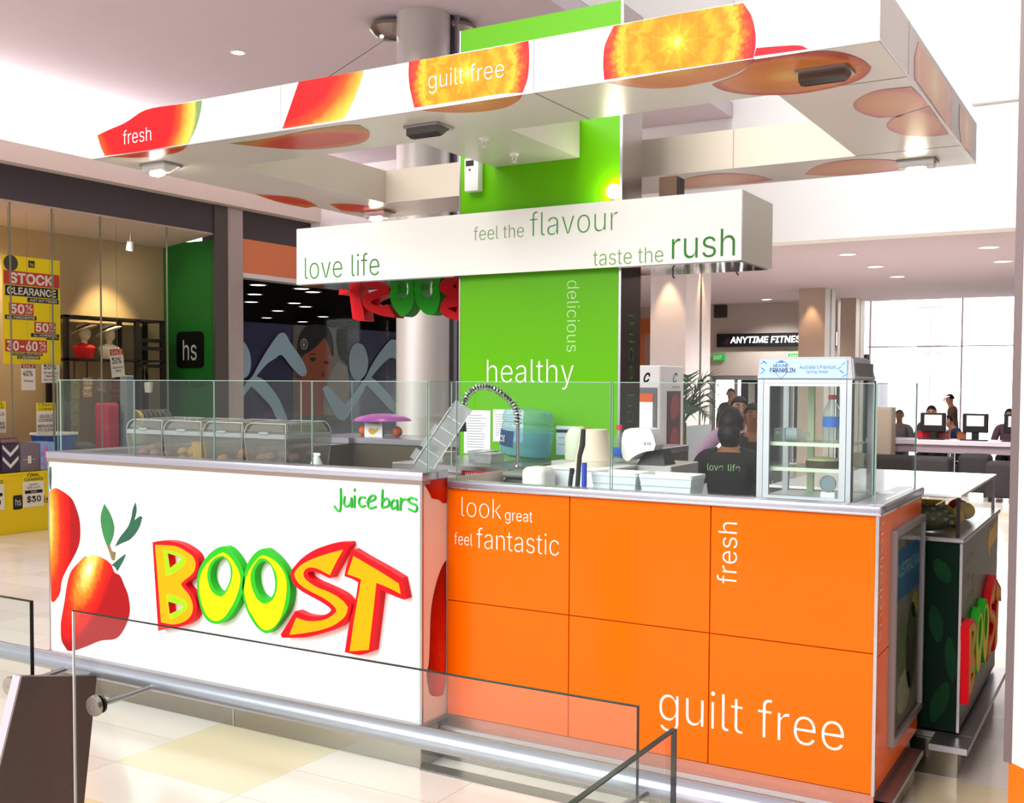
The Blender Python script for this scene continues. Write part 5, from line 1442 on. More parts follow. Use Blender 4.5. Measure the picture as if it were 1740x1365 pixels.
for (x, y, lab, c) in ((-2.27, 4.62, 'clear bottle with red cap behind the beige cups, the left one', (214, 224, 228)), (-2.14, 4.70, 'clear bottle with red cap behind the beige cups, the right one', (206, 216, 222))):
    t = thing('bottle', lab, 'bottle', (x, y, 1.12), 'red capped bottles')
    zt = 1.385 if x < -2.2 else 1.40
    obj('body', MB().lathe([(0, 0), (.03, 0), (.032, .02), (.032, zt-1.222-.09), (.012, zt-1.222-.03), (.012, zt-1.222-.012), (0, zt-1.222-.012)], (x, y, 1.222 if y < 4.6 else 1.222), n=20), glass_mat('clear_bottle', (.9, .93, .94), 1.0, haze=.15) if 'clear_bottle' not in bpy.data.materials else bpy.data.materials['clear_bottle'], t)
    obj('cap', MB().cyl((x, y, zt-.022), (x, y, zt), .0155), mat('red_cap', (206, 40, 70), .4) if 'red_cap' not in bpy.data.materials else bpy.data.materials['red_cap'], t)
    obj('label', MB().lathe([(.0325, .03), (.0325, .07)], (x, y, 1.222), n=20), mat('blue_wrap', (50, 110, 210), .4) if 'blue_wrap' not in bpy.data.materials else bpy.data.materials['blue_wrap'], t)
tag(obj('shelf', MB().box((-2.47, 4.63, 0), (-1.85, 4.98, 1.222), .004), mat('bench_cupboard', (196, 194, 190), .4, .3)), 'low grey cupboard behind the white box and cups', 'cupboard')
t = thing('receipt_printer', 'white curved terminal hood on a black base right of the cups', 'terminal', (-2.0, 4.75, 1.222))
hood = [(0, .0), (.0, .10), (.02, .135), (.12, .14), (.15, .13), (.175, .035), (.11, .025), (.06, 0), (.03, -.03)]
obj('hood', MB().prism(smooth_loop([(-2.075+u*1.0, 1.262+v*.95) for u, v in hood], 1), (0, 4.68, 0), FX, FZ, .10), WPLAST, t)
obj('base', MB().hexa([(-2.02, 4.63, 1.222), (-1.88, 4.63, 1.222), (-1.88, 4.76, 1.222), (-2.02, 4.76, 1.222), (-1.985, 4.65, 1.285), (-1.905, 4.65, 1.295), (-1.905, 4.75, 1.295), (-1.985, 4.75, 1.285)]), BLACK, t)
text(t, '10', (-1.965, 4.579, 1.318), FX, FZ, .035, .012, INK_K)
# dark lidded canister, white dispensers, red labels on the bench side
t = thing('canister', 'black canister with grey green lid beside the work bench', 'canister', (-2.47, 4.36, 0))
obj('body', MB().box((-2.522, 4.26, 0), (-2.40, 4.40, 1.165), .02, seg=3), BLACK, t)
obj('lid', MB().box((-2.526, 4.255, 1.165), (-2.395, 4.405, 1.192), .012, seg=3), mat('grey_green_lid', (120, 128, 116), .4), t)
t = thing('soap_dispenser', 'white rounded dispenser left of the white box behind the orange counter', 'dispenser', (-2.36, 4.25, 0))
obj('case', MB().box((-2.385, 4.18, 0), (-2.265, 4.31, 1.225), .03, seg=4), WPLAST, t)
obj('panel', MB().box((-2.37, 4.174, .8), (-2.28, 4.181, 1.12), .004), mat('pale_grey_plastic', (206, 204, 200), .4), t)
t = thing('label_plate', 'red warning label with white print on the side of the work bench', 'label', (-2.545, 4.1, 1.15))
obj('plate', MB().box((-2.76, 4.285, 1.125), (-2.58, 4.290, 1.185)), mat('label_red', (196, 44, 40), .5), t)
ftext(t, 'WARNING', -2.74, -2.60, 1.158, 1.176, 4.285, INK_W)
# trays on the bench
for i, (x, y) in enumerate(((-3.05, 4.55), (-2.93, 4.75), (-2.80, 4.60))):
    t = thing('tray', ('clear tray on the work bench, farthest left below the typed sheet', 'clear tray on the work bench, the middle one of three', 'clear tray on the work bench, nearest to the blue bottle')[i], 'tray', (x, y, 1.2), 'clear trays on the work bench')
    obj('tray_body', MB().hexa([(x-.045, y-.06, 1.2005), (x+.045, y-.06, 1.2005), (x+.045, y+.06, 1.2005), (x-.045, y+.06, 1.2005), (x-.052, y-.068, 1.245), (x+.052, y-.068, 1.245), (x+.052, y+.068, 1.245), (x-.052, y+.068, 1.245)]), ACRYL, t)
    obj('rim', MB().prism([rrect(x-.058, y-.073, x+.058, y+.073, .01), rrect(x-.05, y-.065, x+.05, y+.065, .008)], (0, 0, 1.243), (1, 0, 0), (0, 1, 0), .005), ACRYL, t)
# pens
t = thing('squeegee', 'tall black squeegee handle standing by the orange counter glass', 'squeegee', (-1.985, 3.96, 1.152))
obj('handle', MB().tube([(-1.99, 3.96, 1.155), (-1.982, 3.965, 1.30), (-1.972, 3.97, 1.345), (-1.968, 3.97, 1.41)], [.010, .010, .012, .010], 12), BLACK, t)
t = thing('marker', 'short black marker leaning beside the tall black handle', 'pen', (-2.015, 3.95, 1.152))
obj('barrel', MB().cyl((-2.018, 3.945, 1.152), (-2.012, 3.955, 1.245), .009), BLACK, t)
obj('cap', MB().cyl((-2.012, 3.955, 1.225), (-2.0115, 3.956, 1.25), .010), BLACKM, t)
t = thing('marker', 'blue marker standing beside the tall black handle', 'pen', (-1.95, 3.95, 1.152))
obj('barrel', MB().cyl((-1.953, 3.95, 1.172), (-1.955, 3.955, 1.275), .0105), mat('blue_pen', (24, 64, 190), .4), t)
obj('tip', MB().cyl((-1.953, 3.95, 1.152), (-1.953, 3.95, 1.173), .006), WPLAST, t)
# white tubs
for i in range(2):
    x0, x1 = (-1.95, -1.745) if i == 0 else (-1.738, -1.512)
    t = thing('food_tub', ('left white ribbed tub behind the orange counter glass', 'right white ribbed tub behind the orange counter glass')[i], 'tub', ((x0+x1)/2, 4.07, 1.152), 'white tubs')
    y0, y1 = 4.0, 4.16
    mb = MB()
    mb.hexa([(x0+.014, y0+.012, 1.152), (x1-.014, y0+.012, 1.152), (x1-.014, y1-.012, 1.152), (x0+.014, y1-.012, 1.152), (x0+.004, y0+.003, 1.222), (x1-.004, y0+.003, 1.222), (x1-.004, y1-.003, 1.222), (x0+.004, y1-.003, 1.222)])
    obj('body', mb, mat('milk_tub', (228, 236, 240), .4) if i == 0 else bpy.data.materials['milk_tub'], t)
    obj('rim', MB().prism([rrect(x0, y0, x1, y1, .012), rrect(x0+.01, y0+.01, x1-.01, y1-.01, .01)], (0, 0, 1.222), (1, 0, 0), (0, 1, 0), .014), WPLAST, t)
    obj('rib', MB().box((x0+.006, y0+.004, 1.190), (x1-.006, y1-.004, 1.193)), mat('tub_rib', (196, 210, 216), .4) if i == 0 else bpy.data.materials['tub_rib'], t)

# countertop display fridge
F0, F1, G0, G1 = -1.252, -.903, 3.985, 4.345
fr = thing('display_fridge', 'glass sided countertop drinks fridge with blue printed header', 'fridge', (-1.08, 4.16, 1.165))
FB = mat('fridge_frame', (200, 200, 208), .35, .35)
ZB, ZH = 1.154, 1.612
obj('base', MB().box((F0, G0, ZB), (F1, G1, ZB+.02), .003), FB, fr)
for (x, y) in ((F0, G0), (F1-.022, G0), (F0, G1-.022), (F1-.022, G1-.022)):
    obj('post', MB().box((x, y, ZB+.02), (x+.022, y+.022, ZH)), FB, fr)
obj('door_frame', MB().prism([rrect(F0+.024, ZB+.02, F1-.024, ZH, .003), rrect(F0+.046, ZB+.03, F1-.046, ZH-.022, .003)], (0, G0+.012, 0), FX, FZ, .014), mat('door_frame_grey', (206, 208, 218), .35), fr)
obj('gasket', MB().box((F1-.004, G0-.003, ZB+.004), (F1+.003, G0+.004, ZH)), BLACK, fr)
obj('gasket', MB().box((F0+.022, G0-.001, ZB+.02), (F0+.025, G0+.012, ZH)), BLACK, fr)
obj('gasket', MB().box((F1-.003, G1-.006, ZB+.004), (F1+.003, G1+.003, ZH)), BLACK, fr)
obj('front_glass', MB().box((F0+.046, G0+.003, ZB+.03), (F1-.046, G0+.006, ZH-.022)), FGLASS, fr)
obj('side_glass', MB().box((F1-.006, G0+.022, ZB+.02), (F1-.003, G1-.022, ZH)), FGLASS, fr)
obj('side_glass', MB().box((F0+.003, G0+.022, ZB+.02), (F0+.006, G1-.022, ZH)), FGLASS, fr)
obj('back_glass', MB().box((F0+.022, G1-.008, ZB+.02), (F1-.022, G1-.004, ZH)), FGLASS, fr)
obj('inner_rail', MB().box((F0+.10, G1-.03, ZB+.02), (F0+.125, G1-.012, ZH)), mat('pale_green_rail', (200, 214, 176), .4), fr)
hd = MB().hexa([(F0-.004, G0-.002, ZH), (F1+.004, G0-.002, ZH), (F1+.004, G1+.004, ZH), (F0-.004, G1+.004, ZH), (F0+.006, G0+.004, 1.697), (F1-.006, G0+.004, 1.697), (F1-.02, G1-.02, 1.697), (F0+.006, G1-.02, 1.697)])
bmesh.ops.bevel(hd.bm, geom=hd.bm.edges[:], offset=.006, segments=2, affect='EDGES')
header = obj('header', hd, mat('header_grey', (176, 176, 182), .4), fr)
hn = (V((0, .006, .085))).normalized()
obj('header_print', MB().box((F0+.008, G0-.004, ZH+.006), (F1-.022, G0+.0005, 1.688), .002), mat('header_blue', (176, 206, 250), .35, noise=.12, scale=9), fr)
yh = G0-.0042
HB = mat('header_deep_blue', (50, 120, 214), .4)
HN = mat('header_navy', (36, 44, 92), .4)
ftext(fr, 'MOUNT', -1.192, -1.135, 1.660, 1.671, yh, HN, thin=-.004)
ftext(fr, 'FRANKLIN', -1.205, -1.112, 1.640, 1.657, yh, HN, thin=.004)
ftext(fr, "Australia's Premium", -1.095, -.965, 1.653, 1.668, yh, HN, thin=-.01)
ftext(fr, 'Spring Water', -1.072, -.99, 1.635, 1.649, yh, HN, thin=-.01)
obj('printed_crest', MB().prism([[(-1.163, 1.686), (-1.143, 1.676), (-1.143, 1.636), (-1.163, 1.617), (-1.183, 1.636), (-1.183, 1.676)], [(-1.163, 1.6845), (-1.1445, 1.675), (-1.1445, 1.637), (-1.163, 1.6185), (-1.1815, 1.637), (-1.1815, 1.675)]], (0, yh+.0002, 0), FX, FZ, .0005), HN, fr)
obj('printed_wedge', MB().prism([(-1.163, 1.684), (-1.15, 1.676), (-1.176, 1.676)], (0, yh+.0002, 0), FX, FZ, .0005), HB, fr)
for k, (x, z, s) in enumerate(((-1.235, 1.675, 1), (-1.232, 1.655, -1), (-1.236, 1.638, 1), (-1.225, 1.680, -1), (-.94, 1.67, 1), (-.945, 1.645, -1), (-.935, 1.628, 1), (-.955, 1.655, 1))):
    obj('printed_leaf', MB().prism(smooth_loop([(x-.012, z-.006*s), (x, z+.002), (x+.012, z+.010*s), (x+.004, z+.004*s-.004)]), (0, yh+.0002, 0), FX, FZ, .0005), HB, fr)
obj('side_badge', MB().box((F1-.001, G0+.03, ZH+.012), (F1+.0005, G1-.04, 1.675)), mat('worn_badge', (120, 118, 116), .5, noise=.2, scale=30), fr)
SHG = glass_mat('shelf_glass', (.86, .92, .88), 1.0, haze=.25, haze_col=(226, 236, 216))
for z in (1.372, 1.278):
    sh_ = obj('shelf', MB().box((F0+.024, G0+.03, z), (F1-.024, G1-.03, z+.006)), SHG, fr)
    obj('shelf_edge', MB().box((F0+.024, G0+.027, z-.004), (F1-.024, G0+.03, z+.010)), mat('shelf_edge', (226, 230, 214), .35), sh_)
t = thing('bottle', 'clear water bottle lying on the upper fridge shelf', 'bottle', (-1.18, 4.12, 1.379))
obj('body', MB().lathe([(0, 0), (.022, 0), (.026, .015), (.025, .05), (.026, .09), (.014, .115), (.011, .13), (0, .13)], (-1.215, 4.08, 1.406), (.9, .35, 0), 20), glass_mat('bottle_clear', (.86, .9, .92), 1.1, haze=.2), t)
obj('label', MB().lathe([(.0265, .04), (.0265, .08)], (-1.215, 4.08, 1.406), (.9, .35, 0), 20), mat('bottle_wrap', (176, 190, 196), .4, noise=.4, scale=60), t)
t = thing('bottle', 'tall water bottle with red cap and blue label inside the fridge', 'bottle', (-1.005, 4.10, 1.379))
obj('body', MB().lathe([(0, 0), (.03, 0), (.033, .02), (.033, .10), (.028, .125), (.012, .155), (.012, .165), (0, .165)], (-1.005, 4.10, 1.379), n=24), bpy.data.materials['bottle_clear'], t)
obj('label', MB().lathe([(.0335, .06), (.0335, .098)], (-1.005, 4.10, 1.379), n=24), mat('blue_bottle_label', (56, 110, 196), .4), t)
obj('cap', MB().cyl((-1.005, 4.10, 1.541), (-1.005, 4.10, 1.558), .014), bpy.data.materials['red_cap'], t)
t = thing('cake', 'dark round cake with pale icing on the lower fridge shelf', 'cake', (-1.045, 4.14, 1.285))
obj('sponge', MB().lathe([(0, 0), (.062, 0), (.064, .006), (.063, .026), (0, .026)], (-1.045, 4.14, 1.285), n=32), mat('chocolate_sponge', (82, 62, 48), .8, noise=.3, scale=60, bump=.5), t)
obj('icing', MB().lathe([(0, .026), (.062, .026), (.060, .032), (.035, .037), (0, .040)], (-1.045, 4.14, 1.285), n=32), mat('pale_icing', (196, 196, 150), .7, noise=.2, scale=50, bump=.4), t)
t = thing('thermometer', 'round dial thermometer low inside the fridge', 'thermometer', (-.99, 4.02, 1.19))
obj('stand', MB().box((-1.02, 4.005, 1.174), (-.966, 4.03, 1.205), .004), WPLAST, t)
obj('dial', MB().cyl((-.993, 4.018, 1.235), (-.993, 4.006, 1.235), .028, n=28), mat('dial_blue_grey', (130, 150, 160), .3), t)
obj('bezel', MB().tube([(-.993+.028*cos(a*pi/14), 4.005, 1.235+.028*sin(a*pi/14)) for a in range(28)], .003, 6, closed=True), STEEL, t)
t = thing('cup', 'small beige cup beyond the right fridge glass', 'cup', (-.93, 4.25, 1.285))
obj('body', MB().lathe([(0, 0), (.018, 0), (.022, .05), (.020, .05), (.016, .004)], (-.942, 4.27, 1.285), n=20), bpy.data.materials['beige_cup'], t)
# purple umbrella and notice on the rear ledge
t = thing('lid', 'purple domed lid over fruit on the rear counter ledge', 'lid', (-4.45, 5.85, 1.23))
obj('dome', MB().lathe([(.20, 0), (.19, .012), (.15, .03), (.08, .045), (0, .05)], (-4.44, 5.90, 1.335), n=36), mat('purple_plastic', (150, 60, 150), .3), t)
obj('stand', MB().cyl((-4.44, 5.90, 1.23), (-4.44, 5.90, 1.37), .012), WPLAST, t)
for k, (dx, c) in enumerate(((-.14, (236, 96, 40)), (-.08, (226, 80, 40)), (.14, (206, 90, 60)))):
    t2 = thing('fruit', ('orange fruit at the left under the purple lid', 'red orange fruit beside the small notice under the purple lid', 'dull red fruit at the right under the purple lid')[k], 'fruit', (-4.44+dx, 5.9, 1.23), 'fruit under the purple lid')
    obj('body', MB().ball((-4.44+dx, 5.88, 1.265), .035, 12), mat('ledge_fruit', c, .5), t2)
    obj('stem', MB().cyl((-4.44+dx, 5.88, 1.298), (-4.44+dx, 5.88, 1.306), .004, n=6), bpy.data.materials['stem_brown'], t2)
t = thing('notice', 'small white notice with red heading propped on the rear ledge', 'notice', (-4.42, 5.80, 1.23))
obj('card', MB().box((-4.515, 5.80, 1.23), (-4.365, 5.806, 1.36)), PAPER, t)
ftext(t, 'PLEASE NOTE', -4.505, -4.372, 1.335, 1.352, 5.80, RED_D)
ftext(t, 'TO OPEN', -4.49, -4.39, 1.315, 1.329, 5.80, INK_K)
obj('printed_bird', MB().prism(smooth_loop([(-4.49, 1.27), (-4.46, 1.295), (-4.43, 1.28), (-4.385, 1.295), (-4.42, 1.255), (-4.45, 1.24)]), (0, 5.80, 0), FX, FZ, .001), mat('printed_yellow', (220, 170, 40), .6), t)
# ================================================================ CLOTHING SHOP
def xtext(par, s, y0, y1, z0, z1, x, mt, **kw):
    return text(par, s, (x, y0, z0), SX, FZ, y1-y0, z1-z0, mt, **kw)
PYEL = mat('poster_yellow', (236, 214, 8), .5)
PRED = mat('poster_red', (196, 62, 44), .5)
PBLK = mat('poster_black', (34, 32, 28), .5)
PWHT = mat('poster_white', (226, 222, 206), .5)
XP = -10.45
py0, pz1, pw, ph = 7.225, 2.93, .71, 1.155
po = thing('poster', 'big yellow clearance poster with red and black bands in the shop window', 'poster', (XP, 7.58, 1.775))
obj('sheet', MB().box((XP-.004, py0, pz1-ph), (XP, py0+pw, pz1)), PYEL, po)
def Y(u): return py0+u*pw
def Z(v): return pz1-v*ph
def band(u0, v0, u1, v1, mt, name='band'):
    obj(name, MB().box((XP, Y(u0), Z(v1)), (XP+.0015, Y(u1), Z(v0))), mt, po)
def ptext(s, u0, v0, u1, v1, mt, th=0.012):
    xtext(po, s, Y(u0), Y(u1), Z(v1), Z(v0), XP+.002, mt, thin=th)
for (u0, v0, u1, v1, mt) in ((.02, .14, .99, .268, PRED), (.04, .275, .96, .37, PBLK), (.42, .378, .97, .42, PBLK), (.10, .435, .52, .545, PRED), (.03, .55, .57, .588, PBLK), (.53, .60, .91, .705, PRED), (.47, .71, .97, .745, PBLK), (.74, .75, .97, .765, PBLK), (.03, .775, .75, .89, PRED), (.13, .895, .67, .922, PBLK), (.23, .926, .62, .955, PBLK), (.44, .03, .55, .095, PBLK)):
    band(u0, v0, u1, v1, mt)
obj('badge', MB().prism(ell(Y(.14), Z(.07), .085, .085), (XP, 0, 0), SX, FZ, .003), mat('badge_grey', (70, 66, 58), .5), po)
ptext('hs', .465, .045, .53, .085, PYEL, 0)
ptext('STOCK', .11, .155, .88, .255, PWHT, .03)
ptext('CLEARANCE', .07, .288, .92, .358, PWHT, .02)
ptext('JUST GOT BIGGER', .45, .387, .94, .412, PWHT)
ptext('50', .12, .445, .36, .535, PWHT, .03)
ptext('%', .38, .445, .50, .50, PWHT)
ptext('OFF', .385, .51, .49, .535, PWHT)
ptext('ALL MANCHESTER', .06, .557, .54, .582, PWHT)
ptext('50', .55, .61, .78, .695, PWHT, .03)
ptext('%', .79, .61, .90, .66, PWHT)
ptext('OFF', .795, .67, .895, .695, PWHT)
ptext('ALL HOMEWARES', .51, .717, .93, .738, PWHT)
ptext('30-60', .05, .787, .58, .88, PWHT, .03)
ptext('%', .61, .787, .73, .84, PWHT)
ptext('OFF', .615, .85, .73, .88, PWHT)
ptext('FASHION, FOOTWEAR', .15, .899, .65, .917, PWHT)
ptext('& UNDERWEAR', .25, .930, .60, .950, PWHT)
for u in (.1, .9):
    obj('hanging_wire', MB().cyl((XP-.002, Y(u), pz1), (XP-.002, Y(u), 3.44), .0025, n=6), DSTEEL, po)

def sign_card(name, label, x, y0, y1, z0, z1, head, lines, tilt=0.0, stem=None, wire=True, hh=.22, hcol=None, hink=None):
    t = thing(name, label, 'sale sign', (x, (y0+y1)/2, z0), 'sale signs')
    R_ = Matrix.Rotation(tilt, 3, 'X')
    cen = V((x, (y0+y1)/2, (z0+z1)/2))
    def put(o):
        for v in o.data.vertices:
            w_ = v.co+V(t.location)-cen
            v.co = R_ @ w_+cen-V(t.location)
    put(obj('card', MB().box((x-.004, y0, z0), (x, y1, z1)), PWHT, t))
    zh = z1-(z1-z0)*hh
    put(obj('heading', MB().box((x, y0, zh), (x+.0015, y1, z1)), hcol or PRED, t))
    w_ = y1-y0
    if head:
        hl = head.split('\n')
        for i, s in enumerate(hl):
            hz = (z1-zh)/len(hl)
            put(xtext(t, s, y0+w_*.1, y1-w_*.1, z1-hz*(i+.85), z1-hz*(i+.15), x+.002, hink or PWHT))
    for s, v0, v1, u0, u1 in lines:
        put(xtext(t, s, y0+w_*u0, y0+w_*u1, z1-(z1-z0)*v1, z1-(z1-z0)*v0, x+.001, PBLK, thin=.01))
    if wire:
        obj('hanging_wire', MB().cyl((x-.002, (y0+y1)/2, z1-.01), (x-.002, (y0+y1)/2, 3.42), .002, n=6), DSTEEL, t)
    if stem is not None:
        obj('stem', MB().cyl((x-.006, (y0+y1)/2, stem), (x-.006, (y0+y1)/2, z0+.02), .006, n=8), DSTEEL, t)
    return t
sign_card('sale_sign', 'tilted white sale card with red heading hanging before the hat busts', -10.4, 8.575, 8.765, 1.64, 1.97, 'SALE', [('30%', .3, .52, .1, .8), ('All women\'s', .62, .70, .1, .9), ('tops', .74, .82, .3, .7)], tilt=.10)
sign_card('sale_sign', 'small white forty percent card hanging under the yellow poster', -10.4, 7.40, 7.57, 1.49, 1.77, 'SALE', [('40%', .24, .46, .1, .8), ('off lamps', .6, .7, .15, .85)], hh=.16, hcol=mat('dull_red', (150, 60, 50), .6))
sign_card('sale_sign', 'cream thirty percent card hanging under the right of the yellow poster', -10.4, 7.65, 7.88, 1.57, 1.775, '', [('30%', .02, .28, .1, .8), ("All women's", .4, .52, .1, .9), ('fashion', .58, .7, .2, .8), ('accessories', .76, .88, .1, .9)], hh=.001)
sign_card('sale_sign', 'final clearance quilt cover sign on a stem above the packets', -10.4, 7.58, 7.82, .99, 1.35, 'FINAL\nCLEARANCE', [('QUILT', .36, .46, .15, .85), ('COVERS', .48, .58, .1, .9), ('REDUCED', .66, .75, .06, .94), ('TO CLEAR', .78, .87, .06, .94)], wire=False, stem=.63, hh=.25, hcol=PYEL, hink=PBLK)
sign_card('sale_sign', 'yellow headed clearance sign on a stem, cropped by the left edge', -10.4, 6.96, 7.21, 1.04, 1.375, 'FINAL\nCLEARANCE', [('TOWELS', .36, .46, .15, .9), ('REDUCED', .66, .75, .06, .94), ('TO CLEAR', .78, .87, .06, .94)], wire=False, stem=.63, hh=.25, hcol=PYEL, hink=PBLK)

# yellow table with packets
tb = thing('display_table', 'yellow clearance display table at the shop entrance', 'table', (-10.4, 6.6, 0))
YT_ = mat('table_yellow', (232, 204, 16), .4, noise=.05, scale=3)
obj('skirt', MB().box((-10.75, 5.2, 0), (-10.08, 7.66, .61), .004), YT_, tb)
obj('top', MB().box((-10.76, 5.19, .61), (-10.07, 7.67, .632), .004), YT_, tb)
obj('logo_square', MB().prism(rrect(7.055, .25, 7.165, .40, .02), (-10.08, 0, 0), SX, FZ, .002), PBLK, tb)
xtext(tb, 'hs', 7.08, 7.145, .29, .365, -10.077, PWHT)
xtext(tb, 'harris', 7.20, 7.50, .29, .365, -10.079, PBLK, thin=.01)
for nm, y0, lab in (('price_card', 7.17, 'thirty dollar price card on the front of the yellow table'), ('price_card', 6.70, 'price card on the yellow table, cropped by the left edge')):
    t = thing(nm, lab, 'price card', (-10.078, y0+.12, .27), 'price cards on the yellow table')
    x = -10.072
    obj('card', MB().box((-10.078, y0, .265), (x, y0+.25, .53)), PWHT, t)
    obj('heading', MB().box((-10.078, y0-.003, .53), (x, y0+.253, .625)), PYEL, t)
    xtext(t, 'FINAL', y0+.05, y0+.20, .582, .618, x+.001, PBLK, thin=.015)
    xtext(t, 'CLEARANCE', y0+.01, y0+.24, .538, .572, x+.001, PBLK, thin=.015)
    xtext(t, 'Assorted', y0+.07, y0+.18, .49, .51, x+.001, PBLK)
    xtext(t, 'Quilt Covers', y0+.05, y0+.20, .455, .48, x+.001, PBLK)
    obj('band', MB().box((x, y0+.02, .405), (x+.001, y0+.23, .44)), PBLK, t)
    xtext(t, 'NOW', y0+.09, y0+.16, .413, .432, x+.002, PWHT)
    xtext(t, '$30', y0+.04, y0+.21, .305, .385, x+.001, PBLK, thin=.02)
PK = (((6.96, 7.165), (64, 54, 84), 'purple quilt packet with white chevrons on the yellow table'), ((7.175, 7.41), (118, 108, 116), 'grey quilt packet on the yellow table'), ((7.42, 7.60), (130, 166, 206), 'blue and pink quilt packet on the yellow table'), ((6.70, 6.95), (90, 74, 78), 'brown quilt packet at the left on the yellow table'))
for (y0, y1), c, lab in PK:
    t = thing('quilt_packet', lab, 'packet', (-10.25, (y0+y1)/2, .632), 'quilt packets')
    obj('packet', MB().box((-10.39, y0, .633), (-10.12, y1, .935), .015, seg=2), mat('packet_cloth', c, .5, noise=.1, scale=12), t)
    if c == (64, 54, 84):
        for dz in (0, .12):
            obj('chevron', MB().prism([(y0+.01, .77+dz), (y0+.10, .68+dz), (y1-.01, .77+dz), (y1-.01, .81+dz), (y0+.10, .72+dz), (y0+.01, .81+dz)], (-10.12, 0, 0), SX, FZ, .001), PWHT, t)
    elif c == (118, 108, 116):
        obj('printed_mark', MB().box((-10.12, y0+.09, .72), (-10.119, y0+.13, .80)).box((-10.12, y0+.03, .76), (-10.119, y0+.18, .764)), PWHT, t)
    elif c == (130, 166, 206):
        for k in range(4):
            obj('printed_flower', MB().prism(ell(y0+.03+.035*(k % 2), .70+.055*k, .028, .024, 12), (-10.12, 0, 0), SX, FZ, .001), mat('flower_pink', (206, 110, 190), .6) if k == 0 else bpy.data.materials['flower_pink'], t)
for k, (y, c, lab) in enumerate(((6.85, (120, 84, 80), 'folded brown quilt lying on the packets, farthest left'), (7.08, (136, 110, 104), 'folded grey brown quilt lying on the purple packet'))):
    t = tag(obj('folded_quilt', MB().box((-10.37, y-.11, .936), (-10.14, y+.11, .985), .02, seg=3).box((-10.41, y-.10, .985), (-10.15, y+.10, 1.02), .015, seg=3), mat('quilt_cloth', c, .9, noise=.2, scale=20)), lab, 'quilt', 'folded quilts')
# table behind with blue tub
t = thing('display_table', 'dark low table inside the clothing shop carrying a blue tub', 'table', (-10.8, 8.15, 0))
obj('top', MB().box((-10.77, 7.75, .72), (-10.45, 8.55, .75)), DARK, t)
for (x, y) in ((-10.76, 7.78), (-10.5, 7.78), (-10.76, 8.5), (-10.5, 8.5)):
    obj('leg', MB().box((x, y, 0), (x+.04, y+.04, .72)), BLACKM, t)
t = thing('tub', 'blue plastic tub with white lid on the dark shop table', 'tub', (-10.6, 7.95, .75))
obj('body', MB().hexa([(-10.74, 7.82, .751), (-10.5, 7.82, .751), (-10.5, 8.1, .751), (-10.74, 8.1, .751), (-10.76, 7.76, .98), (-10.46, 7.76, .98), (-10.46, 8.15, .98), (-10.76, 8.15, .98)]), mat('blue_tub', (40, 84, 170), .4), t)
obj('lid', MB().box((-10.77, 7.75, .98), (-10.45, 8.16, 1.01), .006), WPLAST, t)
t = tag(obj('cushion', MB().ball((-10.61, 8.34, .82), (.14, .15, .068), 12), mat('grey_cushion', (110, 106, 104), .9, noise=.1, scale=20)), 'grey cushion beside the blue tub in the shop', 'cushion')

# shelf unit and busts
BW = mat('black_shelf', (30, 25, 22), .5)
su = thing('shelf_unit', 'black open shelf unit carrying two hatted busts in the shop', 'shelf', (-10.97, 9.0, 0))
for y in (8.29, 9.32, 9.73):
    for x in (-10.82, -11.14):
        obj('upright', MB().box((x-.025, y-.025, 0), (x+.025, y+.025, 2.36)), BW, su)
for z in (.5, 1.83, 2.335):
    obj('shelf', MB().box((-11.165, 8.265, z), (-10.795, 9.755, z+.028)), BW, su)
for z in (2.08, 1.98, 1.76):
    obj('rail', MB().box((-10.84, 9.34, z), (-10.80, 9.71, z+.045)), BW, su)
def bust(y, label, cloth, hat):
    x, z = -10.92, 1.858
    t = thing('bust', label, 'mannequin bust', (x, y, z), 'busts in the shop window')
    tm = MB().lathe([(0, 0), (.105, 0), (.118, .05), (.135, .10), (.148, .13), (.12, .158), (.06, .178), (.042, .19), (0, .19)], (0, 0, 0), n=28)
    for v in tm.bm.verts:
        v.co = V((x+v.co.x*.62, y+v.co.y, z+v.co.z))
    obj('torso', tm, mat('bust_cloth', cloth, .7, noise=.05, scale=20), t)
    STN = bpy.data.materials['bust_stone'] if 'bust_stone' in bpy.data.materials else mat('bust_stone', (206, 186, 156), .6)
    obj('neck', MB().cyl((x, y, z+.17), (x+.005, y, z+.27), .036, .034), STN, t)
    obj('head', MB().ball((x+.012, y, z+.30), (.074, .064, .086), 16).tube([(x+.075, y, z+.315), (x+.088, y, z+.292), (x+.07, y, z+.283)], [.006, .011, .006], 8), STN, t)
    HS = mat('hat_straw', hat, .8, noise=.1, scale=60)
    hax = V((-.30, -.28, 1)).normalized()
    hc = V((x-.012, y-.005, z+.362))
    obj('hat_brim', MB().lathe([(.05, .004), (.10, .004), (.145, -.008), (.165, -.022), (.164, -.027), (.143, -.014), (.10, -.004), (.05, -.004)], hc, hax, 36), HS, t)
    obj('hat_crown', MB().lathe([(.072, 0), (.070, .04), (.055, .062), (0, .068)], hc, hax, 28), HS, t)
    obj('hat_band', MB().lathe([(.0735, .004), (.0733, .022)], hc, hax, 28), BLACK, t)
bust(8.62, 'hatted bust with a bright red scarf on the black shelf', (216, 30, 24), (190, 168, 130))
bust(8.98, 'hatted bust in a white top on the black shelf', (246, 232, 200), (240, 226, 196))
lamp('shop_spot_and_fill', 'SPOT', (-10.55, 9.05, 3.3), (-11.1, 9.15, 1.9), 130, (1, .74, .40), spot_size=radians(62), spot_blend=.7, shadow_soft_size=.05)
lamp('shop_spot_and_fill', 'SPOT', (-10.6, 8.6, 3.35), (-10.7, 10.1, 2.0), 22, (1, .92, .8), spot_size=radians(100), spot_blend=.8, shadow_soft_size=.1)  # extra lamp added to brighten the green side wall
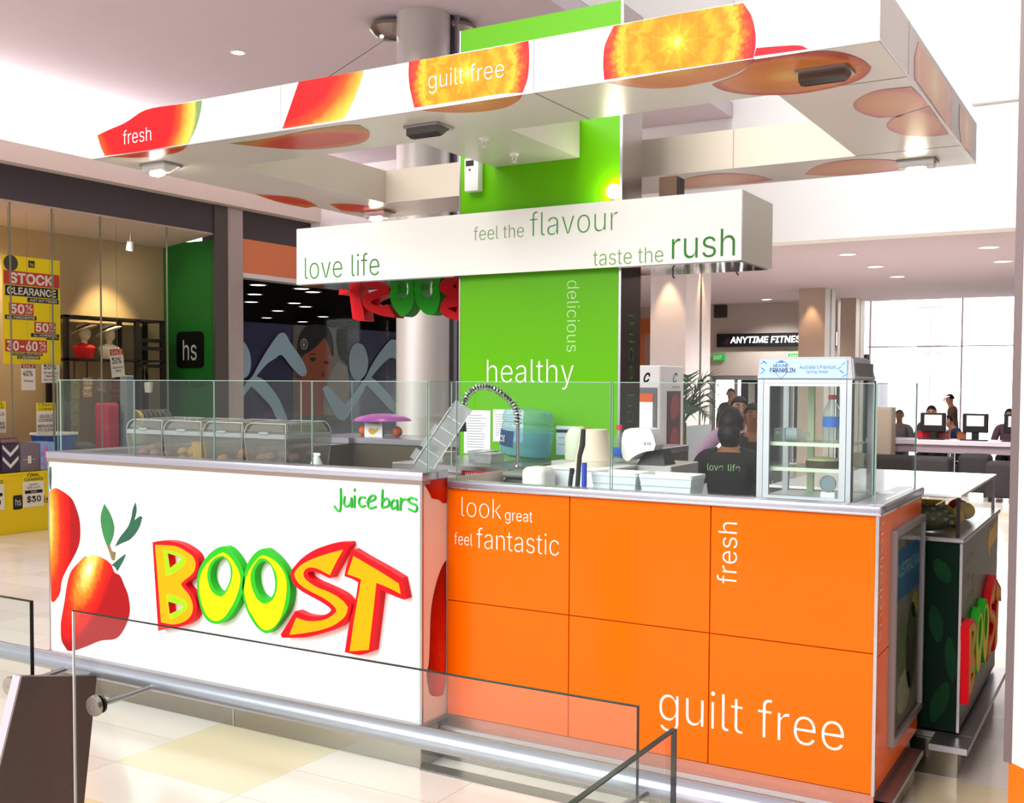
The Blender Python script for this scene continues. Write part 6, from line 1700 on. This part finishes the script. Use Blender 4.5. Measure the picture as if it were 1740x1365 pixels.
lamp('shop_spot_and_fill', 'SPOT', (-10.7, 7.6, 3.3), (-11.0, 7.8, 1.0), 60, (1, .82, .6), spot_size=radians(110), spot_blend=.9, shadow_soft_size=.1)
t = thing('track_spotlight', 'lit track spotlight under the display soffit above the busts', 'light', (-10.75, 9.15, 3.2))
obj('head', MB().cyl((-10.72, 9.15, 3.30), (-10.75, 9.16, 3.20), .035, .045), WPLAST, t)
obj('arm', MB().cyl((-10.72, 9.15, 3.28), (-10.72, 9.15, 3.415), .008), STEEL, t)
obj('lens', MB().cyl((-10.75, 9.16, 3.2005), (-10.7515, 9.1605, 3.195), .038), LAMPS, t)
# goods hung and stacked under the shelf
for k, (y, z0, z1, w_, c, lab) in enumerate(((8.42, .98, 1.62, .12, (150, 146, 100), 'pale green scarf hanging at the left under the busts'), (8.60, 1.40, 1.63, .12, (206, 180, 140), 'cream patterned scarf hanging under the red bust'), (8.80, 1.45, 1.63, .10, (166, 132, 110), 'brown patterned scarf hanging between the busts'), (9.02, 1.35, 1.62, .12, (120, 60, 44), 'rust striped scarf hanging behind the sale card'))):
    mb = MB()
    n = 8
    for i in range(n):
        zz0 = z1-(z1-z0)*i/n; zz1 = z1-(z1-z0)*(i+1)/n
        mb.box((-10.86-.008*(i % 2), y-w_/2+.006*sin(i), zz1), (-10.835-.008*(i % 2), y+w_/2+.006*sin(i), zz0), .003)
    t = thing('scarf', lab, 'scarf', (-10.85, y, z0), 'scarves under the busts')
    obj('cloth', mb, mat('scarf_cloth', c, .9, noise=.6, scale=28), t)
    obj('hook', MB().cyl((-10.85, y, z1-.01), (-10.85, y, 1.83), .006, n=8), BLACKM, t)
t = thing('suitcase', 'bright pink upright case under the hatted busts', 'suitcase', (-10.75, 8.72, .6))
obj('shell', MB().box((-10.78, 8.64, .60), (-10.56, 8.83, 1.33), .03, seg=3), mat('pink_case', (206, 50, 84), .5, noise=.1, scale=20), t)
for k in range(5):
    obj('rib', MB().box((-10.562, 8.665+.032*k, .64), (-10.552, 8.68+.032*k, 1.29), .003), bpy.data.materials['pink_case'], t)
obj('stand', MB().box((-10.78, 8.62, 0), (-10.54, 8.85, .60)), DARK, t)
t = thing('display_post', 'pale blue grey display post right of the pink case', 'post', (-10.55, 8.93, 0))
obj('post', MB().box((-10.62, 8.88, 0), (-10.50, 9.0, 1.66), .01), mat('pale_blue_post', (140, 156, 166), .5), t)
obj('foot', MB().box((-10.64, 8.857, 0), (-10.47, 9.03, .02)), DSTEEL, t)
for k in range(7):
    y = 9.12+.075*k
    t = thing('towel_roll', 'rolled grey towel in the row on the shop stand', 'towel', (-10.75, y, 1.1), 'rolled towels on the shop stand')
    obj('roll', MB().lathe([(0, 0), (.05, 0), (.115, .004), (.12, .03), (.115, .058), (.05, .062), (0, .062)], (-10.65, y, 1.121), (0, 1, 0), 24), mat('towel_grey', (84, 86, 84) if k else (206, 190, 120), .95, noise=.2, scale=30), t)
    obj('edge_stripe', MB().lathe([(.1185, .026), (.1215, .030), (.1185, .034)], (-10.65, y, 1.121), (0, 1, 0), 24), mat('towel_edge', (150, 150, 140), .95), t)
t = thing('stand', 'dark stand holding the rolled towels in the shop', 'stand', (-10.75, 9.35, 0))
obj('top', MB().box((-10.77, 9.08, .97), (-10.53, 9.70, 1.0)), DARK, t)
obj('body', MB().box((-10.76, 9.10, 0), (-10.55, 9.68, .97)), DIM, t)
tag(obj('cushion', MB().ball((-10.40, 8.97, .95), (.05, .11, .11), 14), mat('yellow_green_cushion', (176, 178, 120), .9, noise=.1, scale=30)), 'round pale yellow cushion by the display post', 'cushion')
t = thing('pedestal', 'short dark pedestal under the round pale yellow cushion', 'stand', (-10.40, 8.97, 0))
obj('column', MB().box((-10.45, 8.88, 0.02), (-10.35, 9.06, .842), .004), DARK, t)
obj('foot', MB().box((-10.455, 8.86, 0), (-10.33, 9.08, .02)), DSTEEL, t)
t = thing('bucket', 'small white tin hanging on the shop shelf end', 'bucket', (-10.73, 9.42, 1.45))
obj('tin', MB().lathe([(0, 0), (.045, 0), (.055, .13), (.05, .13), (.04, .01)], (-10.73, 9.42, 1.45), n=20), WPLAST, t)
obj('wire', MB().tube([(-10.73, 9.36, 1.57), (-10.80, 9.42, 1.785), (-10.73, 9.48, 1.57)], .003, 6), DSTEEL, t)

# ================================================================ PEOPLE
def skin(vs, es, rad, root=0, sub=2):
    me = bpy.data.meshes.new('skeleton')
    me.from_pydata(vs, es, [])
    o = bpy.data.objects.new('skeleton', me)
    COL.objects.link(o)
    md = o.modifiers.new('skin', 'SKIN')
    md.use_smooth_shade = True
    for i, sv in enumerate(me.skin_vertices[0].data):
        r = rad[i]
        sv.radius = r if isinstance(r, tuple) else (r, r)
        sv.use_root = (i == root)
    sd = o.modifiers.new('smooth', 'SUBSURF')
    sd.levels = sub; sd.render_levels = sub
    dg = bpy.context.evaluated_depsgraph_get()
    m2 = bpy.data.meshes.new_from_object(o.evaluated_get(dg))
    bpy.data.objects.remove(o)
    bpy.data.meshes.remove(me)
    t = bmesh.new()
    t.from_mesh(m2)
    bpy.data.meshes.remove(m2)
    return t

def person(label, loc, rz, height, skin_m, shirt_m, pants_m, pose=None, seated=False, sleeves='short', hair='short', shoes=BLACK, lean=0.0, turn=0.0, face=True, group=None):
    s = height/1.72
    J = {'pelvis': (0, 0, .93), 'waist': (0, .01, 1.07), 'chest': (0, .005, 1.25), 'top': (0, -.01, 1.38), 'neck': (0, 0, 1.475), 'jaw': (0, .02, 1.54), 'head': (0, .02, 1.61), 'crown': (0, .01, 1.675),
         'sL': (-.165, -.01, 1.39), 'eL': (-.215, -.03, 1.12), 'wL': (-.225, .05, .89), 'pL': (-.225, .075, .82),
         'sR': (.165, -.01, 1.39), 'eR': (.215, -.03, 1.12), 'wR': (.225, .05, .89), 'pR': (.225, .075, .82),
         'hL': (-.09, 0, .88), 'kL': (-.10, .02, .49), 'aL': (-.10, -.01, .085), 'tL': (-.11, .13, .035),
         'hR': (.09, 0, .88), 'kR': (.10, .02, .49), 'aR': (.10, -.01, .085), 'tR': (.11, .13, .035)}
    RD = {'pelvis': (.135, .10), 'waist': (.125, .088), 'chest': (.145, .10), 'top': (.125, .085), 'neck': (.05, .05), 'jaw': (.058, .066), 'head': (.074, .09), 'crown': (.058, .07),
          's': .058, 'e': .043, 'w': .030, 'p': (.036, .022), 'h': .082, 'k': .056, 'a': .040, 't': .034}
    if seated:
        dz = -.42
        for k in J:
            if k[0] not in 'kat' or k in ('top',):
                x, y, z = J[k]
                J[k] = (x, y, z+dz)
        for k, sx in (('L', -1), ('R', 1)):
            J['k'+k] = (.10*sx, .42, .50); J['a'+k] = (.10*sx, .40, .085); J['t'+k] = (.11*sx, .53, .035)
            J['e'+k] = (.23*sx, .05, .74); J['w'+k] = (.17*sx, .28, .73); J['p'+k] = (.15*sx, .36, .74)
    if pose:
        J.update(pose)
    if lean:
        pv = V(J['pelvis'])
        RX = Matrix.Rotation(-lean, 3, 'X')
        for k in J:
            if k not in ('pelvis',) and k[0] not in 'hkat' or k in ('head', 'top'):
                J[k] = tuple(RX @ (V(J[k])-pv)+pv)
    order = list(J)
    E_ = [('pelvis', 'waist'), ('waist', 'chest'), ('chest', 'top'), ('top', 'neck'), ('neck', 'jaw'), ('jaw', 'head'), ('head', 'crown')]
    for k in 'LR':
        E_ += [('top', 's'+k), ('s'+k, 'e'+k), ('e'+k, 'w'+k), ('w'+k, 'p'+k), ('pelvis', 'h'+k), ('h'+k, 'k'+k), ('k'+k, 'a'+k), ('a'+k, 't'+k)]
    def rad(k, g=0.0):
        r = RD.get(k) or RD[k[0]]
        return tuple((q+g)*s for q in (r if isinstance(r, tuple) else (r, r)))
    MW = Matrix.Translation(V(loc)) @ Matrix.Rotation(rz, 4, 'Z')
    def P_(k):
        return MW @ (V(J[k])*s)
    def build(keys, g, edges=None, cut=None, sub=2):
        pts = {k: V(J[k])*s for k in keys}
        if cut:
            for k, (a_, b_, f_) in cut.items():
                pts[k] = V(J[a_]).lerp(V(J[b_]), f_)*s
        ks = list(pts)
        es = [(ks.index(a_), ks.index(b_)) for a_, b_ in (edges or E_) if a_ in pts and b_ in pts]
        t_ = skin([tuple(pts[k]) for k in ks], es, [rad(k, g) for k in ks], 0, sub)
        t_.transform(MW)
        return t_
    root = thing('person', label, 'person', loc, group)
    mb = MB()
    mb.merge(build(order, 0.0))
    # nose, ears
    HM = MW @ Matrix.Translation(V(J['head'])*s) @ Matrix.Rotation(turn, 4, 'Z')
    def hp_(x, y, z):
        return HM @ (V((x, y, z))*s)
    mb.tube([hp_(0, .084, .02), hp_(0, .108, -.018), hp_(0, .086, -.03)], [.008*s, .014*s, .009*s], 8)
    for sx in (-1, 1):
        mb.ball(hp_(.074*sx, -.005, -.005), (.012*s, .02*s, .03*s), 8)
    # fingers
    for k, sx in (('L', -1), ('R', 1)):
        w_, p_ = V(J['w'+k]), V(J['p'+k])
        d_ = (p_-w_).normalized()
        sd = d_.cross(V((0, 0, 1)) if abs(d_.z) < .8 else V((1, 0, 0))).normalized()
        nn = d_.cross(sd)
        for i in range(4):
            off = sd*(.018*(i-1.5))
            L_ = (.062, .075, .07, .055)[i]
            q = [p_+off*.8, p_+off+d_*L_*.5+nn*.004, p_+off+d_*L_*.85-nn*.008*sx, p_+off+d_*L_-nn*.02*sx]
            mb.tube([MW @ (x_*s) for x_ in q], [.0095*s, .009*s, .008*s, .006*s], 7)
        q = [w_.lerp(p_, .55)+sd*.022, p_+sd*.045-d_*.005, p_+sd*.05+d_*.03]
        mb.tube([MW @ (x_*s) for x_ in q], [.011*s, .010*s, .007*s], 7)
    obj('body', mb, skin_m, root, angle=3.0)
    # garments follow the body: the body surface near the covered bones, lifted off along its normals
    src = build(order, 0.0)
    src.verts.ensure_lookup_table()
    src.normal_update()
    f_ = {'short': .60, 'long': 1.0}[sleeves]
    seg = [(a_, b_, P_(a_), P_(b_)) for a_, b_ in E_]
    zone = []
    for v in src.verts:
        best = None
        for a_, b_, A, B in seg:
            d_ = B-A
            u = max(0, min(1, (v.co-A).dot(d_)/d_.length_squared))
            q = (v.co-(A+d_*u)).length
            if best is None or q < best[0]:
                best = (q, a_, b_, u)
        _, a_, b_, u = best
        z = ''
        if (a_, b_) in (('pelvis', 'waist'), ('waist', 'chest'), ('chest', 'top')) or (a_ == 'top' and b_[0] == 's'):
            z = 's'
        elif (a_, b_) == ('top', 'neck'):
            z = 's' if u < .55 else ''
        elif a_[0] == 's' and b_[0] == 'e':
            z = 's' if u < f_ else ''
        elif a_[0] == 'e' and b_[0] == 'w':
            z = 's' if sleeves == 'long' and u < .93 else ''
        elif a_ == 'pelvis' or a_[0] == 'h' and b_[0] == 'k' or a_[0] == 'k' and b_[0] == 'a':
            z = 't'
        zone.append(z)
    for nm_, key_, mt_, g_ in (('shirt', 's', shirt_m, .014), ('trousers', 't', pants_m, .010)):
        cl_ = MB()
        new_ = {}
        for f in src.faces:
            if sum(1 for v in f.verts if zone[v.index] == key_) >= len(f.verts)-1:
                for v in f.verts:
                    if v.index not in new_:
                        new_[v.index] = cl_.bm.verts.new(v.co+v.normal*g_*s)
                cl_.bm.faces.new([new_[v.index] for v in f.verts])
        obj(nm_, cl_, mt_, root, angle=3.0)
    src.free()
    for k in 'LR':
        a_, t_ = P_('a'+k), P_('t'+k)
        dirn = (t_-a_); dirn.z = 0; dirn.normalize()
        sh = MB().tube([V((a_.x, a_.y, loc[2]+.045*s))-dirn*.05*s, V((a_.x, a_.y, loc[2]+.048*s))+dirn*.04*s, V((a_.x, a_.y, loc[2]+.04*s))+dirn*.12*s, V((a_.x, a_.y, loc[2]+.03*s))+dirn*.19*s], [.040*s, .044*s, .038*s, .022*s], 10)
        obj('shoe', sh, shoes, root)
    # hair
    t_ = bmesh.new()
    bmesh.ops.create_uvsphere(t_, u_segments=24, v_segments=16, radius=1)
    low = {'short': -.15, 'long': -.9, 'bun': -.45}[hair]
    dele = [v for v in t_.verts if v.co.z < low or (v.co.y > .12 and v.co.z < .40) or (abs(v.co.x) > .9 and v.co.y > .1 and v.co.z < .2)]
    bmesh.ops.delete(t_, geom=dele, context='VERTS')
    for v in t_.verts:
        k_ = 1.0+.04*sin(v.co.x*19+v.co.z*13)
        v.co = hp_(v.co.x*.080*k_, v.co.y*.093*k_-.008, v.co.z*(.102 if v.co.z > 0 else .13)*k_+.010)
    hb = MB()
    hb.merge(t_)
    if hair == 'bun':
        hb.ball(hp_(0, -.075, -.06), (.072*s, .06*s, .075*s), 12)
        hb.ball(hp_(0, -.05, -.10), (.062*s, .05*s, .06*s), 12)
    if hair == 'long':
        hb.tube([hp_(0, -.05, .0), hp_(0, -.075, -.10), hp_(0, -.07, -.22)], [.075*s, .08*s, .05*s], 12)
    obj('hair', hb, HAIR, root, angle=3.0)
    if face:
        for sx in (-1, 1):
            e_ = obj('eye', MB().ball(hp_(.031*sx, .080, .012), (.010*s, .007*s, .0055*s), 8), mat('eye_white', (176, 156, 144), .3) if 'eye_white' not in bpy.data.materials else bpy.data.materials['eye_white'], root)
            obj('iris', MB().ball(hp_(.031*sx, .0845, .012), .0058*s, 6), HAIR, e_)
            obj('eyebrow', MB().tube([hp_(.015*sx, .089, .034), hp_(.032*sx, .088, .040), hp_(.05*sx, .078, .034)], .0045*s, 6), HAIR, root)
        obj('mouth', MB().tube([hp_(-.022, .080, -.052), hp_(0, .090, -.050), hp_(.022, .080, -.052)], [.003*s, .0065*s, .003*s], 6), mat('lip', (140, 70, 60), .5) if 'lip' not in bpy.data.materials else bpy.data.materials['lip'], root)
    return root
CLOTH = lambda n, c: mat(n, c, .85, noise=.12, scale=40)
st = person('person with dark pinned hair, seen from behind in a black T-shirt with green wording', (-1.91, 5.62, 0), radians(8), 1.475, SKIN_D, SHIRT_K, PANTS, hair='bun', face=False, pose={'eL': (-.24, .05, 1.14), 'wL': (-.18, .25, 1.06), 'pL': (-.16, .32, 1.06), 'eR': (.24, .05, 1.14), 'wR': (.18, .25, 1.06), 'pR': (.16, .32, 1.06)})
ta = radians(8)
tn = V((sin(ta), -cos(ta), 0))
tx_ = V((cos(ta), sin(ta), 0))
for w_, a_, b_ in (('love', -.088, -.006), ('life', .020, .082)):
    text(st, w_, V((-1.91, 5.62, 1.142))+tn*.160+tx_*a_, tx_, FZ, b_-a_, .036, mat('shirt_print', (150, 205, 140), .6) if w_ == 'love' else bpy.data.materials['shirt_print'], thin=-.004)
person('person in a dark jacket facing the counter, beside the fridge', (-2.40, 7.55, 0), radians(196), 1.46, SKIN_D, CLOTH('brown_black_jacket', (44, 36, 34)), PANTS, sleeves='long', turn=radians(6))
wm = person('person with glasses and a lilac top standing behind the dark haired server', (-2.74, 8.25, 0), radians(210), 1.50, SKIN_L, CLOTH('lilac_top', (186, 150, 180)), PANTS, sleeves='long', hair='long', pose={'eL': (-.36, .02, 1.18), 'wL': (-.2, .2, 1.1), 'pL': (-.14, .24, 1.1), 'eR': (.36, .02, 1.18), 'wR': (.24, .16, 1.06), 'pR': (.18, .2, 1.05)})
hz = 1.61/1.72*1.50
gm = Matrix.Translation(V((-2.74, 8.25, 0))) @ Matrix.Rotation(radians(210), 4, 'Z')
g_ = MB()
for sx in (-1, 1):
    g_.tube([gm @ V((.028*sx+.022*cos(a*pi/8), .098, hz+.010+.016*sin(a*pi/8))) for a in range(16)], .0022, 5, closed=True)
g_.tube([gm @ V((-.006, .1, hz+.012)), gm @ V((.006, .1, hz+.012))], .002, 5)
obj('glasses', g_, BLACK, wm)
person('dark clothed person in the doorway below the fitness sign', (-5.85, 17.2, 0), radians(200), 1.52, SKIN_D, CLOTH('maroon_black_top', (52, 26, 28)), PANTS, sleeves='long', face=False)
person('person in a brown jumper standing behind the computer desk, looking down', (-2.78, 19.7, 0), radians(95), 1.44, SKIN_L, CLOTH('brown_jumper', (104, 82, 74)), CLOTH('grey_trousers', (70, 66, 70)), sleeves='long', lean=radians(8), pose={'eL': (-.2, .08, 1.14), 'wL': (-.16, .30, 1.12), 'pL': (-.14, .37, 1.12), 'eR': (.2, .08, 1.14), 'wR': (.16, .30, 1.12), 'pR': (.14, .37, 1.12)})
person('person in a blue jacket bending over the desk before the standing one', (-2.56, 19.1, 0), radians(120), 1.52, SKIN_L, CLOTH('blue_jacket', (44, 52, 92)), PANTS, seated=True, sleeves='long', lean=radians(24), face=False)
person('person with dark hair seated behind the left desk monitor', (-2.99, 18.66, 0), radians(180), 1.66, SKIN_L, CLOTH('dark_grey_top', (70, 62, 66)), PANTS, seated=True, sleeves='long')
person('person seated behind the right desk monitor, cropped by the pillar', (-1.85, 18.72, 0), radians(180), 1.62, SKIN_L, CLOTH('plum_top', (96, 70, 84)), PANTS, seated=True, sleeves='long')
person('grey silhouetted person seated at far left of the desk, seen through the glass', (-3.49, 18.72, 0), radians(180), 1.56, SKIN_D, CLOTH('mid_grey_top', (112, 108, 112)), PANTS, seated=True, sleeves='long', face=False)
def stool(x, y, lab):
    t = thing('stool', lab, 'stool', (x, y, 0), 'stools at the computer desk')
    obj('seat', MB().cyl((x, y, .295), (x, y, .33), .15), DARK, t)
    for k in range(4):
        a = pi/4+k*pi/2
        obj('leg', MB().tube([(x+.10*cos(a), y+.10*sin(a), .30), (x+.13*cos(a), y+.13*sin(a), 0)], .012, 8), BLACKM, t)
stool(-2.56, 19.12, 'dark round stool under the blue jacket person')
stool(-2.99, 18.68, 'dark round stool behind the left desk monitor')
stool(-1.85, 18.74, 'dark round stool behind the right desk monitor')
stool(-3.49, 18.74, 'dark round stool at the far left end of the desk')

# ================================================================ THE FAR HALL
t = thing('sign', 'long black fitness sign with white capitals on the far wall', 'sign', (-6.4, 20.88, 2.32))
obj('box', MB().box((-7.38, 20.80, 2.315), (-5.05, 20.9, 2.575), .004), BLACK, t)
ftext(t, 'ANYTIME FITNESS', -7.10, -5.60, 2.385, 2.515, 20.799, mat('sign_letters_lit', (255, 255, 255), .4, emit=1.0), thin=.018, shear=.12)
obj('runner_mark', MB().prism(smooth_loop([(-7.25, 2.36), (-7.2, 2.46), (-7.14, 2.5), (-7.1, 2.44), (-7.15, 2.40), (-7.12, 2.36), (-7.18, 2.37)]), (0, 20.80, 0), FX, FZ, .002), mat('purple_black', (64, 36, 60), .5), t)
for (x0, lab) in ((-7.47, 'small green EXIT sign on the far wall at left of the fitness sign'), (-5.95, 'small green EXIT sign below the fitness sign, above the fridge')):
    t = thing('exit_sign', lab, 'exit sign', (x0+.1, 20.88, 2.06), 'exit signs')
    obj('case', MB().box((x0, 20.82, 2.05), (x0+.24, 20.9, 2.17), .004), mat('exit_green', (20, 150, 50), .4, emit=.6) if 'exit_green' not in bpy.data.materials else bpy.data.materials['exit_green'], t)
    ftext(t, 'EXIT', x0+.03, x0+.20, 2.075, 2.145, 20.819, INK_W, thin=.01)
t = thing('air_vent', 'dark square vent on the far wall below the hall ceiling', 'vent', (-7.33, 20.88, 2.92))
obj('grille', MB().box((-7.46, 20.84, 2.90), (-7.2, 20.9, 3.15)), mat('vent_dark', (70, 62, 60), .6), t)
for k in range(5):
    obj('louvre', MB().box((-7.45, 20.83, 2.925+.045*k), (-7.21, 20.842, 2.935+.045*k)), DARK, t)
t = thing('glazed_partition', 'grey framed glass doors of the gym under the fitness sign', 'door', (-6.2, 20.95, 0))
for x in (-7.48, -7.02, -6.45, -5.9, -5.1):
    obj('upright', MB().box((x-.03, 20.92, 0), (x+.03, 20.98, 1.75)), mat('door_aluminium', (150, 148, 150), .4, .6) if x == -7.48 else bpy.data.materials['door_aluminium'], t)
obj('head_rail', MB().box((-7.5, 20.91, 1.66), (-5.05, 20.99, 1.76)), bpy.data.materials['door_aluminium'], t)
obj('pane', MB().box((-7.0, 20.945, 0), (-5.1, 20.95, 1.68)), SHOPG, t)
for (x0, x1, z0, z1, c, lab) in ((-6.98, -6.85, .9, 1.6, (238, 232, 232), 'white poster inside the gym doorway'), (-6.78, -6.62, 1.2, 1.62, (196, 34, 62), 'red banner inside the gym doorway')):
    tag(obj('banner', MB().box((x0, 21.6, z0), (x1, 21.62, z1)).box(((x0+x1)/2-.01, 21.605, .0), ((x0+x1)/2+.01, 21.615, z0)), mat('banner_print', c, .6)), lab, 'banner')
# computer desk
t = thing('desk', 'long white computer desk before the bright window', 'desk', (-2.0, 17.75, 0))
obj('top', MB().box((-3.75, 17.45, .68), (.4, 18.05, .755), .006), mat('desk_lilac_white', (226, 214, 226), .4), t)
obj('apron', MB().box((-3.7, 17.50, .56), (.35, 17.53, .68)), mat('desk_apron', (176, 158, 166), .5), t)
for x in (-3.6, -2.55, -1.5, -.4, .3):
    obj('leg', MB().box((x-.02, 17.52, 0), (x+.02, 17.56, .56)), STEEL, t)
    obj('leg', MB().box((x-.02, 17.95, 0), (x+.02, 17.99, .68)), STEEL, t)
for (x0, x1, lab) in ((-2.99, -2.62, 'black computer monitor at the left of the desk, back with white label'), (-2.39, -2.03, 'black computer monitor in the middle of the desk'), (-1.82, -1.46, 'black computer monitor at the right of the desk by the pillar')):
    t = thing('monitor', lab, 'monitor', ((x0+x1)/2, 17.7, .755), 'monitors on the desk')
    xm = (x0+x1)/2
    obj('screen', MB().box((x0, 17.66, .87), (x1, 17.72, 1.16), .01), BLACK, t)
    obj('back_label', MB().box((x0+.06, 17.655, .97), (x1-.06, 17.66, 1.13)), PAPER, t)
    obj('stand', MB().box((xm-.05, 17.67, .765), (xm+.05, 17.71, .88)), BLACK, t)
    obj('base', MB().box((xm-.12, 17.60, .755), (xm+.12, 17.78, .767), .004), BLACK, t)
    k = thing('keyboard', lab.replace('black computer monitor', 'black keyboard under the monitor').split(', back')[0], 'keyboard', (xm, 17.55, .755), 'keyboards on the desk')
    obj('case', MB().box((xm-.19, 17.49, .755), (xm+.19, 17.585, .772), .003), DARK, k)
    obj('keys', MB().box((xm-.18, 17.50, .772), (xm+.18, 17.578, .777), .001), BLACK, k)
for (x, c, lab, w_) in ((-2.93, (190, 30, 50), 'red box on the desk under the left monitor', .13), (-2.68, (140, 70, 60), 'brown red box on the desk between keyboards', .09), (-2.42, (150, 84, 40), 'brown tub on the desk beside the middle monitor', .06)):
    t = thing('box', lab, 'box', (x, 17.8, .755), 'boxes on the desk')
    obj('body', MB().box((x-w_, 17.80, .755), (x+w_, 17.9, .855), .006), mat('desk_box', c, .6), t)
    obj('lid', MB().box((x-w_-.004, 17.795, .85), (x+w_+.004, 17.905, .868), .004), mat('desk_box_lid', tuple(int(q*.8) for q in c), .6), t)
for (x0, x1, y0, y1, h, lab) in ((-3.9, -2.36, 16.3, 16.75, .56, 'long black upholstered bench under the white desk'), (-2.30, -1.88, 16.6, 17.05, .60, 'dark cube ottoman in front of the white desk'), (-1.87, -1.46, 16.0, 16.45, .55, 'dark cube ottoman nearest to the right pillar'), (-1.62, -1.2, 16.7, 17.1, .60, 'dark cube ottoman behind the nearest cube')):
    t = thing('ottoman', lab, 'ottoman', ((x0+x1)/2, (y0+y1)/2, 0), 'black seats in the hall')
    obj('cushion', MB().box((x0, y0, .06), (x1, y1, h), .06, seg=3), mat('black_upholstery', (48, 44, 46), .8, noise=.1, scale=30) if 'black_upholstery' not in bpy.data.materials else bpy.data.materials['black_upholstery'], t)
    for (x, y) in ((x0+.06, y0+.06), (x1-.06, y0+.06), (x0+.06, y1-.06), (x1-.06, y1-.06)):
        obj('foot', MB().cyl((x, y, 0), (x, y, .07), .02, n=10), BLACKM, t)
t = thing('cabinet', 'beige cabinet in the hall seen through the right counter glass', 'cabinet', (-3.44, 17.1, 0))
obj('body', MB().box((-3.60, 16.97, .0), (-3.28, 17.3, 1.25), .006), mat('beige_cabinet', (206, 184, 166), .6), t)
obj('door', MB().box((-3.58, 16.958, .05), (-3.30, 16.972, 1.22), .003), mat('beige_door', (212, 190, 172), .6), t)
# white C kiosk
t = thing('vending_kiosk', 'white self service kiosk with black C marks and orange headed screen', 'kiosk', (-3.75, 8.66, 0))
KW = mat('kiosk_white', (250, 248, 250), .3)
obj('body', MB().box((-4.05, 8.40, 0), (-3.46, 8.93, 1.745), .01), KW, t)
obj('screen_frame', MB().box((-4.0, 8.388, .75), (-3.485, 8.40, 1.56), .004), mat('kiosk_frame', (126, 122, 130), .4), t)
obj('screen', MB().box((-3.99, 8.380, .98), (-3.52, 8.389, 1.50)), mat('kiosk_screen', (250, 250, 250), .3, emit=.35), t)
obj('screen_heading', MB().box((-3.99, 8.377, 1.44), (-3.515, 8.381, 1.51)), mat('kiosk_orange', (246, 110, 50), .4), t)
obj('side_window', MB().box((-3.461, 8.55, .98), (-3.452, 8.84, 1.53)), mat('kiosk_dark_picture', (86, 32, 42), .3, noise=.7, scale=5), t)
for (y0, z0) in ((8.58, 1.0), (8.58, 1.28)):
    obj('side_picture', MB().prism(smooth_loop([(y0, z0), (y0+.2, z0+.02), (y0+.24, z0+.2), (y0+.05, z0+.24)]), (-3.452, 0, 0), SX, FZ, .001), mat('kiosk_red', (150, 40, 46), .4, noise=.4, scale=9), t)
text(t, 'C', (-3.61, 8.399, 1.60), FX, FZ, .06, .085, INK_K, thin=.03, shear=.4)
text(t, 'C', (-3.459, 8.68, 1.60), SX, FZ, .09, .085, INK_K, thin=.0, shear=.4)
text(t, 'SAVINGS', (-3.459, 8.66, 1.555), SX, FZ, .18, .018, INK_K)
# potted palm
t = thing('potted_palm', 'green potted palm behind the white self service kiosk', 'plant', (-4.02, 10.4, 0))
obj('pot', MB().lathe([(0, 0), (.16, 0), (.22, .42), (.20, .42), (.19, .36), (0, .36)], (-4.02, 10.4, 0), n=28), mat('palm_pot', (110, 108, 110), .5), t)
obj('trunk', MB().tube([(-4.02, 10.4, .36), (-4.03, 10.41, .8), (-4.02, 10.4, 1.2)], [.04, .03, .022], 10), mat('palm_trunk', (104, 84, 60), .8, noise=.3, scale=40), t)
PG = mat('palm_green', (66, 92, 62), .6, noise=.25, scale=12)
for i in range(18):
    a = i*2.4
    up = .56-.07*(i % 6)
    L_ = .34
    mb = MB()
    rib = [V((-4.02, 10.4, 1.2))+V((cos(a)*L_*u, sin(a)*L_*u, up*sin(u*pi*.62)*.95-.10*u*u)) for u in [k/10 for k in range(11)]]
    mb.tube(rib, [.007-.0005*k for k in range(11)], 5)
    for k in range(2, 11):
        d_ = (rib[k]-rib[k-1]).normalized()
        sd = d_.cross(V((0, 0, 1)))
        if sd.length < .1:
            continue
        sd.normalize()
        for sg in (-1, 1):
            tip = rib[k]+sd*sg*(.15-.010*abs(k-5))+d_*.15+V((0, 0, -.02))
            vv = [mb.bm.verts.new(q) for q in (rib[k]-d_*.022, tip, rib[k]+d_*.022, rib[k]+V((0, 0, .006)))]
            mb.bm.faces.new([vv[0], vv[1], vv[2]])
            mb.bm.faces.new([vv[0], vv[3], vv[1]])
            mb.bm.faces.new([vv[3], vv[2], vv[1]])
    obj('frond', mb, PG, t)
